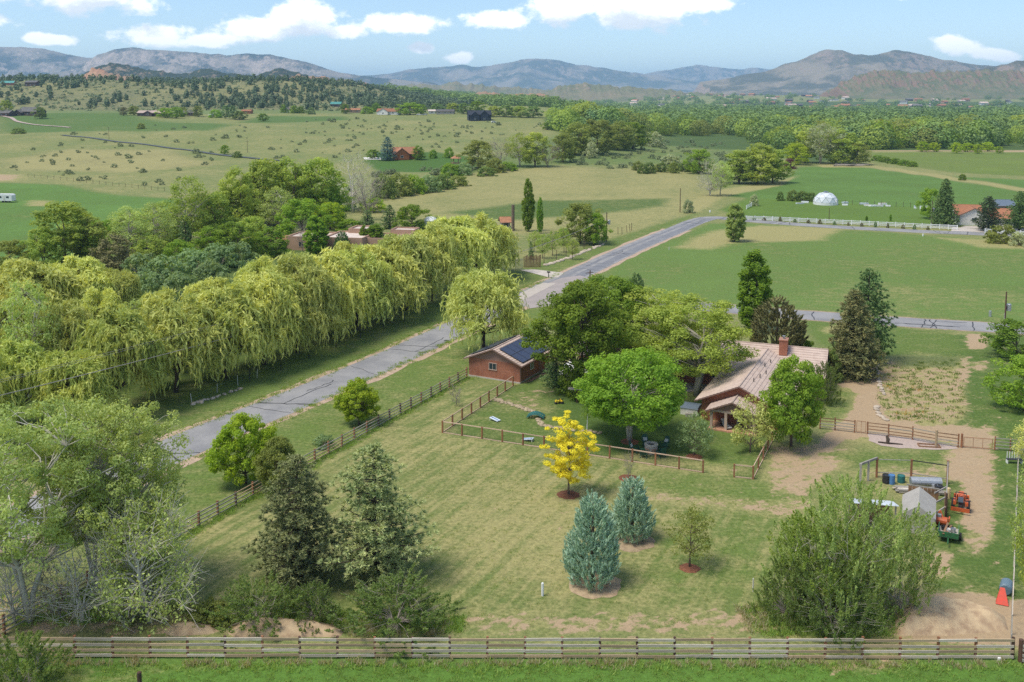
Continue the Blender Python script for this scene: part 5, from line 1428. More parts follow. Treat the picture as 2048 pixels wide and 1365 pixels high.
BENCH = 'trees and bushes round the houses on the bench'
for i, (x, yb, yt, w, lf) in enumerate([(248, 232, 214, 16, 'lf_brown'), (268, 231, 212, 22, 'lf_olive'), (330, 236, 216, 30, 'lf_maple'), (352, 237, 214, 30, 'lf_maple'), (366, 234, 214, 18, 'lf_olive'),
                                        (396, 234, 212, 20, 'lf_olive'), (432, 236, 220, 26, 'lf_maple'), (452, 238, 210, 16, 'lf_spruce'), (466, 239, 211, 16, 'lf_spruce'), (480, 240, 222, 26, 'lf_shrub'),
                                        (12, 232, 200, 26, 'lf_cotton_mid'), (80, 238, 214, 24, 'lf_shrub'), (568, 226, 210, 14, 'lf_maple'), (588, 227, 212, 20, 'lf_maple_dark'), (602, 227, 214, 18, 'lf_maple_dark'),
                                        (622, 229, 216, 16, 'lf_shrub_grey'), (690, 228, 208, 18, 'lf_maple_dark'), (735, 228, 214, 24, 'lf_maple'), (752, 224, 207, 22, 'lf_maple_dark'), (820, 230, 205, 46, 'lf_maple'),
                                        (842, 228, 208, 22, 'lf_maple_dark'), (874, 226, 207, 26, 'lf_forest'), (906, 226, 206, 30, 'lf_cotton_mid'), (928, 228, 206, 26, 'lf_forest'), (955, 226, 202, 34, 'lf_maple_dark'),
                                        (988, 234, 212, 30, 'lf_cotton_mid'), (1012, 234, 210, 34, 'lf_forest'), (1040, 235, 212, 34, 'lf_cotton_mid'), (1066, 236, 212, 34, 'lf_forest'), (38, 268, 256, 26, 'lf_shrub'), (282, 258, 247, 18, 'lf_olive')]):
    lb = ('leafy tree or bush near the bench houses at far left' if x < 160 else 'leafy tree or bush round the brown bench houses' if x < 520 else 'leafy tree round the middle bench houses' if x < 800 else 'leafy tree in the belt beside the navy house')
    tp('grove3' if yb - yt > 17 else 'bush', 'bench_tree', lb, 'tree', x, yb, yt, w, group=BENCH, leaf=lf)
# ---- sagebrush dotted over the pasture: one thing each
PR['sage'] = deciduous(90, 1.6, 1.3, 0.0, 'mound', 22, 18, 0.42, 0.15, 0.10, 0.2, 0.2, tr=0.05, stems=3, spread=0.4, leaf='lf_sage', bark='twig', nb=6, top=0.5)
sg_mesh = PR['sage']['crown']; sg_mesh.materials.append(M['lf_sage'])
rs_ = random.Random(4)
def pxpoly(poly):
    xs_ = [p[0] for p in poly]; ys_ = [p[1] for p in poly]
    while True:
        x = rs_.uniform(min(xs_), max(xs_)); y = rs_.uniform(min(ys_), max(ys_))
        ins = False
        for i in range(len(poly)):
            a = poly[i]; b = poly[(i + 1) % len(poly)]
            if (a[1] > y) != (b[1] > y) and x < (b[0] - a[0]) * (y - a[1]) / (b[1] - a[1]) + a[0]:
                ins = not ins
        if ins:
            return x, y
def scatter_sage(poly, n, s0, s1, label, group, name):
    first = None
    for k in range(n):
        x, y = pxpoly(poly)
        b = G(x, y)
        if first is None:
            first = obj(name, sg_mesh, M['lf_sage'])
            o = first
        else:
            o = first.copy(); COL.objects.link(o)
        s = rs_.uniform(s0, s1) * (1.5 if rs_.random() < 0.12 else 1.0)
        o.location = b; o.scale = (s * rs_.uniform(0.9, 1.35), s, s * rs_.uniform(0.8, 1.1)); o.rotation_euler = (0, 0, rs_.uniform(0, 6.28))
        tag(o, label, 'shrub', group)
scatter_sage([(100, 275), (330, 245), (520, 250), (720, 240), (760, 320), (640, 315), (420, 330), (330, 378), (20, 350), (60, 275)], 120, 0.45, 1.3, 'dark sagebrush clump dotted over the left pasture', 'sagebrush on the left pasture', 'sagebrush')
scatter_sage([(600, 240), (720, 236), (930, 242), (1090, 250), (1060, 268), (960, 280), (880, 300), (830, 300), (780, 275), (640, 290)], 100, 0.45, 1.25, 'dark sagebrush clump on the slope above the brick house', 'sagebrush on the slope above the brick house', 'sagebrush')
scatter_sage([(1150, 318), (1280, 285), (1450, 285), (1480, 318), (1400, 335), (1180, 340), (1130, 336)], 100, 0.7, 1.5, 'grey-green bush on the sage flat before the river wood', 'bushes on the sage flat', 'sagebrush')
scatter_sage([(740, 352), (930, 330), (950, 345), (760, 362)], 14, 1.0, 2.0, 'low bush in the meadow below the brick house', 'bushes in the meadow below the brick house', 'sagebrush')

# ---- far pines on the ridge and the river wood
def far_blob(seed, H, Rr, n, L, W, prof, tf=0.05, ups=0.3):
    rg = np.random.default_rng(seed)
    s = rg.uniform(0, 1, n * 3); p = PROF[prof](s); kp = rg.uniform(0, 1, n * 3) < p; s = s[kp][:n]; p = p[kp][:n]
    a = rg.uniform(0, 6.283, len(s)); f = lump(rg)
    rad = Rr * p * (1 + 0.22 * f(a, s)) * np.sqrt(rg.uniform(0.35, 1, len(s)))
    C = np.stack([rad * np.cos(a), rad * np.sin(a), H * (tf + (1 - tf) * s)], 1)
    d = nrm(np.stack([np.cos(a) * p, np.sin(a) * p, (s - 0.4) * 1.4], 1) + 0.6 * unit(rg, len(s)) + np.array([0, 0, ups]))
    V, F = faces_about(rg, C, d, L, W)
    return V, F, np.clip(0.5 + 0.28 * f(a * 2, s * 2) + rg.uniform(-0.3, 0.3, len(s)), 0, 1)
def far_mesh(name, mat, *a, **k):
    V, F, at_ = far_blob(*a, **k)
    me = np_mesh(name, V, F, attr=at_)
    me.materials.append(mat)
    return me
pine_m = [far_mesh('far_pine', M['lf_pine_far'], 100 + i, 8, 2.7, 150, 0.75, 0.5, 'egg', 0.02) for i in range(3)]
wood_m = [far_mesh('far_tree', M[('lf_forest', 'lf_cotton_mid', 'lf_forest', 'lf_maple_dark', 'lf_olive', 'lf_forest', 'lf_cotton_mid', 'lf_spruce')[i]], 110 + i, 13, 7.5, 800, 0.58, 0.44, ('round', 'oval', 'round', 'egg')[i % 4], 0.0) for i in range(8)]
rgp = np.random.default_rng(9)
def singles(meshes, pts, hs, name, label, cat, group, wr=1.0, href=8.0):
    for k, (x, y) in enumerate(pts):
        s = hs[k] / href
        o = obj(name, meshes[k % len(meshes)], None, None, (x, y, Tz(x, y) - 0.1), rgp.uniform(0, 6.28), (s * wr * rgp.uniform(0.85, 1.2), s * wr * rgp.uniform(0.85, 1.2), s))
        tag(o, label, cat, group)
def mass(name, label, blobs, pts, hs, mat, href, wr=1.0):
    Vs = []; Fs = []; As = []; o = 0
    for k, (x, y) in enumerate(pts):
        V, F, A = blobs[k % len(blobs)]
        s = hs[k] / href; a = rgp.uniform(0, 6.28); ca, sa = math.cos(a), math.sin(a)
        w = s * wr * rgp.uniform(0.85, 1.2)
        W_ = np.stack([(V[:, 0] * ca - V[:, 1] * sa) * w + x, (V[:, 0] * sa + V[:, 1] * ca) * w + y, V[:, 2] * s + Tz(x, y) - 0.1], 1)
        Vs.append(W_); Fs.append(F + o); As.append(np.clip(A * 0.45 + rgp.uniform(0, 0.6) ** 1.2, 0, 1)); o += len(V)
    ob_ = obj(name, np_mesh(name, np.concatenate(Vs), np.concatenate(Fs), attr=np.concatenate(As)), mat)
    tag(ob_, label, 'wood'); kind(ob_, 'stuff')
    return ob_
# ridge pines
pts = []
while len(pts) < 2300:
    x = rgp.uniform(-1050, -60); y = rgp.uniform(985, 1750)
    px = 1024 + FOC * x / y
    if px < -60 or px > 940:
        continue
    n_ = float(vnoise(np.array(x / 55.0), np.array(y / 55.0), 7))
    low = max(0.0, 1 - (y - 985) / 130.0)
    dens = (0.42 + 1.3 * (n_ - 0.35)) * (1 - 0.8 * low * (1 if x < -330 else 0.3)) * (0.25 if (x < -380 and y < 1170) else 1.0)
    if rgp.uniform() < dens:
        pts.append((x, y))
pts.sort(key=lambda p: p[1])
hs = rgp.uniform(5.0, 10.0, len(pts))
singles(pine_m, pts[:290], hs[:290], 'ridge_pine', 'dark pine dotted on the lower face of the stony ridge at left', 'tree', 'pines on the near face of the left ridge')
pb = [far_blob(120 + i, 8, 2.7, 90, 0.95, 0.62, 'egg', 0.02) for i in range(4)]
mass('ridge_pine_wood', 'dark pine wood covering the upper part of the stony ridge', pb, pts[290:], hs[290:], M['lf_pine_far'], 8.0)
scrub = []
while len(scrub) < 2200:
    x = rgp.uniform(-1050, -60); y = rgp.uniform(975, 1450)
    px = 1024 + FOC * x / y
    if -60 < px < 940:
        scrub.append((x, y))
sb = [far_blob(140 + i, 2.0, 2.2, 26, 0.8, 0.55, 'mound', 0.0) for i in range(3)]
mass('ridge_scrub', 'grey-green scrub covering the slopes of the stony ridge', sb, scrub, rgp.uniform(1.0, 2.4, len(scrub)), M['lf_sage'], 2.0)
# river wood
WOODS = [((1120, 268), (1090, 240), (1300, 236), (1500, 240), (1740, 250), (2100, 256), (2100, 298), (1740, 300), (1560, 300), (1480, 272), (1280, 268))]
poly = P(WOODS[0])
pp = np.array(poly)
pts = []
while len(pts) < 900:
    x = rgp.uniform(pp[:, 0].min(), pp[:, 0].max()); y = rgp.uniform(pp[:, 1].min(), pp[:, 1].max())
    if sdist(poly, np.array([x]), np.array([y]))[0] > 0:
        pts.append((x, y))
pts.sort(key=lambda p: p[1])
hs = rgp.uniform(10, 20, len(pts))
singles(wood_m, pts[:290], hs[:290], 'river_tree', 'leafy tree in the near part of the river wood', 'tree', 'trees of the river wood, near part', 1.15, 13.0)
fb = [far_blob(130 + i, 13, 7.6, 170, 1.15, 0.85, ('round', 'oval', 'round', 'egg')[i], 0.0) for i in range(4)]
far_pts = pts[290:]
while len(far_pts) < 3000:
    px = rgp.uniform(660, 2120); yy = 1150 * (3.6) ** (rgp.uniform() ** 0.8)
    x = (px - 1024) / FOC * yy
    if px < 1080 and yy < 1150 + (1080 - px) * 2.2:
        continue
    if float(vnoise(np.array(x / 150.0), np.array(yy / 220.0), 15)) < 0.30:
        continue
    if yy > 2200 and px > 1250 and rgp.uniform() < (0.8 if px > 1550 else 0.5):
        continue
    far_pts.append((x, yy))
mass('river_wood', 'broad green wood filling the river valley before the mountains', fb, far_pts, rgp.uniform(8, 17, len(far_pts)), M['lf_forest'], 13.0, 1.3)
# ================================================================== fences
def unit_rail(w, h):
    mb = MB().box((0.5, 0, 0), (1, w, h))
    return mb.mesh('rail')
def fence(label, cat, posts, post_h, rails, post_mesh, rail_mesh, post_mat, rail_mats, name='board_fence', seed=1, lean=0.02, jitter=0.02, rail_side=0.0, skip=(), group=None, gate_gaps=()):
    """posts: list of (x, y); one mesh object per post and per rail"""
    rr = random.Random(seed)
    x0, y0 = posts[0]
    root = thing(name, label, cat, (x0, y0, Tz(x0, y0)), 0, group)
    pm = {}
    def mesh_for(base, mat, key):
        if (key, mat.name) not in pm:
            c = base.copy(); c.materials.clear(); c.materials.append(mat); pm[(key, mat.name)] = c
        return pm[(key, mat.name)]
    for i, (x, y) in enumerate(posts):
        pmat = post_mat[rr.randrange(len(post_mat))] if isinstance(post_mat, list) else post_mat
        o = obj('post', mesh_for(post_mesh, pmat, 'p'), None, root, (x - x0, y - y0, Tz(x, y) - Tz(x0, y0)))
        o.rotation_euler = (rr.uniform(-lean, lean), rr.uniform(-lean, lean), math.atan2(posts[min(i + 1, len(posts) - 1)][1] - posts[max(i - 1, 0)][1], posts[min(i + 1, len(posts) - 1)][0] - posts[max(i - 1, 0)][0]))
        o.scale = (1, 1, post_h * rr.uniform(0.97, 1.04))
    for i in range(len(posts) - 1):
        if i in skip:
            continue
        a = posts[i]; b = posts[i + 1]
        dx, dy = b[0] - a[0], b[1] - a[1]; L = math.hypot(dx, dy)
        nx_, ny_ = dy / L * rail_side, -dx / L * rail_side
        for k, h in enumerate(rails):
            rm = rail_mats[rr.randrange(len(rail_mats))]
            o = obj('rail', mesh_for(rail_mesh, rm, 'r'), None, root, (a[0] - x0 + nx_, a[1] - y0 + ny_, h + rr.uniform(-jitter, jitter) + Tz(*a) - Tz(x0, y0)))
            o.rotation_euler = (rr.uniform(-0.05, 0.05), rr.uniform(-0.012, 0.012), math.atan2(dy, dx))
            o.scale = (L * rr.uniform(0.995, 1.012), 1, rr.uniform(0.9, 1.1))
    return root
def line_posts(a, b, n):
    return [(a[0] + (b[0] - a[0]) * i / n, a[1] + (b[1] - a[1]) * i / n) for i in range(n + 1)]
post_sq = MB().box((0, 0, 0.47), (0.15, 0.15, 1.06)).mesh('post')
post_round = MB().tube([(0, 0, -0.06), (0, 0, 1.0)], [0.085, 0.075], 8).mesh('post')
rail_wide = unit_rail(0.055, 0.18)
rail_thin = unit_rail(0.05, 0.09)
A = (-33.8, 59.95); B = (33.0, 59.75)
fence('weathered whitewashed four-rail board fence across the bottom of the photo', 'fence', line_posts(A, B, 27), 1.48, [0.22, 0.58, 0.95, 1.36], post_sq, rail_wide,
      [M['post_rust'], M['post_rust'], M['post_dark']], [M['rail_old'], M['rail_old'], M['rail_tan'], M['rail_tan']], seed=3, rail_side=0.10, jitter=0.03)
part('corner_post', MB().tube([(0, 0, -0.1), (0, 0, 1.55)], [0.16, 0.15], 8), M['post_dark'], bpy.data.objects['board_fence'], (B[0] + 0.35 - A[0], B[1] - 0.3 - A[1], 0))
fence('board fence turning the corner out of the photo at lower right', 'fence', [(33.4, 59.3), (35.3, 57.9), (37.2, 56.5)], 1.35, [0.25, 0.6, 0.95, 1.25], post_sq, rail_wide, M['post_dark'], [M['rail_grey']], seed=5, rail_side=0.10)
LF0 = (-37.5, 61.5); LF1 = (-5.95, 123.0)
fence('long grey four-rail fence running beside the road to the garage', 'fence', line_posts((-36.0, 60.6), LF1, 30), 1.38, [0.25, 0.58, 0.92, 1.26], post_sq, rail_thin,
      [M['post_rust'], M['post_dark'], M['post_rust']], [M['rail_grey'], M['rail_grey'], M['rail_tan']], seed=7, rail_side=0.10, name='road_fence')
# yard fence: cedar top and bottom rails between dark posts, wire in between
YC = G2(885, 866); YA = G2(1026, 772.5); YB = G2(1406, 946); YD = G2(1468, 955); YE = G2(1506, 959); YG = G2(1553, 867)
def yard(label, a, b, n, seed):
    f = fence(label, 'fence', line_posts(a, b, n), 1.32, [0.06, 1.27], post_sq, rail_thin, M['post_rust'], [M['rail_cedar']], name='yard_fence', seed=seed, rail_side=0.0, jitter=0.005, lean=0.008)
    mb = MB()
    dx, dy = b[0] - a[0], b[1] - a[1]
    for k in range(1, 8):
        z = 0.06 + 1.2 * k / 8
        mb.bar((0, 0, z), (dx, dy, z), 0.006, 0.006)
    L = math.hypot(dx, dy)
    for k in range(int(L / 0.3)):
        s = k * 0.3 / L
        mb.bar((dx * s, dy * s, 0.08), (dx * s, dy * s, 1.25), 0.005, 0.005)
    part('wire_mesh', mb, M['dark_metal'], f)
    return f
yard('cedar-railed yard fence running from the garage corner to the lawn corner', YC, YA, 8, 11)
yard('cedar-railed yard fence along the front of the fire pit lawn', YC, YB, 12, 12)
yard('short cedar-railed fence panel right of the yard opening', YD, YE, 1, 13)
yard('cedar-railed yard fence running back from the opening towards the porch', YE, YG, 5, 14)
# ranch fence on the right with a gate
RF = [G2(1640, 858), G2(1670, 861), G2(1709, 865.5)]
fence('reddish post-and-rail fence between the house and the small gate', 'fence', RF, 1.42, [0.3, 0.62, 0.95, 1.3], post_round, rail_thin, M['post_rust'], [M['rail_grey'], M['wood_brown']], seed=21, rail_side=0.08, name='ranch_fence')
RF = [G2(1735, 868.5), G2(1777, 873.5), G2(1825, 880), G2(1873, 889), G2(1916, 895)]
fence('reddish post-and-rail fence behind the pink gravel pad', 'fence', RF, 1.45, [0.3, 0.62, 0.95, 1.32], post_round, rail_thin, M['post_rust'], [M['wood_brown'], M['rail_grey']], seed=22, rail_side=0.08, name='ranch_fence')
RF = [G2(1989, 900.5), G2(2020, 903), G2(2060, 905)]
fence('reddish post-and-rail fence right of the wide wire gate', 'fence', RF, 1.45, [0.3, 0.62, 0.95, 1.3], post_round, rail_thin, M['post_rust'], [M['rail_grey']], seed=23, rail_side=0.08, name='ranch_fence')
def gate(label, a, b, h, mat, bars=3, name='field_gate', z0=0.12):
    g = thing(name, label, 'gate', (a[0], a[1], Tz(*a)), math.atan2(b[1] - a[1], b[0] - a[0]))
    L = math.hypot(b[0] - a[0], b[1] - a[1]) - 0.3
    mb = MB()
    for z in (z0, h):
        mb.bar((0.15, 0, z), (0.15 + L, 0, z), 0.05, 0.05)
    for x in (0.15, 0.15 + L):
        mb.bar((x, 0, z0 + 0.025), (x, 0, h - 0.025), 0.05, 0.05)
    part('gate_frame', mb, mat, g)
    for k in range(1, bars + 1):
        x = 0.15 + L * k / (bars + 1)
        part('bar', MB().bar((x, 0.0, z0 + 0.03), (x, 0.0, h - 0.03), 0.035, 0.035), mat, g)
    mb = MB()
    for k in range(1, 7):
        z = z0 + (h - z0) * k / 7
        mb.bar((0.2, 0.03, z), (0.1 + L, 0.03, z), 0.008, 0.008)
    part('wire_infill', mb, M['dark_metal'], g)
    return g
gate('small rusty wire gate in the ranch fence', G2(1710, 865.5), G2(1734, 868.5), 1.35, M['post_rust'], 1)
gate('wide rusty wire gate across the track', G2(1924, 895.5), G2(1987, 900.5), 1.15, M['post_rust'], 2)
part('double_post', MB().tube([(0, 0, -0.1), (0, 0, 1.5)], [0.12, 0.11], 8), M['post_rust'], bpy.data.objects['field_gate.001'], (-0.05, 0, 0))
# side fence running away on the right
fence('thin grey wire-and-rail fence running away along the right edge', 'fence', line_posts((33.1, 60.2), (52.5, 96.2), 15), 1.5, [1.42], MB().tube([(0, 0, -0.05), (0, 0, 1.0)], [0.06, 0.05], 6).mesh('post'), rail_thin, [M['wood_grey'], M['rail_old'], M['post_dark']], [M['rail_old'], M['rail_grey']], seed=31, name='side_fence')
# white fence by the far road
WF = []
for k in range(25):
    x = 1492 + k * 17.6
    WF.append(G2(x, 440.5 + (x - 1492) * (19.7 / 420)))
wp = MB().box((0, 0, 0.5), (0.22, 0.22, 1.04)).mesh('post'); wr_ = unit_rail(0.07, 0.2)
fence('long white three-rail fence along the far road', 'fence', WF, 1.35, [0.35, 0.75, 1.15], wp, wr_, M['white'], [M['white']], name='white_fence', seed=41, lean=0.0, jitter=0.0)
fence('white three-rail fence right of the concrete driveway', 'fence', [G2(1970, 467), G2(1987, 468), G2(2005, 469.2), G2(2023, 470.4), G2(2041, 471.6), G2(2060, 473)], 1.35, [0.35, 0.75, 1.15], wp, wr_, M['white'], [M['white']], name='white_fence', seed=42, lean=0.0, jitter=0.0)
fence('short white fence panel standing at the drive corner by the silvery shrub', 'fence', [G2(1493, 419), G2(1503, 413.5)], 1.35, [0.35, 0.75, 1.15], wp, wr_, M['white'], [M['white']], name='white_fence', seed=43, lean=0.0, jitter=0.0)
tpost = MB().tube([(0, 0, -0.05), (0, 0, 1.0)], [0.07, 0.06], 6).mesh('post')
fence('dark wire fence behind the garden by the dome greenhouse', 'fence', [G2(1676 + k * 14.5, 409 + k * 0.62) for k in range(16)], 1.7, [1.2], tpost, unit_rail(0.02, 0.03), M['post_dark'], [M['dark_metal']], name='wire_fence', seed=44)
fence('dark post fence along the edge of the left pasture', 'fence', [G2(56 + k * 13.0, 354 + k * 1.35 + (k * 0.035) ** 2) for k in range(22)], 1.5, [1.1], tpost, unit_rail(0.03, 0.04), M['post_dark'], [M['dark_metal']], name='wire_fence', seed=45)
fence('dark post fence along the neighbour roadside plot', 'fence', [G2(1088, 528), G2(1113, 521), G2(1132, 514), G2(1150, 506), G2(1168, 499), G2(1186, 492)], 2.3, [1.2], tpost, unit_rail(0.02, 0.03), M['post_dark'], [M['dark_metal']], name='wire_fence', seed=46)
fence('old crooked posts on the bank beside the far road', 'fence', [G2(1236, 470), G2(1244, 470), G2(1254, 466), G2(1260, 464), G2(1263, 462)], 2.0, [], tpost, rail_thin, M['post_dark'], [M['wood_grey']], name='old_fence', seed=47, lean=0.12)
fence('thin dark posts of the wire fence in front of the willow row', 'fence', [G2(500, 764), G2(562, 741), G2(618, 717), G2(672, 696), G2(721, 677), G2(768, 659), G2(809, 644), G2(848, 630)], 2.2, [], tpost, rail_thin, M['dark_metal'], [M['dark_metal']], name='wire_fence', seed=48, lean=0.05)
fence('pale stakes with green netting at the foot of the near willows', 'fence', [G2(384, 808), G2(434, 786), G2(476, 771), G2(514, 757)], 1.3, [0.55, 0.9], MB().tube([(0, 0, -0.05), (0, 0, 1.0)], [0.04, 0.04], 6).mesh('post'), unit_rail(0.02, 0.03), M['offwhite'], [M['lf_shrub_grey']], name='netting_fence', seed=49, lean=0.15)

# ================================================================== buildings
def tiles(a, b, c, d, course=0.36, lift=0.045):
    """stepped tile courses on a slope: eave a-b, ridge d-c (a under d, b under c)"""
    a, b, c, d = (Vector(v) for v in (a, b, c, d))
    n = (b - a).cross(d - a).normalized()
    if n.z < 0:
        n = -n
    run = (d - a).length
    k = max(3, int(run / course))
    mb = MB()
    for i in range(k):
        s0, s1 = i / k, (i + 1) / k
        p0 = a.lerp(d, s0); p1 = b.lerp(c, s0); q0 = a.lerp(d, s1); q1 = b.lerp(c, s1)
        lo = n * lift
        mb.add([p0 + lo, p1 + lo, q1 + n * 0.004, q0 + n * 0.004, p0, p1], [(0, 1, 2, 3), (4, 5, 1, 0)])
    return mb
def put(xf, loc, rz=0.0):
    """a place given in a wing's own frame -> the house's frame"""
    (ox, oy, oz), a = xf
    return (ox + loc[0] * math.cos(a) - loc[1] * math.sin(a), oy + loc[0] * math.sin(a) + loc[1] * math.cos(a), oz + loc[2]), a + rz
ID = ((0, 0, 0), 0.0)
def window(parent, w, h, loc, rz, frame=None, divs=1, depth=0.06, xf=ID):
    """frame proud of the wall with a recessed pane; faces local -y"""
    f = frame or M['white']
    loc, rz = put(xf, loc, rz)
    t_ = 0.075
    mb = MB()
    mb.box((0, 0, h / 2 - t_ / 2), (w, depth, t_)).box((0, 0, -h / 2 + t_ / 2), (w + 0.12, depth + 0.06, t_))
    mb.box((-w / 2 + t_ / 2, 0, 0), (t_, depth, h - 2 * t_ - 0.004)).box((w / 2 - t_ / 2, 0, 0), (t_, depth, h - 2 * t_ - 0.004))
    for k in range(divs):
        mb.box((-w / 2 + w * (k + 1) / (divs + 1), 0.004, 0), (t_ * 0.7, depth * 0.8, h - 2 * t_ - 0.004))
    win = part('window', mb, f, parent, loc, rz)
    part('pane', MB().box((0, depth * 0.2, 0), (w - t_, 0.02, h - t_)), M['glass'], win)
    return win
def gable(parent, L, W, wh, rise, oh, wall_mat, roof_mat, fascia, y0=0.0, gable_mat=None, course=0.36, eave_mat=None, roof_parts=True, walls=True, thick=0.14, x0=0.0, z0=0.0, xf=ID):
    """gable-roofed block: front gable at y0 facing -y, ridge along +y for L, W wide about x0"""
    hw = W / 2
    if walls:
        part('wall', MB().box((x0, y0 + L / 2, z0 + wh / 2), (W, L, wh)), wall_mat, parent, xf[0], xf[1])
        for yy in (y0 + 0.01, y0 + L - 0.16):
            g = MB().prism([(x0 - hw, z0 + wh + 0.002), (x0 + hw, z0 + wh + 0.002), (x0, z0 + wh + rise - 0.05)], yy, yy + 0.15)
            part('gable_end', g, gable_mat or wall_mat, parent, xf[0], xf[1])
    sl = rise / hw
    ex = hw + oh; ez = z0 + wh - oh * sl + 0.10
    rz_ = z0 + wh + rise + 0.10
    ya, yb = y0 - oh, y0 + L + oh
    for s in (-1, 1):
        base = MB()
        e = x0 + s * ex
        base.add([(e, ya, ez), (e, yb, ez), (x0, yb, rz_), (x0, ya, rz_), (e, ya, ez - thick), (e, yb, ez - thick), (x0, yb, rz_ - thick), (x0, ya, rz_ - thick)],
                 [(0, 1, 2, 3), (7, 6, 5, 4), (0, 4, 5, 1), (0, 3, 7, 4), (1, 5, 6, 2)])
        r_ = part('roof_slope', base, fascia, parent, xf[0], xf[1])
        up_ = 0.006
        kind(part('roof_tiles', tiles((e, ya, ez + up_), (e, yb, ez + up_), (x0, yb, rz_ + up_), (x0, ya, rz_ + up_), course), roof_mat, r_), 'stuff')
    for s in (-1, 1):
        part('gutter', MB().tube([(x0 + s * (ex + 0.05), ya, ez - 0.06), (x0 + s * (ex + 0.05), yb, ez - 0.06)], 0.06, 6), fascia, parent, xf[0], xf[1])
    cap = MB().tube([(x0, ya, rz_ + 0.02), (x0, yb, rz_ + 0.02)], 0.10, 6)
    part('ridge_cap', cap, roof_mat, parent, xf[0], xf[1])
    return ez, rz_
ROT = R(-25.0)
def rot2(p, o, a=ROT):
    return (o[0] + p[0] * math.cos(a) - p[1] * math.sin(a), o[1] + p[0] * math.sin(a) + p[1] * math.cos(a))
# ---- brick garage with solar panels
gA = G2(938, 752); gB = G2(1040, 768)
grot = math.atan2(gB[1] - gA[1], gB[0] - gA[0])
gar = thing('brick_garage', 'small red brick garage with solar panels on its pink tile roof', 'garage', ((gA[0] + gB[0]) / 2, (gA[1] + gB[1]) / 2, 0), grot)
GW = math.hypot(gB[0] - gA[0], gB[1] - gA[1])
GL = 8.6
ez, rz_ = gable(gar, GL, GW, 2.55, 1.55, 0.5, M['brick'], M['tile'], M['fascia'], gable_mat=M['siding_mauve'], course=0.42)
part('foundation', MB().box((0, GL / 2, 0.09), (GW + 0.1, GL + 0.1, 0.18)), M['concrete'], gar)
window(gar, 1.15, 0.95, (-0.2, -0.03, 1.75), 0, M['trim_tan'], 1)
window(gar, 1.0, 1.0, (GW / 2 + 0.03, 3.4, 1.6), R(90), M['white'], 1)
dr = part('door', MB().box((0, 0, 0), (0.95, 0.06, 2.05)), M['siding_mauve'], gar, (GW / 2 + 0.035, 6.0, 1.05), R(90))
part('handle', MB().box((0.36, -0.05, 0.0), (0.06, 0.05, 0.06)), M['metal'], dr)
part('downspout', MB().bar((GW / 2 + 0.05, 0.1, 0.2), (GW / 2 + 0.05, 0.1, 2.5), 0.08, 0.08), M['fascia'], gar)
sl = math.atan2(1.55, GW / 2)
slen = (GW / 2 + 0.5) / math.cos(sl)
for s in (-1, 1):
    cols, rows = (5, 2)
    pw, ph = 1.62, 1.86
    for c_ in range(cols):
        for r_ in range(rows):
            q = 0.28 + ph * (r_ + 0.5)
            ex = GW / 2 + 0.5
            x = s * (ex - q * math.cos(sl)); z = ez + q * math.sin(sl) + 0.16
            y = 0.30 + pw * (c_ + 0.5)
            sp = part('solar_panel', MB().box((0, 0, 0), (ph - 0.03, pw - 0.03, 0.04)), M['dark_metal'], gar, (x, y, z), rot=(0, s * sl, 0))
            part('cells', MB().box((0, 0, 0.024), (ph - 0.1, pw - 0.1, 0.012)), M['solar'], sp)
# ---- main house
HO = (25.6, 104.9)
house = thing('brick_house', 'sprawling red brick ranch house with pink tile roofs and a chimney', 'house', (HO[0], HO[1], 0), ROT)
gable(house, 16.5, 8.6, 2.55, 1.95, 0.65, M['brick'], M['tile'], M['fascia'], course=0.45, gable_mat=M['brick'])
# rear wing across the back
RW = ((6.6, 18.9, 0), R(94))
gable(house, 31.0, 9.0, 2.6, 2.15, 0.6, M['brick'], M['tile'], M['fascia'], course=0.45, xf=RW)
for k, yy in enumerate((12.5, 16.0, 21.0, 25.5)):
    window(house, 1.5, 1.3, (-4.53, yy, 1.55), R(-90), M['trim_tan'], 1, xf=RW)
window(house, 1.4, 1.2, (-0.2, -0.03, 1.6), 0, M['trim_tan'], 1, xf=RW)
ch = part('chimney', MB().box((0, 0, 0), (1.0, 1.4, 1.9)).box((0, 0, 1.0), (1.14, 1.54, 0.12)), M['brick'], house, (1.9, 17.4, 5.0), R(4))
part('flue_cap', MB().lathe([(0.0, 0.42), (0.2, 0.38), (0.2, 0.28), (0.13, 0.26), (0.13, 0.0)], 10, (0, 0, 1.07)), M['metal'], ch)
for k in range(5):
    part('vent_pipe', MB().tube([(0, 0, 0), (0, 0, 0.42)], 0.06, 8), M['dark_metal'], house, (0.9 + 0.28 * (k % 3), 3.2 + 2.3 * k, 4.25 - 0.13 * (k % 3)))
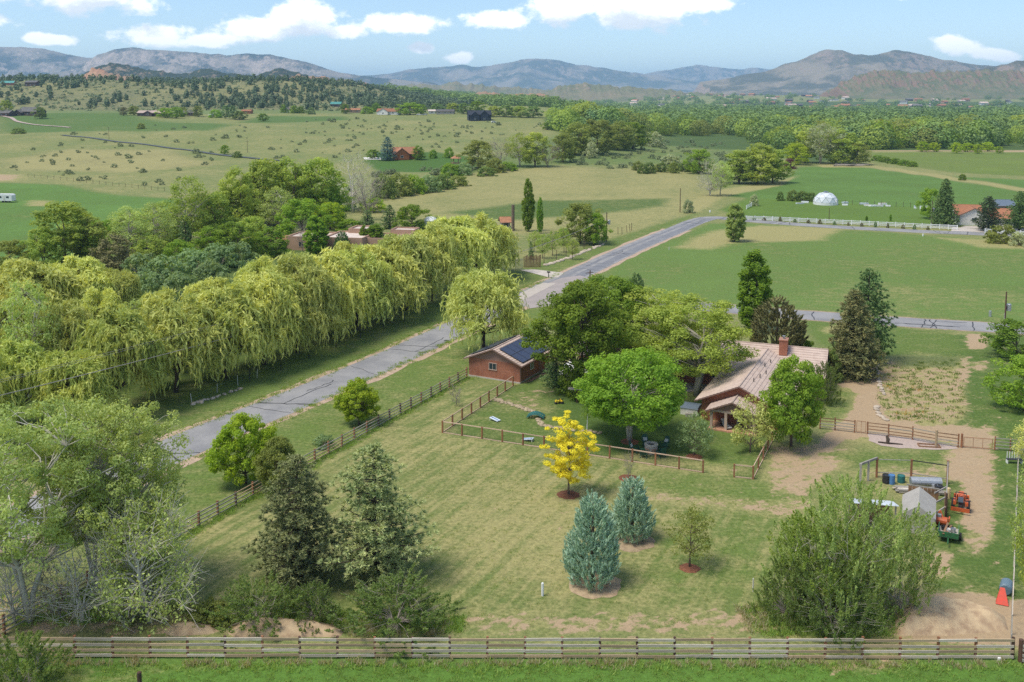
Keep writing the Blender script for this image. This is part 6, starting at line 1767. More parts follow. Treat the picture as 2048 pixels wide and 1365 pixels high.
# porch
PX = ((-0.2, -2.6, 0), 0.0)
gable(house, 2.9, 5.0, 2.25, 1.1, 0.45, M['brick'], M['tile'], M['fascia'], walls=False, course=0.45, xf=PX)
part('porch_gable', MB().prism([(-2.55, 2.26), (2.55, 2.26), (0, 3.32)], -0.1, 0.06), M['siding_mauve'], house, PX[0])
part('porch_beam', MB().box((0, -0.02, 2.16), (5.0, 0.2, 0.22)), M['trim_tan'], house, PX[0])
for x in (-2.35, -0.75, 2.35):
    part('porch_post', MB().box((x, 0, 1.03), (0.28, 0.28, 2.06)), M['trim_tan'], house, PX[0])
part('porch_floor', MB().box((0, 1.2, 0.07), (5.4, 3.2, 0.14)), M['flagstone'], house, PX[0])
d2 = part('door', MB().box((0, 0, 0), (1.7, 0.06, 2.05)), M['glass'], house, (0.7, -0.035, 1.1))
part('door_frame', MB().box((-0.9, 0, 0.0), (0.1, 0.1, 2.1)).box((0.9, 0, 0), (0.1, 0.1, 2.1)).box((0, 0, 1.08), (1.9, 0.1, 0.09)).box((0, -0.01, 0), (0.07, 0.08, 2.04)), M['white'], d2)
window(house, 1.2, 1.1, (-1.35, -0.03, 1.6), 0, M['trim_tan'], 1)
for yy in (3.5, 8.0):
    window(house, 1.3, 1.2, (-4.33, yy, 1.55), R(-90), M['trim_tan'], 1)
    window(house, 1.3, 1.2, (4.33, yy, 1.55), R(90), M['trim_tan'], 1)
# pale low building glimpsed behind the shade trees
cp = thing('carport', 'pale-roofed carport glimpsed behind the dark shade trees', 'carport', (*G2(1205, 700), 0), ROT)
gable(cp, 7.0, 6.5, 2.5, 0.9, 0.3, M['stucco_white'], M['adobe_roof'], M['white'], walls=False)
for x in (-3.0, 3.0):
    for y in (0.3, 6.7):
        part('post', MB().box((x, y, 1.25), (0.2, 0.2, 2.5)), M['white'], cp)
# ---- adobe house behind the willows
ad = thing('adobe_house', 'flat-roofed tan adobe house stepped in low wings behind the willows', 'house', (*G2(715, 505), 0), R(-10))
def adobe(cx, cy, w, d, h):
    r_ = part('wing', MB().box((cx, cy, h / 2), (w, d, h)), M['stucco_tan'], ad)
    mb = MB()
    mb.box((cx, cy - d / 2 + 0.15, h + 0.2), (w, 0.3, 0.4)).box((cx, cy + d / 2 - 0.15, h + 0.2), (w, 0.3, 0.4))
    mb.box((cx - w / 2 + 0.15, cy, h + 0.2), (0.3, d - 0.61, 0.4)).box((cx + w / 2 - 0.15, cy, h + 0.2), (0.3, d - 0.61, 0.4))
    part('parapet', mb, M['stucco_tan'], r_)
    part('flat_roof', MB().box((cx, cy, h + 0.03), (w - 0.6, d - 0.6, 0.06)), M['adobe_roof'], r_)
    return r_
adobe(-12.5, 4.5, 10.5, 9, 3.0); adobe(-2.5, 2.5, 9.5, 11, 3.5); adobe(6.5, 4.5, 8.5, 9, 3.1); adobe(15, 5.5, 8, 8, 3.4); adobe(-1.5, 9.5, 6, 6, 4.3); adobe(8.5, 11, 6, 5, 4.0)
for x in (-14, -10.5, -4, -1, 5, 8, 14):
    window(ad, 1.3, 1.2, (x, (0 if x < -9 else (-3.0 if x < 1 else (0 if x < 11 else 1.5))) - 0.035, 1.6), 0, M['trim_tan'], 1)
pp_ = part('porch_roof', MB().box((-19.5, 3.0, 2.5), (4.5, 6, 0.25)), M['tile_orange'], ad)
for x in (-21.3, -17.8):
    part('porch_post', MB().box((x, 0.4, 1.19), (0.3, 0.3, 2.38)), M['siding_brown'], ad)
# ---- small sheds and vehicles near the adobe house are placed with the other objects
# ---- plain houses
def far_house(label, px, yb, wpx, rz, wall, roof, wh=3.0, rise=1.8, depth=None, wings=(), gable_front=False, nwin=3, cat='house', name='house', garage_white=0, course=0.6):
    b = G(px, yb)
    W = wide(b, wpx)
    h = thing(name, label, cat, b, rz)
    D = depth or W * 0.5
    if gable_front:
        gable(h, D, W, wh, rise, 0.5, wall, roof, M['fascia'] if roof is not M['tile_dark'] else M['tile_dark'], course=course)
        for k in range(nwin):
            window(h, 1.3, 1.2, (-W / 2 + W * (k + 0.5) / nwin, -0.04, 1.6), 0, M['white'], 0)
    else:
        c_ = ((W / 2, D / 2, 0), R(90))
        gable(h, W, D, wh, rise, 0.5, wall, roof, M['fascia'] if roof is not M['tile_dark'] else M['tile_dark'], course=course, xf=c_)
        for k in range(nwin):
            window(h, 1.4, 1.25, (-D / 2 - 0.04, W * (k + 0.5) / nwin, 1.6), R(-90), M['white'], 0, xf=c_)
    for (x, w_, d_, wl_, ww, rise_) in wings:
        c_ = ((x, -d_, 0), 0.0)
        gable(h, d_ + D * 0.45, w_, wl_, rise_, 0.45, ww, roof, M['fascia'] if roof is not M['tile_dark'] else M['tile_dark'], course=course, xf=c_)
        window(h, 1.4, 1.2, (0, -0.04, 1.6), 0, M['white'], 0, xf=c_)
    return h
far_house('orange brick house with tan shingled gables beside the blue spruce', 812, 319, 44, R(14), M['brick_orange'], M['tile_orange'], 3.0, 3.0, 9, wings=[(-2.5, 7.5, 3.5, 3.0, M['brick_orange'], 3.0), (5.5, 5.5, -2.5, 3.6, M['brick_orange'], 2.2)])
far_house('white garage-fronted house with a dark red roof on the bench', 775, 230, 44, R(-12), M['stucco_white'], M['tile_brown'], 3.2, 2.4, 9, wings=[(-3, 9, 4, 3.2, M['stucco_white'], 2.6)], nwin=2)
far_house('large navy blue house with charcoal roof on the pasture crest', 960, 242, 44, R(10), M['siding_navy'], M['tile_dark'], 5.2, 3.2, 10, wings=[(-4.5, 7.5, 2.5, 4.4, M['siding_navy'], 3.0), (3.5, 6.5, 2, 5.4, M['siding_navy'], 3.0)], nwin=4)
far_house('brown ranch house with a tan roof among bushes on the green bench', 300, 233, 52, R(-6), M['siding_brown'], M['tile'], 3.0, 1.9, 9, wings=[(-1, 7, 2, 3.0, M['siding_brown'], 1.8)])
far_house('small brown house right of the bushes on the green bench', 376, 232, 24, R(-6), M['siding_brown'], M['tile_grey'], 2.8, 1.6, 7, nwin=2)
far_house('dark brown barn-like house at the far left by the pale drive', 55, 232, 46, R(-20), M['siding_brown'], M['tile_grey'], 4.0, 3.6, 11, wings=[(-9, 8, 3, 3.0, M['siding_brown'], 2.4)])
far_house('dark brown house partly cut off by the left edge', 2, 233, 34, R(-10), M['siding_brown'], M['tile_grey'], 3.0, 2.2, 9)
far_house('small white cottage among trees on the bench', 570, 226, 12, R(5), M['stucco_white'], M['tile_grey'], 2.8, 1.8, 7, nwin=1)
far_house('tan low house left of the white garage house', 702, 226, 34, R(4), M['stucco_tan'], M['tile_orange'], 2.8, 1.4, 8)
far_house('low grey house between the white and the navy houses', 890, 229, 34, R(-4), M['wood_grey'], M['tile_grey'], 2.8, 1.5, 8)
far_house('small white-roofed shed left of the low grey house', 864, 228, 13, R(8), M['stucco_white'], M['adobe_roof'], 2.6, 1.2, 6, nwin=1, cat='shed', name='shed')
far_house('dark red barn on the bench between the bushes', 492, 228, 18, R(-4), M['brick'], M['tile_brown'], 2.6, 1.2, 7, nwin=1, cat='barn', name='barn')
far_house('teal-roofed house at the foot of the ridge', 672, 214, 20, R(6), M['siding_brown'], M['tile_teal'], 3.0, 2.2, 8, nwin=2)
far_house('teal-roofed house on the ridge at the left edge', 14, 171, 24, R(6), M['brick'], M['tile_teal'], 3.2, 2.4, 9, nwin=2)
far_house('dark brown house high on the ridge at left', 61, 173, 24, R(-8), M['siding_brown'], M['tile_grey'], 5.0, 2.0, 10, nwin=3)
wh_ = far_house('white house with a brown hipped roof beyond the white fence', 1938, 450, 46, R(-14), M['stucco_white'], M['tile_brown'], 2.9, 2.3, 9, wings=[(1, 7.5, 1.5, 2.9, M['stucco_white'], 2.0)], nwin=3)
far_house('right wing of the white house with a brown roof between the pines', 2005, 455, 40, R(-14), M['stucco_white'], M['tile_brown'], 2.7, 2.1, 8, nwin=2)
far_house('grey shed with a pale blue roof behind the right-edge pines', 2012, 428, 30, R(-8), M['blue_grey'], M['blue_grey'], 2.6, 1.4, 6, nwin=1, cat='shed', name='shed')
far_house('white farmhouse at the edge of the river wood', 1752, 293, 16, R(-5), M['stucco_white'], M['tile_grey'], 3.0, 2.0, 6, nwin=2)
# villages far up the valley: one small house each
VIL = 'houses scattered up the far valley'
vm = {}
rv_ = random.Random(8)
def village(n, x0_, x1_, y0_, y1_, label, group):
    for k in range(n):
        px = rv_.uniform(x0_, x1_); dist = rv_.uniform(y0_, y1_)
        x = (px - 1024) / FOC * dist
        w = rv_.uniform(13, 24)
        key = rv_.randrange(5)
        if key not in vm:
            wmat = [M['stucco_white'], M['stucco_tan'], M['offwhite'], M['wood_grey'], M['siding_brown']][key]
            rmat = [M['tile_grey'], M['tile_brown'], M['tile'], M['tile_orange'], M['tile_grey']][key]
            a_ = MB().box((0, 0, 1.6), (12, 8, 3.2)).prism([(-6, 3.21), (6, 3.21), (6, 3.3), (-6, 3.3)], -4.0, 4.0)
            b_ = MB(); b_.add([(-6.5, -4.6, 3.2), (6.5, -4.6, 3.2), (6.5, 0, 5.4), (-6.5, 0, 5.4), (-6.5, 4.6, 3.2), (6.5, 4.6, 3.2)], [(0, 1, 2, 3), (3, 2, 5, 4), (0, 3, 4), (1, 5, 2)])
            ma = a_.mesh('wall'); ma.materials.append(wmat); mb_ = b_.mesh('roof'); mb_.materials.append(rmat)
            c_ = MB()
            for q in range(3):
                c_.box((-3.6 + 3.6 * q, -4.02, 1.7), (1.5, 0.08, 1.4))
            mc = c_.mesh('windows'); mc.materials.append(M['glass'])
            vm[key] = (ma, mb_)
        h = thing('valley_house', label, 'house', (x, dist, Tz(x, dist)), rv_.uniform(-0.8, 0.8), group)
        h.scale = (w / 12,) * 3
        obj('wall', vm[key][0], None, h); obj('roof', vm[key][1], None, h)
village(60, 1540, 2060, 2250, 3250, 'small house in the suburb at the foot of the hogback', 'suburb houses below the hogback')
village(44, 1260, 1700, 2500, 4200, 'tiny pale house far up the valley before the mountains', VIL)
village(10, 930, 1180, 2350, 2600, 'tiny house on the rocky knoll beyond the wood', 'houses near the rocky knoll')
# ================================================================== things
def at(px, py):
    return G(px, py)
# ---- utility poles and wires
def pole(label, px, yb, yt, cross=True, can=False, lean=0.0, r=0.15):
    b = at(px, yb); h = tall(px, b, yt)
    t_ = thing('utility_pole', label, 'pole', b, R(25))
    part('shaft', MB().tube([(0, 0, -0.2), (lean, 0, h)], [r, r * 0.7], 8), M['pole'], t_)
    if cross:
        part('crossarm', MB().box((lean, 0.12, h - 0.5), (1.8, 0.1, 0.12)), M['pole'], t_)
        for x in (-0.8, 0.0, 0.8):
            part('insulator', MB().lathe([(0.03, 0), (0.06, 0.06), (0.04, 0.16), (0.0, 0.18)], 8, (lean + x, 0.12, h - 0.438)), M['white'], t_)
    if can:
        part('transformer', MB().lathe([(0.0, 0.0), (0.33, 0.0), (0.35, 0.05), (0.35, 1.0), (0.28, 1.12), (0.0, 1.15)], 14, (lean + 0.62, -0.1, h - 3.1)), M['metal'], t_)
        part('bracket', MB().box((lean + 0.2, -0.05, h - 2.6), (0.3, 0.12, 0.5)), M['dark_metal'], t_)
        part('conduit', MB().tube([(-0.2, 0, 0), (-0.2, 0, h - 3.4)], 0.035, 6), M['offwhite'], t_)
    return t_, Vector((b[0], b[1], b[2] + h))
p1, t1 = pole('brown utility pole rising through the willow row', 941, 585, 512)
p2, t2 = pole('brown utility pole by the roadside beyond the neighbour plot', 1213, 484, 425, False, True)
p3, t3 = pole('tall bare brown pole at the road bend', 1360, 425, 377, False)
p4, t4 = pole('utility pole with a grey transformer by the side road', 2009, 658, 584, False, True)
p5, t5 = pole('short brown pole with a crossarm at the junction', 1180, 566, 541)
pole('thin utility pole on the left pasture', 495, 306, 281, True, r=0.12)
pole('distant utility pole above the pasture track', 218, 279, 255, True, r=0.12)
pole('pole with a lamp beside the white house spruce', 1863, 450, 403, False, True)
pole('short brown post inside the white fence', 1658, 441, 417, False, r=0.11)
def wire(label, a, b, sag, r, off=(0, 0, 0)):
    a = Vector(a) + Vector(off); b = Vector(b) + Vector(off)
    pts_ = []
    for k in range(25):
        s = k / 24
        p = a.lerp(b, s); p.z -= 4 * sag * s * (1 - s)
        pts_.append(p)
    o = part('power_line', MB().tube(pts_, r * 1.2, 5), M['wood_grey'], None)
    tag(o, label, 'cable')
near = Vector((-60.0, 66.0, 10.2))
wire('thick overhead cable crossing in front of the willows', near, (t1.x, t1.y, t1.z - 1.8), 1.2, 0.035)
wire('upper thin overhead wire crossing in front of the willows', near, (t1.x, t1.y, t1.z - 0.2), 0.8, 0.014, (0, 0.6, 0.8))
wire('lower thin overhead wire crossing in front of the willows', near, (t1.x, t1.y, t1.z - 0.2), 0.9, 0.012, (-0.8, 0.3, 0.5))
wire('overhead cable from the willow pole to the roadside pole', (t1.x, t1.y, t1.z - 1.8), (t2.x, t2.y, t2.z - 1.6), 0.9, 0.04)
wire('thin overhead wire from the willow pole to the roadside pole', (t1.x, t1.y, t1.z - 0.2), (t2.x, t2.y, t2.z - 0.1), 0.9, 0.016)

# ---- mulch rings
for px, py, r, lb in ((1137, 990, 1.05, 'golden tree'), (1256, 957, 0.95, 'leafless sapling'), (1259, 884, 1.0, 'broad maple'), (1388, 914, 0.85, 'wispy grey-green tree'),
                      (1379, 1137, 0.8, 'sparse olive tree'), (1264, 1082, 1.9, 'smaller blue juniper'), (1190, 1168, 2.1, 'larger blue juniper')):
    b = at(px, py); rr = random.Random(int(px))
    prof = []
    mb = MB(); vs = [(0, 0, 0.07)]
    n = 22
    for ring, (q, z) in enumerate(((0.5, 0.075), (0.85, 0.05), (1.0, 0.006))):
        for k in range(n):
            a = 6.283 * k / n; s = r * q * (1 + rr.uniform(-0.10, 0.10))
            vs.append((math.cos(a) * s, math.sin(a) * s, z + rr.uniform(-0.008, 0.012)))
    fs = [(0, 1 + k, 1 + (k + 1) % n) for k in range(n)]
    for ring in range(2):
        for k in range(n):
            a0 = 1 + ring * n + k; a1 = 1 + ring * n + (k + 1) % n
            fs.append((a0, a0 + n, a1 + n, a1))
    mb.add(vs, fs)
    o = part('mulch_ring', mb, M['mulch'] if r < 1.5 else M['soil'], None, b)
    tag(o, ('ring of red bark mulch round the ' if r < 1.5 else 'bare earth ring round the ') + lb, 'mulch')
# ---- earth banks
def heap(label, pxs, h, seed, mat, name='earth_bank'):
    w = P(pxs)
    xs_ = [p[0] for p in w]; ys_ = [p[1] for p in w]
    n1, n2 = 46, 24
    X = np.linspace(min(xs_), max(xs_), n1); Y = np.linspace(min(ys_), max(ys_), n2)
    XX, YY = np.meshgrid(X, Y)
    d = sdist(w, XX.ravel(), YY.ravel()).reshape(XX.shape)
    f = np.clip(d / 1.1, -0.3, 1)
    Z = h * np.sign(f) * np.abs(f) ** 0.8 * (0.55 + 0.75 * fbm(XX / 1.6 + seed, YY / 1.6, seed, 5)) + 0.10 * (fbm(XX * 2.2, YY * 2.2, seed + 3, 3) - 0.5) - 0.02
    V = np.stack([XX.ravel(), YY.ravel(), Z.ravel()], 1)
    i2, j2 = np.meshgrid(np.arange(n1 - 1), np.arange(n2 - 1)); q = (j2 * n1 + i2).ravel()
    F = np.stack([q, q + 1, q + 1 + n1, q + n1], 1)
    keep = (V[F, 2].max(axis=1) > -0.05)
    o = obj(name, np_mesh(name, V, F[keep], True), mat)
    tag(o, label, 'earth')
heap('sandy earth bank below the green shrubs behind the board fence', [(455, 1268), (480, 1245), (560, 1237), (640, 1243), (690, 1262), (680, 1275), (470, 1276)], 0.75, 2, M['soil'])
heap('small sandy earth bank below the whitish tree', [(325, 1268), (345, 1247), (400, 1240), (432, 1252), (430, 1268), (350, 1274)], 0.6, 5, M['soil'])
heap('big mound of dug earth in the lower right corner', [(1785, 1250), (1800, 1215), (1850, 1198), (1930, 1205), (2010, 1235), (2018, 1262), (1900, 1272), (1800, 1272)], 0.9, 8, M['soil'])
# ---- stones edging the garden bed and the dry stream
def stones(label, pts, n, s0, s1, mat, seed, name='stone_edging', wig=0.3):
    rr = random.Random(seed)
    ln = smooth_line(P(pts), 12)
    st_ = thing(name, label, 'stones', (ln[0].x, ln[0].y, 0))
    base = []
    for q in range(4):
        mb = MB(); rg = random.Random(q + 3)
        prof = [(0.0, 0.42), (0.34, 0.36), (0.5, 0.14), (0.48, -0.1), (0.3, -0.2)]
        mb.lathe([(max(a, 0.001), b) for a, b in prof], 7)
        mb.v = [(x * rg.uniform(0.75, 1.2), y * rg.uniform(0.75, 1.2), z * rg.uniform(0.8, 1.2)) for x, y, z in mb.v]
        m_ = mb.mesh('stone', True); m_.materials.append(mat); base.append(m_)
    for k in range(n):
        p = ln[int((len(ln) - 1) * k / max(n - 1, 1))]
        s = rr.uniform(s0, s1)
        obj('stone', base[k % 4], None, st_, (p.x - ln[0].x + rr.uniform(-wig, wig), p.y - ln[0].y + rr.uniform(-wig, wig), 0.05 * s), rr.uniform(0, 6), (s * rr.uniform(0.9, 1.5), s, s * rr.uniform(0.5, 0.8)))
stones('pale stones edging the wildflower bed beside the dirt drive, upper part', [(1755, 728), (1752, 745), (1757, 765), (1768, 790)], 20, 0.45, 0.7, M['stone'], 1, wig=0.1)
stones('pale stones edging the wildflower bed beside the dirt drive, lower part', [(1752, 815), (1758, 830), (1772, 842)], 10, 0.45, 0.7, M['stone'], 2, wig=0.1)
stones('dry stone rill curving from the fence to the little bridge', [(995, 800), (1010, 806), (1040, 815), (1066, 824)], 80, 0.3, 0.55, M['pond_fabric'], 3, 'stone_rill', 0.32)
stones('dry stone rill curving from the little bridge behind the golden tree', [(1078, 838), (1084, 850), (1108, 856), (1140, 860), (1200, 866)], 80, 0.28, 0.5, M['pond_fabric'], 4, 'stone_rill', 0.28)
stones('line of pale rocks below the neighbour roadside plot', [(1090, 532), (1120, 522), (1150, 512), (1180, 500), (1205, 489)], 46, 0.7, 1.3, M['stone'], 5, 'rock_line', 0.4)
stones('line of pale rocks in front of the near willows', [(384, 810), (430, 796), (480, 778)], 30, 0.35, 0.6, M['stone'], 6, 'rock_line', 0.3)
# ---- little arched bridge
b = at(1072, 836)
br = thing('garden_bridge', 'little teal arched footbridge over the stone rill', 'bridge', b, R(-12))
for k in range(9):
    a = -0.95 + 1.9 * k / 8
    part('plank', MB().box((0, 0, 0), (0.2, 1.0, 0.05)), M['teal_paint'], br, (a * 0.95, 0, 0.62 - 0.36 * a * a), rot=(0, 0.75 * a * 0.95, 0))
for y in (-0.5, 0.5):
    part('side_beam', MB().tube([(-1.0 + 2.0 * k / 8, y, 0.54 - 0.40 * (-1 + 2 * k / 8) ** 2) for k in range(9)], 0.06, 6), M['teal_paint'], br)
# ---- cornhole boards
def board(label, px, py, rz):
    b = at(px, py)
    t_ = thing('bean_bag_board', label, 'game board', b, rz)
    bd = part('board', MB().box((0, 0, 0), (1.22, 0.61, 0.06)), M['tarp'], t_, (0, 0, 0.22), rot=(0, -0.16, 0))
    part('stripe', MB().box((0.0, 0, 0.034), (1.1, 0.16, 0.008)), M['blue'], bd)
    part('hole', MB().lathe([(0.0, 0.006), (0.08, 0.006), (0.085, 0.0)], 12, (0.38, 0, 0.04)), M['dark_metal'], bd)
    for y in (-0.26, 0.26):
        part('leg', MB().box((0.52, y, 0.13), (0.06, 0.05, 0.26)), M['white'], t_)
board('pale blue bean bag board with blue stripe on the fenced lawn', 990, 842, R(140))
board('white bean bag board standing by the front of the yard fence', 1056, 882, R(-20))
# ---- fire pit and chairs
b = at(1302, 906)
fp = thing('fire_pit', 'round pale stone fire pit with a dark bowl', 'fire pit', b)
part('stone_ring', MB().lathe([(0.62, 0.0), (0.62, 0.85), (0.72, 0.86), (0.72, 1.0), (0.42, 1.0), (0.40, 0.8)], 20), M['concrete'], fp)
part('bowl', MB().lathe([(0.41, 0.86), (0.25, 0.80), (0.001, 0.78)], 16), M['dark_metal'], fp)
for k in range(14):
    a = 6.283 * k / 14
    for z in (0.2, 0.5):
        part('block', MB().box((0, 0, 0), (0.05, 0.25, 0.26)), M['stucco_tan'] if (k + int(z * 10)) % 3 else M['stone'], fp, (math.cos(a) * 0.63, math.sin(a) * 0.63, z), a)
def adirondack(label, px, py, rz, cushion):
    b = at(px, py)
    t_ = thing('garden_chair', label, 'chair', b, rz, 'green chairs round the fire pit')
    g = M['wicker_green']
    part('seat', MB().box((0, 0, 0), (0.55, 0.55, 0.04)), g, t_, (0, 0, 0.38), rot=(0.18, 0, 0))
    bk = part('backrest', MB().prism([(-0.3, 0), (0.3, 0), (0.33, 0.6), (0.22, 0.82), (0, 0.9), (-0.22, 0.82), (-0.33, 0.6)], -0.02, 0.02), g, t_, (0, 0.26, 0.33), rot=(-0.38, 0, 0))
    for x in (-0.34, 0.34):
        part('arm', MB().box((x, -0.08, 0.6), (0.13, 0.72, 0.03)), g, t_)
        part('leg', MB().box((x, -0.33, 0.292), (0.05, 0.09, 0.585)), g, t_)
        part('leg', MB().bar((x * 0.92, 0.42, 0.02), (x * 0.92, -0.2, 0.42), 0.05, 0.09), g, t_)
    if cushion:
        part('cushion', MB().box((0, -0.06, 0.36), (0.4, 0.1, 0.34)), M['cushion'], bk)
adirondack('green garden chair with a pale cushion behind the fire pit', 1292, 893, R(10), True)
adirondack('green garden chair with a pale cushion left of the fire pit', 1269, 905, R(65), True)
adirondack('green garden chair with a pale cushion back right of the fire pit', 1329, 896, R(-45), True)
adirondack('green garden chair without cushion right of the fire pit', 1324, 906, R(-80), False)
adirondack('green garden chair seen from behind at front left of the fire pit', 1287, 915, R(165), False)
adirondack('green garden chair seen from behind at front right of the fire pit', 1322, 914, R(205), False)
# ---- lounger on the porch terrace
b = at(1452, 857)
lo = thing('sun_lounger', 'pale grey sun lounger on the porch terrace', 'lounger', b, R(10))
part('frame', MB().box((0, 0, 0.28), (0.66, 1.9, 0.06)), M['dark_metal'], lo)
part('seat_pad', MB().box((0, -0.38, 0.36), (0.6, 1.15, 0.09)), M['cushion'], lo)
part('back_pad', MB().box((0, 0.38, 0.02), (0.6, 0.8, 0.09)), M['cushion'], lo, (0, 0.16, 0.34), rot=(0.75, 0, 0))
for x in (-0.28, 0.28):
    for y in (-0.85, 0.85):
        part('leg', MB().box((x, y, 0.125), (0.05, 0.05, 0.25)), M['dark_metal'], lo)
# ---- hot tub
b = at(1382, 826)
ht = thing('hot_tub', 'hot tub with a blue-grey folded cover beside the house', 'hot tub', b, ROT)
part('tub', MB().box((0, 0, 0.4), (2.0, 2.0, 0.8)), M['offwhite'], ht)
part('cover', MB().add([(-1.08, -1.08, 0.81), (1.08, -1.08, 0.81), (1.08, 1.08, 0.81), (-1.08, 1.08, 0.81), (-1.02, -1.02, 0.92), (1.02, -1.02, 0.92), (1.02, 1.02, 0.92), (-1.02, 1.02, 0.92), (-1.02, 0, 1.02), (1.02, 0, 1.02)],
                   [(0, 1, 5, 4), (2, 3, 7, 6), (4, 5, 9, 8), (8, 9, 6, 7), (1, 2, 6, 9, 5), (3, 0, 4, 8, 7), (3, 2, 1, 0)]), M['blue_grey'], ht)
part('step', MB().box((0.2, -1.4, 0.2), (0.9, 0.5, 0.4)), M['wood_grey'], ht)
# ---- pergola-like play stand by the shade trees, bird table, toys
b = at(1152, 806)
pl = thing('garden_table', 'high rustic plank table under the shade trees', 'table', b, R(-10))
part('table_top', MB().box((0, 0, 1.75), (1.9, 0.8, 0.08)), M['wood_grey'], pl)
part('leg', MB().box((0.1, 0, 0.85), (0.14, 0.14, 1.7)), M['post_dark'], pl)
b = at(1178, 775)
ts = thing('wooden_playhouse', 'small wooden playhouse on posts among the shade trees', 'playhouse', b, ROT)
part('platform', MB().box((0, 0, 1.3), (2.4, 2.0, 0.15)), M['wood_brown'], ts)
for x in (-1.1, 1.1):
    for y in (-0.9, 0.9):
        part('post', MB().box((x, y, 1.5), (0.14, 0.14, 3.0)), M['wood_grey'], ts)
part('roof', MB().add([(-1.4, -1.2, 2.9), (1.4, -1.2, 2.9), (1.4, 0, 3.6), (-1.4, 0, 3.6), (-1.4, 1.2, 2.9), (1.4, 1.2, 2.9)], [(0, 1, 2, 3), (3, 2, 5, 4), (0, 3, 4), (1, 5, 2)]), M['wood_grey'], ts)
for k in range(7):
    part('slat', MB().box((-1.0 + k * 0.33, -0.98, 1.75), (0.09, 0.04, 0.75)), M['wood_brown'], ts)
def toy(label, px, py, rz):
    b = at(px, py)
    t_ = thing('toy_scooter', label, 'toy', b, rz)
    part('body', MB().box((0, 0, 0.28), (0.6, 0.24, 0.16)).box((-0.18, 0, 0.42), (0.2, 0.22, 0.12)), M['yellow'], t_)
    part('handlebar', MB().bar((0.24, -0.22, 0.6), (0.24, 0.22, 0.6), 0.05, 0.05).bar((0.24, 0, 0.3), (0.24, 0, 0.57), 0.05, 0.05), M['dark_metal'], t_)
    for x in (-0.24, 0.24):
        part('wheel', MB().tube([(x, -0.16, 0.14), (x, 0.16, 0.14)], 0.14, 10), M['rubber'], t_)
toy('yellow ride-on toy on the lawn under the shade trees, left one', 1115, 808, R(30))
toy('yellow ride-on toy on the lawn under the shade trees, right one', 1122, 807, R(-50))
for i, (px, py, yt) in enumerate(((1174, 860, 810), (1305, 846, 822), (1188, 820, 800))):
    b = at(px, py); h = tall(px, b, yt)
    rr = np.random.default_rng(300 + i)
    t_ = thing('birch_sapling', ('thin white-stemmed sapling by the stone rill', 'thin white-stemmed sapling behind the broad maple', 'thin white-stemmed sapling left of the broad maple')[i], 'sapling', b)
    mb = MB().tube([(0, 0, 0), (0.05, 0.02, h * 0.5), (0, 0.05, h)], [0.05, 0.035, 0.01], 6)
    part('trunk', mb, M['white'], t_)
    C_ = np.stack([rr.normal(0, 0.35, 260), rr.normal(0, 0.35, 260), h * rr.uniform(0.45, 1.02, 260)], 1)
    V_, F_ = faces_about(rr, C_, unit(rr, 260), 0.08, 0.05)
    obj('crown', np_mesh('crown', V_, F_, attr=rr.uniform(0, 1, 260)), M['lf_maple'], t_)
# ---- mailbox, markers
b = at(1097, 556)
mbx = thing('mailbox', 'black mailbox on a post at the neighbour drive', 'mailbox', b, R(-30))
part('post', MB().box((0, 0, 0.5), (0.12, 0.12, 1.0)), M['dark_metal'], mbx)
part('box', MB().tube([(-0.3, 0, 1.14), (0.35, 0, 1.14)], 0.17, 10), M['dark_metal'], mbx)
def stake(label, px, yb, yt, r, mat, name='marker_post'):
    b = at(px, yb); h = tall(px, b, yt)
    o = part(name, MB().tube([(0, 0, -0.05), (0, 0, h - 0.03), (0, 0, h)], [r, r, r * 0.7], 8), mat, None, b)
    tag(o, label, 'post')
stake('short white marker pipe on the lawn near the larger juniper', 1085, 1192, 1166, 0.10, M['white'])
stake('thin white stake on the lawn left of the thicket', 1506, 1184, 1157, 0.05, M['offwhite'])
stake('dark fence post top at the bottom edge', 280, 1385, 1344, 0.14, M['post_dark'])
stake('pale utility pedestal in the field by the side road', 1980, 634, 622, 0.22, M['metal'])
stake('white marker at the road bend', 1420, 425, 421, 0.25, M['white'])
stake('white marker on the verge of the far road', 1846, 473, 468, 0.18, M['white'])
stake('orange-topped survey stake in the green field', 1338, 501, 494, 0.08, M['offwhite'])
stake('broken dead trunk beside the tall slim poplar', 1026, 463, 410, 0.45, M['bark'], 'dead_trunk')
stake('white lamp post beside the neighbour gate', 1019, 500, 458, 0.06, M['white'])
stake('plastic bucket lying white by the fence corner', 1998, 1320, 1314, 0.14, M['white'], 'bucket')
# ---- the neighbour's gate
gate('pale plank gate at the neighbour drive', G2(1030, 541), G2(1046, 539), 2.2, M['wood_grey'], 9, 'plank_gate')
o = thing('wattle_screen', 'brown brush screen beside the neighbour gate', 'screen', (*G2(1048, 536), 0), R(10))
for k in range(16):
    part('stake', MB().bar((k * 0.24, 0, 0), (k * 0.24 + 0.03 * (k % 3), 0, 2.4 + 0.12 * (k % 4)), 0.16, 0.08), M['wood_brown'], o)
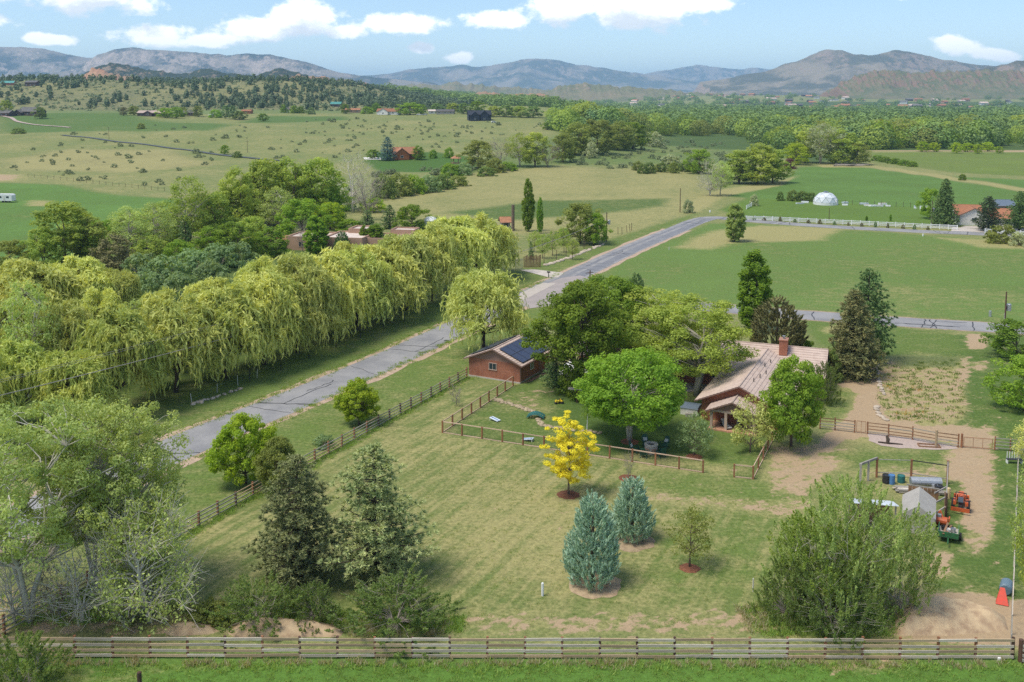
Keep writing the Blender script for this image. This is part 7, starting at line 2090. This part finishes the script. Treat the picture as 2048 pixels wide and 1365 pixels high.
# ---- dome greenhouse
b = at(1651, 409)
R0 = wide(b, 23.5)
dm = thing('dome_greenhouse', 'white faceted dome greenhouse in the far garden', 'greenhouse', b)
import bmesh
bm = bmesh.new()
bmesh.ops.create_icosphere(bm, subdivisions=2, radius=R0)
tris = [[v.co.copy() for v in f.verts] for f in bm.faces if sum(v.co.z for v in f.verts) / 3 > -0.05 * R0]
bm.free()
fr = MB()
for tr_ in tris:
    c_ = sum(tr_, Vector()) / 3
    q = [c_ + (v - c_) * 0.95 for v in tr_]
    nn_ = (tr_[1] - tr_[0]).cross(tr_[2] - tr_[0]).normalized()
    if nn_.dot(c_) < 0:
        nn_ = -nn_
    lift = [Vector((v.x, v.y, max(v.z, 0.0) * 0.82 + 0.9)) for v in q]
    dn_ = [v - nn_ * 0.06 for v in lift]
    part('panel', MB().add(lift + dn_, [(0, 1, 2), (5, 4, 3), (0, 3, 4, 1), (1, 4, 5, 2), (2, 5, 3, 0)]), M['dome'], dm)
    for k in range(3):
        a_, b_ = tr_[k], tr_[(k + 1) % 3]
        if (a_.x, a_.y) < (b_.x, b_.y):
            fr.bar((a_.x, a_.y, max(a_.z, 0) * 0.82 + 0.88), (b_.x, b_.y, max(b_.z, 0) * 0.82 + 0.88), 0.09, 0.09)
part('dome_frame', fr, M['metal'], dm)
part('base_wall', MB().lathe([(R0 * 1.0, 0), (R0 * 1.0, 0.9)], 20), M['white'], dm)
part('top_vent', MB().lathe([(0.0, 0.25), (0.9, 0.05), (0.95, 0.0)], 10, (0, 0, R0 * 0.82 + 0.95)), M['blue_grey'], dm)
part('door', MB().box((0, 0, 1.05), (1.0, 0.1, 2.1)), M['white'], dm, (R0 * 0.72, -R0 * 0.72, 0), R(45))
# garden clutter by the dome
rr = random.Random(6)
CL = 'pale raised beds and boxes in the dome garden'
for k, (px, py) in enumerate([(1600, 408), (1610, 406), (1598, 400), (1690, 407), (1735, 412), (1745, 413), (1758, 413), (1776, 413), (1660, 411), (1728, 409), (1765, 410), (1690, 411)]):
    b = at(px, py)
    t_ = thing('raised_bed', 'small pale raised garden bed or box near the dome greenhouse', 'garden bed', b, rr.uniform(-0.4, 0.4), CL)
    w_, d_, h_ = rr.uniform(1.2, 3.0), rr.uniform(0.8, 1.4), rr.uniform(0.3, 0.6)
    part('side', MB().box((0, -d_ / 2, h_ / 2), (w_, 0.08, h_)).box((0, d_ / 2, h_ / 2), (w_, 0.08, h_)).box((-w_ / 2 + 0.04, 0, h_ / 2), (0.08, d_ - 0.09, h_)).box((w_ / 2 - 0.04, 0, h_ / 2), (0.08, d_ - 0.09, h_)), M['white'] if k % 3 else M['tarp'], t_)
    part('soil', MB().box((0, 0, h_ / 2 - 0.03), (w_ - 0.18, d_ - 0.1, h_ - 0.06)), M['tarp'] if k % 2 else M['soil'], t_)
def patio_chair(label, px, py, rz):
    b = at(px, py)
    t_ = thing('lawn_chair', label, 'chair', b, rz, 'white chairs on the far lawn')
    part('seat', MB().box((0, 0, 0.42), (0.7, 0.7, 0.07)), M['white'], t_)
    part('backrest', MB().box((0, 0.36, 0.85), (0.7, 0.06, 0.8)), M['white'], t_)
    for x in (-0.3, 0.3):
        for y in (-0.3, 0.3):
            part('leg', MB().box((x, y, 0.19), (0.07, 0.07, 0.38)), M['white'], t_)
patio_chair('white lawn chair left of the tall spruce, leftmost of three', 1831, 419, R(20))
patio_chair('white lawn chair left of the tall spruce, middle of three', 1842, 420, R(-15))
patio_chair('white lawn chair left of the tall spruce, rightmost of three', 1853, 420, R(-30))
# log pile at the field head
lp = thing('log_pile', 'heap of grey logs at the head of the hay field', 'logs', at(1700, 333))
for k in range(16):
    a = rr.uniform(-0.5, 0.5); L = rr.uniform(3, 8); x = rr.uniform(-7, 7); z = rr.uniform(0.25, 1.0)
    part('log', MB().tube([(x - L / 2 * math.cos(a), -L / 2 * math.sin(a), z), (x + L / 2 * math.cos(a), L / 2 * math.sin(a), z + rr.uniform(-0.3, 0.3))], [0.28, 0.16], 7), M['twig'], lp)
# ---- gazebo by the brick house
b = at(912, 327)
gz_ = thing('gazebo', 'small timber gazebo with a pointed tan roof on the brick house lawn', 'gazebo', b)
part('roof', MB().lathe([(2.9, 2.5), (0.3, 4.0), (0.001, 4.1)], 6), M['tile_orange'], gz_)
for k in range(6):
    a = 6.283 * k / 6
    part('post', MB().box((math.cos(a) * 2.4, math.sin(a) * 2.4, 1.3), (0.2, 0.2, 2.6)), M['wood_brown'], gz_)
part('floor', MB().lathe([(0.001, 0.3), (2.6, 0.3), (2.6, 0.0)], 6), M['wood_brown'], gz_)
# ---- white camper trailer in the left field, vehicles by the adobe house
def trailer_box(label, px, py, L, rz, name='camper_trailer', mat='white', cat='trailer'):
    b = at(px, py)
    t_ = thing(name, label, cat, b, rz)
    part('body', MB().prism([(-L / 2, 0.6), (L / 2, 0.6), (L / 2, 2.5), (L / 2 - 0.4, 2.9), (-L / 2 + 0.2, 2.9), (-L / 2, 2.6)], -1.15, 1.15), M[mat], t_)
    for x in (-0.6, 0.45):
        part('wheel', MB().tube([(x, -1.1, 0.36), (x, -0.85, 0.36)], 0.36, 12), M['rubber'], t_)
        part('wheel', MB().tube([(x, 1.1, 0.36), (x, 0.85, 0.36)], 0.36, 12), M['rubber'], t_)
    part('window', MB().box((L * 0.22, -1.17, 1.9), (1.0, 0.04, 0.6)), M['glass'], t_)
    part('window', MB().box((-L * 0.25, -1.17, 1.9), (0.8, 0.04, 0.6)), M['glass'], t_)
    part('door', MB().box((-L * 0.02, -1.17, 1.5), (0.7, 0.04, 1.7)), M['offwhite'], t_)
    part('hitch', MB().bar((L / 2, 0, 0.6), (L / 2 + 1.2, 0, 0.5), 0.12, 0.12), M['dark_metal'], t_)
trailer_box('white box trailer parked in the left green field', 13, 405, 5.4, R(-6))
trailer_box('white horse trailer among the bushes on the green bench', 422, 235, 4.5, R(80), 'horse_trailer')
def car(label, px, py, rz, mat, L=4.6):
    b = at(px, py)
    t_ = thing('parked_car', label, 'car', b, rz)
    part('body', MB().prism([(-L / 2, 0.35), (L / 2, 0.35), (L / 2, 0.85), (L / 2 - 1.1, 0.98), (L / 2 - 1.8, 1.5), (-L / 2 + 0.9, 1.5), (-L / 2 + 0.1, 0.98), (-L / 2, 0.85)], -0.9, 0.9), M[mat], t_)
    part('window', MB().prism([(L / 2 - 1.25, 1.0), (L / 2 - 1.85, 1.43), (-L / 2 + 0.95, 1.43), (-L / 2 + 0.4, 1.0)], -0.905, 0.905), M['glass'], t_)
    for x in (-L / 2 + 0.85, L / 2 - 0.85):
        for y in (-0.92, 0.70):
            part('wheel', MB().tube([(x, y, 0.34), (x, y + 0.22, 0.34)], 0.34, 12), M['rubber'], t_)
car('white car parked behind the adobe house', 655, 452, R(10), 'white')
car('silver car parked beside the white one behind the adobe house', 667, 446, R(-15), 'metal')
car('white car in the yard of the far bench houses', 838, 231, R(5), 'white')
car('silver car in the yard of the far bench houses', 850, 231, R(-8), 'metal')
car('white car parked below the navy house', 988, 246, R(12), 'white')
car('white van under the shade trees beside the garage', 1148, 748, R(60), 'white', 5.2)
car('white car under the shade trees beside the garage, further right', 1180, 742, R(65), 'white', 4.8)
b = at(862, 470)
ss = thing('white_tank', 'white domed tank tower behind the right end of the adobe house', 'tank', b)
part('tank', MB().lathe([(1.7, 0), (1.7, 3.6), (1.9, 3.8), (1.2, 4.6), (0.001, 4.9)], 14), M['white'], ss)
far_house('small red-roofed shed at the left edge of the dry field', 1012, 462, 16, R(10), M['wood_grey'], M['tile_orange'], 2.4, 1.0, 3.5, nwin=1, cat='shed', name='shed')
far_house('grey garden shed left of the adobe house', 518, 472, 20, R(-5), M['wood_grey'], M['tile_grey'], 2.4, 1.0, 4, nwin=1, cat='shed', name='shed')
# ---- equipment pen on the right
pen = thing('equipment_pen', 'timber pen of tall rusty posts with rails and a brown back wall', 'pen', (*G2(1753, 955), 0))
o0 = Vector((*G2(1753, 955), 0))
def rel(px, py, z=0.0):
    g = G2(px, py)
    return Vector((g[0] - o0.x, g[1] - o0.y, z))
for (px, py, h, mt) in ((1753, 955, 2.0, 'post_rust'), (1736, 962, 2.0, 'wood_grey'), (1720, 970, 2.1, 'wood_grey'), (1822, 957, 1.9, 'post_rust'), (1894, 968, 2.3, 'post_rust'), (1891, 1035, 2.2, 'post_dark')):
    part('post', MB().box((0, 0, h / 2), (0.2, 0.2, h)), M[mt], pen, rel(px, py), ROT)
def prail(a, b, w=0.09, h=0.12, mt='wood_grey'):
    part('rail', MB().bar(a, b, w, h), M[mt], pen)
prail(rel(1718, 970, 2.0), rel(1753, 955, 1.95), 0.14, 0.2)
for z in (0.5, 1.8):
    prail(rel(1753, 955, z), rel(1822, 957, z), 0.06, 0.06)
    prail(rel(1822, 957, z), rel(1894, 968, z), 0.06, 0.08, 'dark_metal' if z > 1 else 'wood_grey')
prail(rel(1894, 968, 2.2), rel(1891, 1035, 2.1), 0.1, 0.12)
prail(rel(1894, 968, 0.5), rel(1891, 1035, 0.5), 0.08, 0.1)
prail(rel(1868, 1012, 1.2), rel(1891, 1000, 1.2)); prail(rel(1868, 1050, 1.0), rel(1891, 1035, 1.0)); prail(rel(1868, 1030, 1.1), rel(1891, 1018, 1.1))
for k in range(8):
    a = rel(1816 + k * 7.6, 994 + k * 1.3); c_ = rel(1816 + (k + 0.94) * 7.6, 994 + (k + 0.94) * 1.3)
    part('wall_board', MB().bar(a + Vector((0, 0, 0.6)), c_ + Vector((0, 0, 0.6)), 0.05, 1.15), M['wood_brown'], pen)
for k in range(4):
    a = rel(1889, 1006 + k * 8.5); c_ = rel(1889, 1006 + (k + 0.94) * 8.5)
    part('wall_board', MB().bar(a + Vector((0, 0, 0.55)), c_ + Vector((0, 0, 0.55)), 0.05, 1.05), M['wood_brown'], pen)
prail(rel(1812, 996, 1.28), rel(1878, 1006, 1.28), 0.1, 0.1)
# timber stack, barrels, water trough
tsn = thing('timber_stack', 'stack of weathered grey planks in the pen', 'planks', (*G2(1835, 985), 0), R(-8))
for k in range(15):
    part('plank', MB().box((0, 0, 0), (3.6 + 0.4 * (k % 3), 0.2, 0.08)), M['wood_grey'] if k % 4 else M['rail_old'], tsn, (0.1 * (k % 4), -0.5 + 0.24 * (k % 5), 0.12 + 0.1 * (k // 5)), R((k * 7) % 5 - 2))
tr_ = thing('water_trough', 'long pale metal trough behind the plank stack', 'trough', (*G2(1851, 975), 0), R(-6))
part('tank', MB().tube([(-1.4, 0, 0.55), (1.4, 0, 0.55)], 0.42, 14), M['metal'], tr_)
for x in (-0.9, 0.9):
    part('leg', MB().box((x, 0, 0.1), (0.12, 0.8, 0.2)), M['dark_metal'], tr_)
def drum(label, px, py, mat, h=0.9, r=0.3, cat='barrel', name='barrel'):
    b = at(px, py)
    t_ = thing(name, label, cat, b)
    part('shell', MB().lathe([(0.001, 0.0), (r, 0.0), (r * 1.02, h * 0.33), (r, h * 0.36), (r, h * 0.64), (r * 1.02, h * 0.67), (r, h), (r * 0.9, h), (r * 0.88, h - 0.05), (0.001, h - 0.05)], 14), M[mat], t_)
drum('dark blue barrel at the back of the pen', 1783, 968, 'blue'); drum('black bin beside the blue barrel in the pen', 1773, 966, 'dark_metal', 0.8, 0.4, 'bin', 'bin'); drum('grey-green bin right of the blue barrel in the pen', 1802, 965, 'teal_paint', 0.7, 0.35, 'bin', 'bin')
drum('black bin beside the trough in the pen', 1877, 984, 'dark_metal', 0.6, 0.4, 'bin', 'bin'); drum('grey bucket between trough and black bin', 1869, 982, 'metal', 0.6, 0.28, 'bucket', 'bucket')
stake('cream yellow roller standing against the pen post', 1897, 998, 976, 0.16, M['cream'], 'roller')
# canvas shelter
b = at(1836, 1048)
ct = thing('canvas_shelter', 'grey-white canvas shelter with a peaked roof in the pen', 'shelter', b, R(-24))
sw, sh, sr = 2.7, 1.55, 0.95
part('canopy', MB().add([(-sw / 2, -2.2, sh), (sw / 2, -2.2, sh), (sw / 2, 2.2, sh), (-sw / 2, 2.2, sh), (0, -2.2, sh + sr), (0, 2.2, sh + sr)], [(0, 4, 5, 3), (1, 2, 5, 4), (0, 1, 4), (2, 3, 5)]), M['canvas'], ct)
for s in (-1, 1):
    part('side_curtain', MB().box((s * sw / 2, 0, sh / 2), (0.04, 4.3, sh - 0.02)), M['canvas'], ct)
part('front_curtain', MB().box((0, -2.17, sh / 2), (sw - 0.1, 0.04, sh - 0.02)), M['canvas'], ct)
part('back_curtain', MB().box((0, 2.17, sh / 2), (sw - 0.1, 0.04, sh - 0.02)), M['canvas'], ct)
b = at(1745, 1055)
tb = thing('metal_roofed_shed', 'pale metal-roofed shed half hidden by the thicket', 'shed', b, R(-10))
for k in range(6):
    part('roof_sheet', MB().box((0, 0, 0), (0.62, 2.6, 0.04)), M['tarp'], tb, (-1.7 + k * 0.64, 0, 2.25), rot=(-0.25, 0, 0))
for x in (-1.8, 1.6):
    for y in (-1.0, 1.0):
        part('post', MB().box((x, y, 1.05 - 0.22 * y), (0.12, 0.12, 2.1 - 0.44 * y)), M['wood_grey'], tb)
part('back_wall', MB().box((-0.1, 0.9, 0.85), (3.3, 0.06, 1.7)), M['wood_brown'], tb)
# ---- orange tractor
b = at(1921, 1018)
tk = thing('tractor', 'small orange tractor with a rear blade on the track beside the pen', 'tractor', b, R(-27))
tk.scale = (0.86,) * 3
part('hood', MB().prism([(-0.3, 0.62), (0.3, 0.62), (0.3, 1.1), (0.2, 1.24), (-0.2, 1.24), (-0.3, 1.1)], 0.35, 1.75), M['orange'], tk)
part('chassis', MB().box((0, 0.3, 0.52), (0.42, 2.6, 0.3)), M['dark_metal'], tk)
part('seat', MB().box((0, -0.42, 0.98), (0.5, 0.45, 0.12)).box((0, -0.68, 1.25), (0.5, 0.1, 0.5)), M['blue_grey'], tk)
for s in (-1, 1):
    part('fender', MB().box((s * 0.56, -0.42, 1.08), (0.3, 0.95, 0.08)).box((s * 0.56, -0.93, 0.9), (0.3, 0.08, 0.4)), M['orange'], tk)
    wl_ = part('wheel', MB().tube([(s * 0.55, 0, 0), (s * 0.88, 0, 0)], 0.58, 18), M['rubber'], tk, (0, -0.42, 0.58))
    part('rim', MB().tube([(s * 0.70, 0, 0), (s * 0.895, 0, 0)], 0.30, 14), M['orange'], wl_)
    wl_ = part('wheel', MB().tube([(s * 0.45, 0, 0), (s * 0.70, 0, 0)], 0.36, 16), M['rubber'], tk, (0, 1.35, 0.36))
    part('rim', MB().tube([(s * 0.55, 0, 0), (s * 0.712, 0, 0)], 0.2, 12), M['orange'], wl_)
    part('roll_bar_post', MB().bar((s * 0.48, -0.82, 0.9), (s * 0.48, -0.82, 2.05), 0.07, 0.07), M['dark_metal'], tk)
    part('loader_arm', MB().bar((s * 0.46, 0.2, 1.15), (s * 0.46, 2.1, 0.7), 0.1, 0.14), M['orange'], tk)
    part('headlight', MB().box((s * 0.2, 1.77, 1.0), (0.14, 0.03, 0.1)), M['white'], tk)
part('roll_bar', MB().bar((-0.52, -0.82, 2.05), (0.52, -0.82, 2.05), 0.07, 0.07), M['dark_metal'], tk)
part('steering_wheel', MB().lathe([(0.19, 0.0), (0.22, 0.02), (0.19, 0.04), (0.17, 0.02), (0.19, 0.0)], 14, (0, 0.02, 1.42)), M['dark_metal'], tk)
part('bucket', MB().prism([(2.1, 0.2), (2.6, 0.15), (2.7, 0.3), (2.2, 0.75), (2.1, 0.7)], -0.75, 0.75), M['orange'], tk, rz=R(90) * 0 + 0).rotation_euler = (0, 0, R(90))
part('rear_blade', MB().box((0, -1.55, 0.50), (1.75, 0.07, 0.40)), M['orange'], tk)
part('blade_arm', MB().box((0, -1.2, 0.55), (0.14, 0.7, 0.12)), M['dark_metal'], tk)
# ---- orange tiller
b = at(1878, 1052)
tl = thing('rotary_tiller', 'orange tractor implement lying between the shelter and the trailer', 'implement', b, R(-30))
part('drum_cover', MB().tube([(-0.65, 0, 0.5), (0.65, 0, 0.5)], 0.36, 12), M['orange'], tl)
part('hitch_frame', MB().bar((-0.3, 0.3, 0.5), (0, 0.6, 1.15), 0.08, 0.08).bar((0.3, 0.3, 0.5), (0, 0.6, 1.15), 0.08, 0.08), M['orange'], tl)
part('gearbox', MB().box((0, 0, 0.92), (0.3, 0.3, 0.24)), M['metal'], tl)
part('skid', MB().box((-0.68, 0, 0.2), (0.06, 0.8, 0.4)).box((0.68, 0, 0.2), (0.06, 0.8, 0.4)), M['orange'], tl)
part('side_guard', MB().box((0.75, 0.35, 0.6), (0.1, 0.6, 0.3)), M['orange'], tl)
# ---- green utility trailer loaded with scrap
b = at(1896, 1084)
ut = thing('utility_trailer', 'green utility trailer loaded with tyres, pots and planks', 'trailer', b, R(-26))
part('bed', MB().box((0, 0.7, 0.5), (1.5, 2.0, 0.08)), M['wood_grey'], ut)
part('front_board', MB().box((0, -0.32, 0.72), (1.56, 0.06, 0.45)), M['green_paint'], ut)
for s in (-1, 1):
    part('side_board', MB().box((s * 0.76, 0.7, 0.72), (0.05, 1.97, 0.42)), M['green_paint'], ut)
    part('wheel', MB().tube([(s * 0.82, 0.75, 0.32), (s * 1.0, 0.75, 0.32)], 0.32, 14), M['rubber'], ut)
part('drawbar', MB().bar((0, -0.35, 0.45), (0, -1.35, 0.42), 0.09, 0.09), M['green_paint'], ut)
ld = thing('tyre', 'black tyre lying on the loaded green trailer', 'tyre', (b[0] + 0.6, b[1] + 1.15, 0.56))
part('tread', MB().lathe([(0.2, 0.0), (0.34, 0.02), (0.36, 0.1), (0.34, 0.2), (0.2, 0.22), (0.18, 0.11), (0.2, 0.0)], 16), M['rubber'], ld)
for k, (dx, dy, mt) in enumerate(((0.05, 1.05, 'dark_metal'), (0.65, 0.55, 'metal'), (0.2, 0.5, 'white'))):
    t_ = thing('pot', ('black', 'grey', 'white')[k] + ' pot on the loaded green trailer', 'pot', (b[0] + dx, b[1] + dy, 0.55))
    part('shell', MB().lathe([(0.001, 0.0), (0.15, 0.0), (0.2, 0.35), (0.17, 0.35), (0.13, 0.05), (0.001, 0.05)], 12), M[mt], t_)
for k in range(3):
    o = part('plank', MB().bar((-0.3, -0.9, 0.0), (0.25, 0.9, 0.12 * k), 0.16, 0.04), M['wood_brown'] if k else M['rail_old'], None, (b[0] + 0.55 - 0.26 * k, b[1] + 0.62 - 0.04 * k, 0.62 + 0.09 * k), R(-26 + 4 * k))
    tag(o, ('whitish', 'brown', 'long brown')[k] + ' plank laid across the loaded green trailer', 'plank')
# ---- barrel and red bucket by the side fence
b = at(2010, 1192)
bl = thing('barrel_roaster', 'blue-grey barrel lying beside the right-hand fence', 'barrel', b, R(-34))
part('shell', MB().tube([(0, -0.05, 0.45), (0, 0.1, 0.45), (0, 0.95, 0.55), (0, 1.1, 0.55)], [0.36, 0.44, 0.44, 0.36], 16), M['barrel'], bl)
part('lid', MB().tube([(0, 1.08, 0.55), (0, 1.3, 0.58)], [0.34, 0.26], 14), M['dark_metal'], bl)
b = at(2004, 1206)
rb = thing('red_chute', 'bright red funnel-shaped chute beside the blue-grey barrel', 'chute', b, R(-26))
part('hopper', MB().add([(-0.42, -0.45, 0.05), (0.42, -0.45, 0.05), (0.42, -0.1, 0.1), (-0.42, -0.1, 0.1), (-0.15, 0.35, 1.0), (0.15, 0.35, 1.0), (0.15, 0.55, 0.9), (-0.15, 0.55, 0.9)],
                       [(0, 1, 5, 4), (1, 2, 6, 5), (2, 3, 7, 6), (3, 0, 4, 7), (4, 5, 6, 7)]), M['red_plastic'], rb)
part('stand', MB().box((0, 0.3, 0.2), (0.3, 0.2, 0.4)), M['red_plastic'], rb)
# ---- fire wood post and log art on the gravel pad
b = at(1775, 888)
sc_ = thing('driftwood_sculpture', 'dark driftwood piece standing on the pink gravel pad', 'driftwood', b)
part('stump', MB().tube([(0, 0, 0), (0.05, 0, 0.5), (-0.1, 0.05, 0.9)], [0.16, 0.2, 0.12], 7), M['bark_dark'], sc_)
part('branch', MB().tube([(-0.9, 0.3, 0.1), (0, -0.1, 0.12), (1.5, -0.35, 0.08)], [0.07, 0.1, 0.05], 6), M['bark_dark'], sc_)
stake('tan timber post standing on the gravel pad', 1872, 895, 860, 0.13, M['rail_tan'], 'timber_post')
o = thing('flower_bed_frame', 'low brown frame on the right of the gravel pad', 'frame', at(1858, 893), R(-10))
part('frame', MB().box((0, -0.4, 0.08), (2.2, 0.1, 0.16)).box((0, 0.4, 0.08), (2.2, 0.1, 0.16)).box((-1.05, 0, 0.08), (0.1, 0.69, 0.16)).box((1.05, 0, 0.08), (0.1, 0.69, 0.16)), M['wood_brown'], o)
b = at(2026, 925)
bn = thing('white_bench', 'small white slatted bench under the right-edge trees', 'bench', b, R(-5))
for k in range(6):
    part('slat', MB().box((-0.6 + 0.24 * k, 0, 0.75), (0.08, 0.05, 0.7)), M['white'], bn)
part('seat', MB().box((0, -0.25, 0.42), (1.5, 0.45, 0.05)), M['dark_metal'], bn)
for x in (-0.7, 0.7):
    part('leg', MB().box((x, -0.25, 0.2), (0.07, 0.4, 0.4)), M['white'], bn)

# ---- tufts of grass
def tufts(name, label, pts_w, n_per, h, spread, mat, seed, w=0.03):
    rg = np.random.default_rng(seed)
    pts_w = np.asarray(pts_w)
    ci = np.repeat(np.arange(len(pts_w)), n_per)
    base = np.zeros((len(ci), 3)); base[:, :2] = pts_w[ci] + rg.normal(0, spread, (len(ci), 2))
    d = nrm(np.stack([rg.normal(0, 0.45, len(ci)), rg.normal(0, 0.45, len(ci)), np.ones(len(ci))], 1))
    L = h * rg.uniform(0.5, 1.2, (len(ci), 1))
    U = d * L * 0.5
    sdv = nrm(np.cross(U, unit(rg, len(U)))) * w
    V, F = cards(base + U * 0.95, U, sdv)
    o = obj(name, np_mesh(name, V, F, attr=rg.uniform(0, 1, len(F))), mat)
    tag(o, label, 'grass'); kind(o, 'stuff')
rg = np.random.default_rng(55)
def along(a, b, n, s):
    q = rg.uniform(0, 1, (n, 1))
    return np.array(a) + (np.array(b) - np.array(a)) * q + rg.normal(0, s, (n, 2))
def inpoly(pts_, n):
    w = P(pts_); pw = np.array(w); o = []
    while len(o) < n:
        c = rg.uniform(pw.min(axis=0), pw.max(axis=0), (n * 2, 2))
        k = sdist(w, c[:, 0], c[:, 1]) > 0
        o.extend(c[k].tolist())
    return np.array(o[:n])
tufts('dry_grass', 'pale dry grass tufts along the foot of the board fence', np.concatenate([along((-32, 59.2), (32, 59.1), 260, 0.22), inpoly([(320, 1215), (440, 1205), (430, 1240), (330, 1250)], 120), inpoly([(690, 1240), (900, 1235), (900, 1270), (700, 1275)], 110), inpoly([(1470, 1215), (1530, 1215), (1540, 1265), (1500, 1268)], 60)]), 14, 0.42, 0.13, M['grass_dry'], 61)
tufts('tall_grass', 'tall green grass along the fences and under the shrubs', np.concatenate([along((-34, 58.9), (33, 58.7), 260, 0.4), inpoly([(330, 1215), (480, 1205), (700, 1225), (930, 1235), (920, 1268), (690, 1250), (440, 1248)], 700), inpoly([(1480, 1215), (1560, 1200), (1800, 1240), (1780, 1275), (1520, 1272)], 520), along((-33, 66), LF1, 700, 0.45), inpoly([(0, 1190), (300, 1180), (330, 1240), (0, 1260)], 300)]), 18, 0.32, 0.16, M['grass'], 62)
tufts('wildflower_clumps', 'green weeds in the wildflower bed', inpoly([(1768, 730), (1925, 720), (1930, 830), (1895, 850), (1785, 842), (1756, 800)], 260), 14, 0.26, 0.22, M['lf_shrub'], 63, 0.05)
tufts('orange_flowers', 'orange flowers in the wildflower bed', np.concatenate([inpoly([(1790, 815), (1850, 815), (1850, 848), (1795, 842)], 16), inpoly([(1765, 745), (1780, 745), (1785, 780), (1768, 780)], 6), inpoly([(1815, 772), (1845, 772), (1845, 784), (1815, 784)], 5)]), 7, 0.24, 0.3, M['flower'], 64, 0.04)
tufts('roadside_grass', 'rough grass along the road verges', np.concatenate([along((-36, 103.5), (-23, 129), 160, 0.5), along((-23, 129), (10, 197), 320, 0.5), along((-32, 95), (-6, 148), 260, 0.4)]), 14, 0.3, 0.2, M['grass'], 65)
tufts('meadow_grass', 'lush uneven meadow grass in front of the board fence', np.concatenate([np.stack([rg.uniform(-36, 38, 2300), rg.uniform(52.5, 59.2, 2300)], 1)]), 12, 0.20, 0.14, M['grass'], 66, 0.022)
tufts('lawn_weeds', 'coarse grass clumps scattered over the front lawn', np.concatenate([inpoly([(420, 1200), (700, 900), (960, 880), (1250, 940), (1600, 1000), (1560, 1260), (420, 1260)], 1500)]), 9, 0.13, 0.12, M['grass'], 67, 0.02)
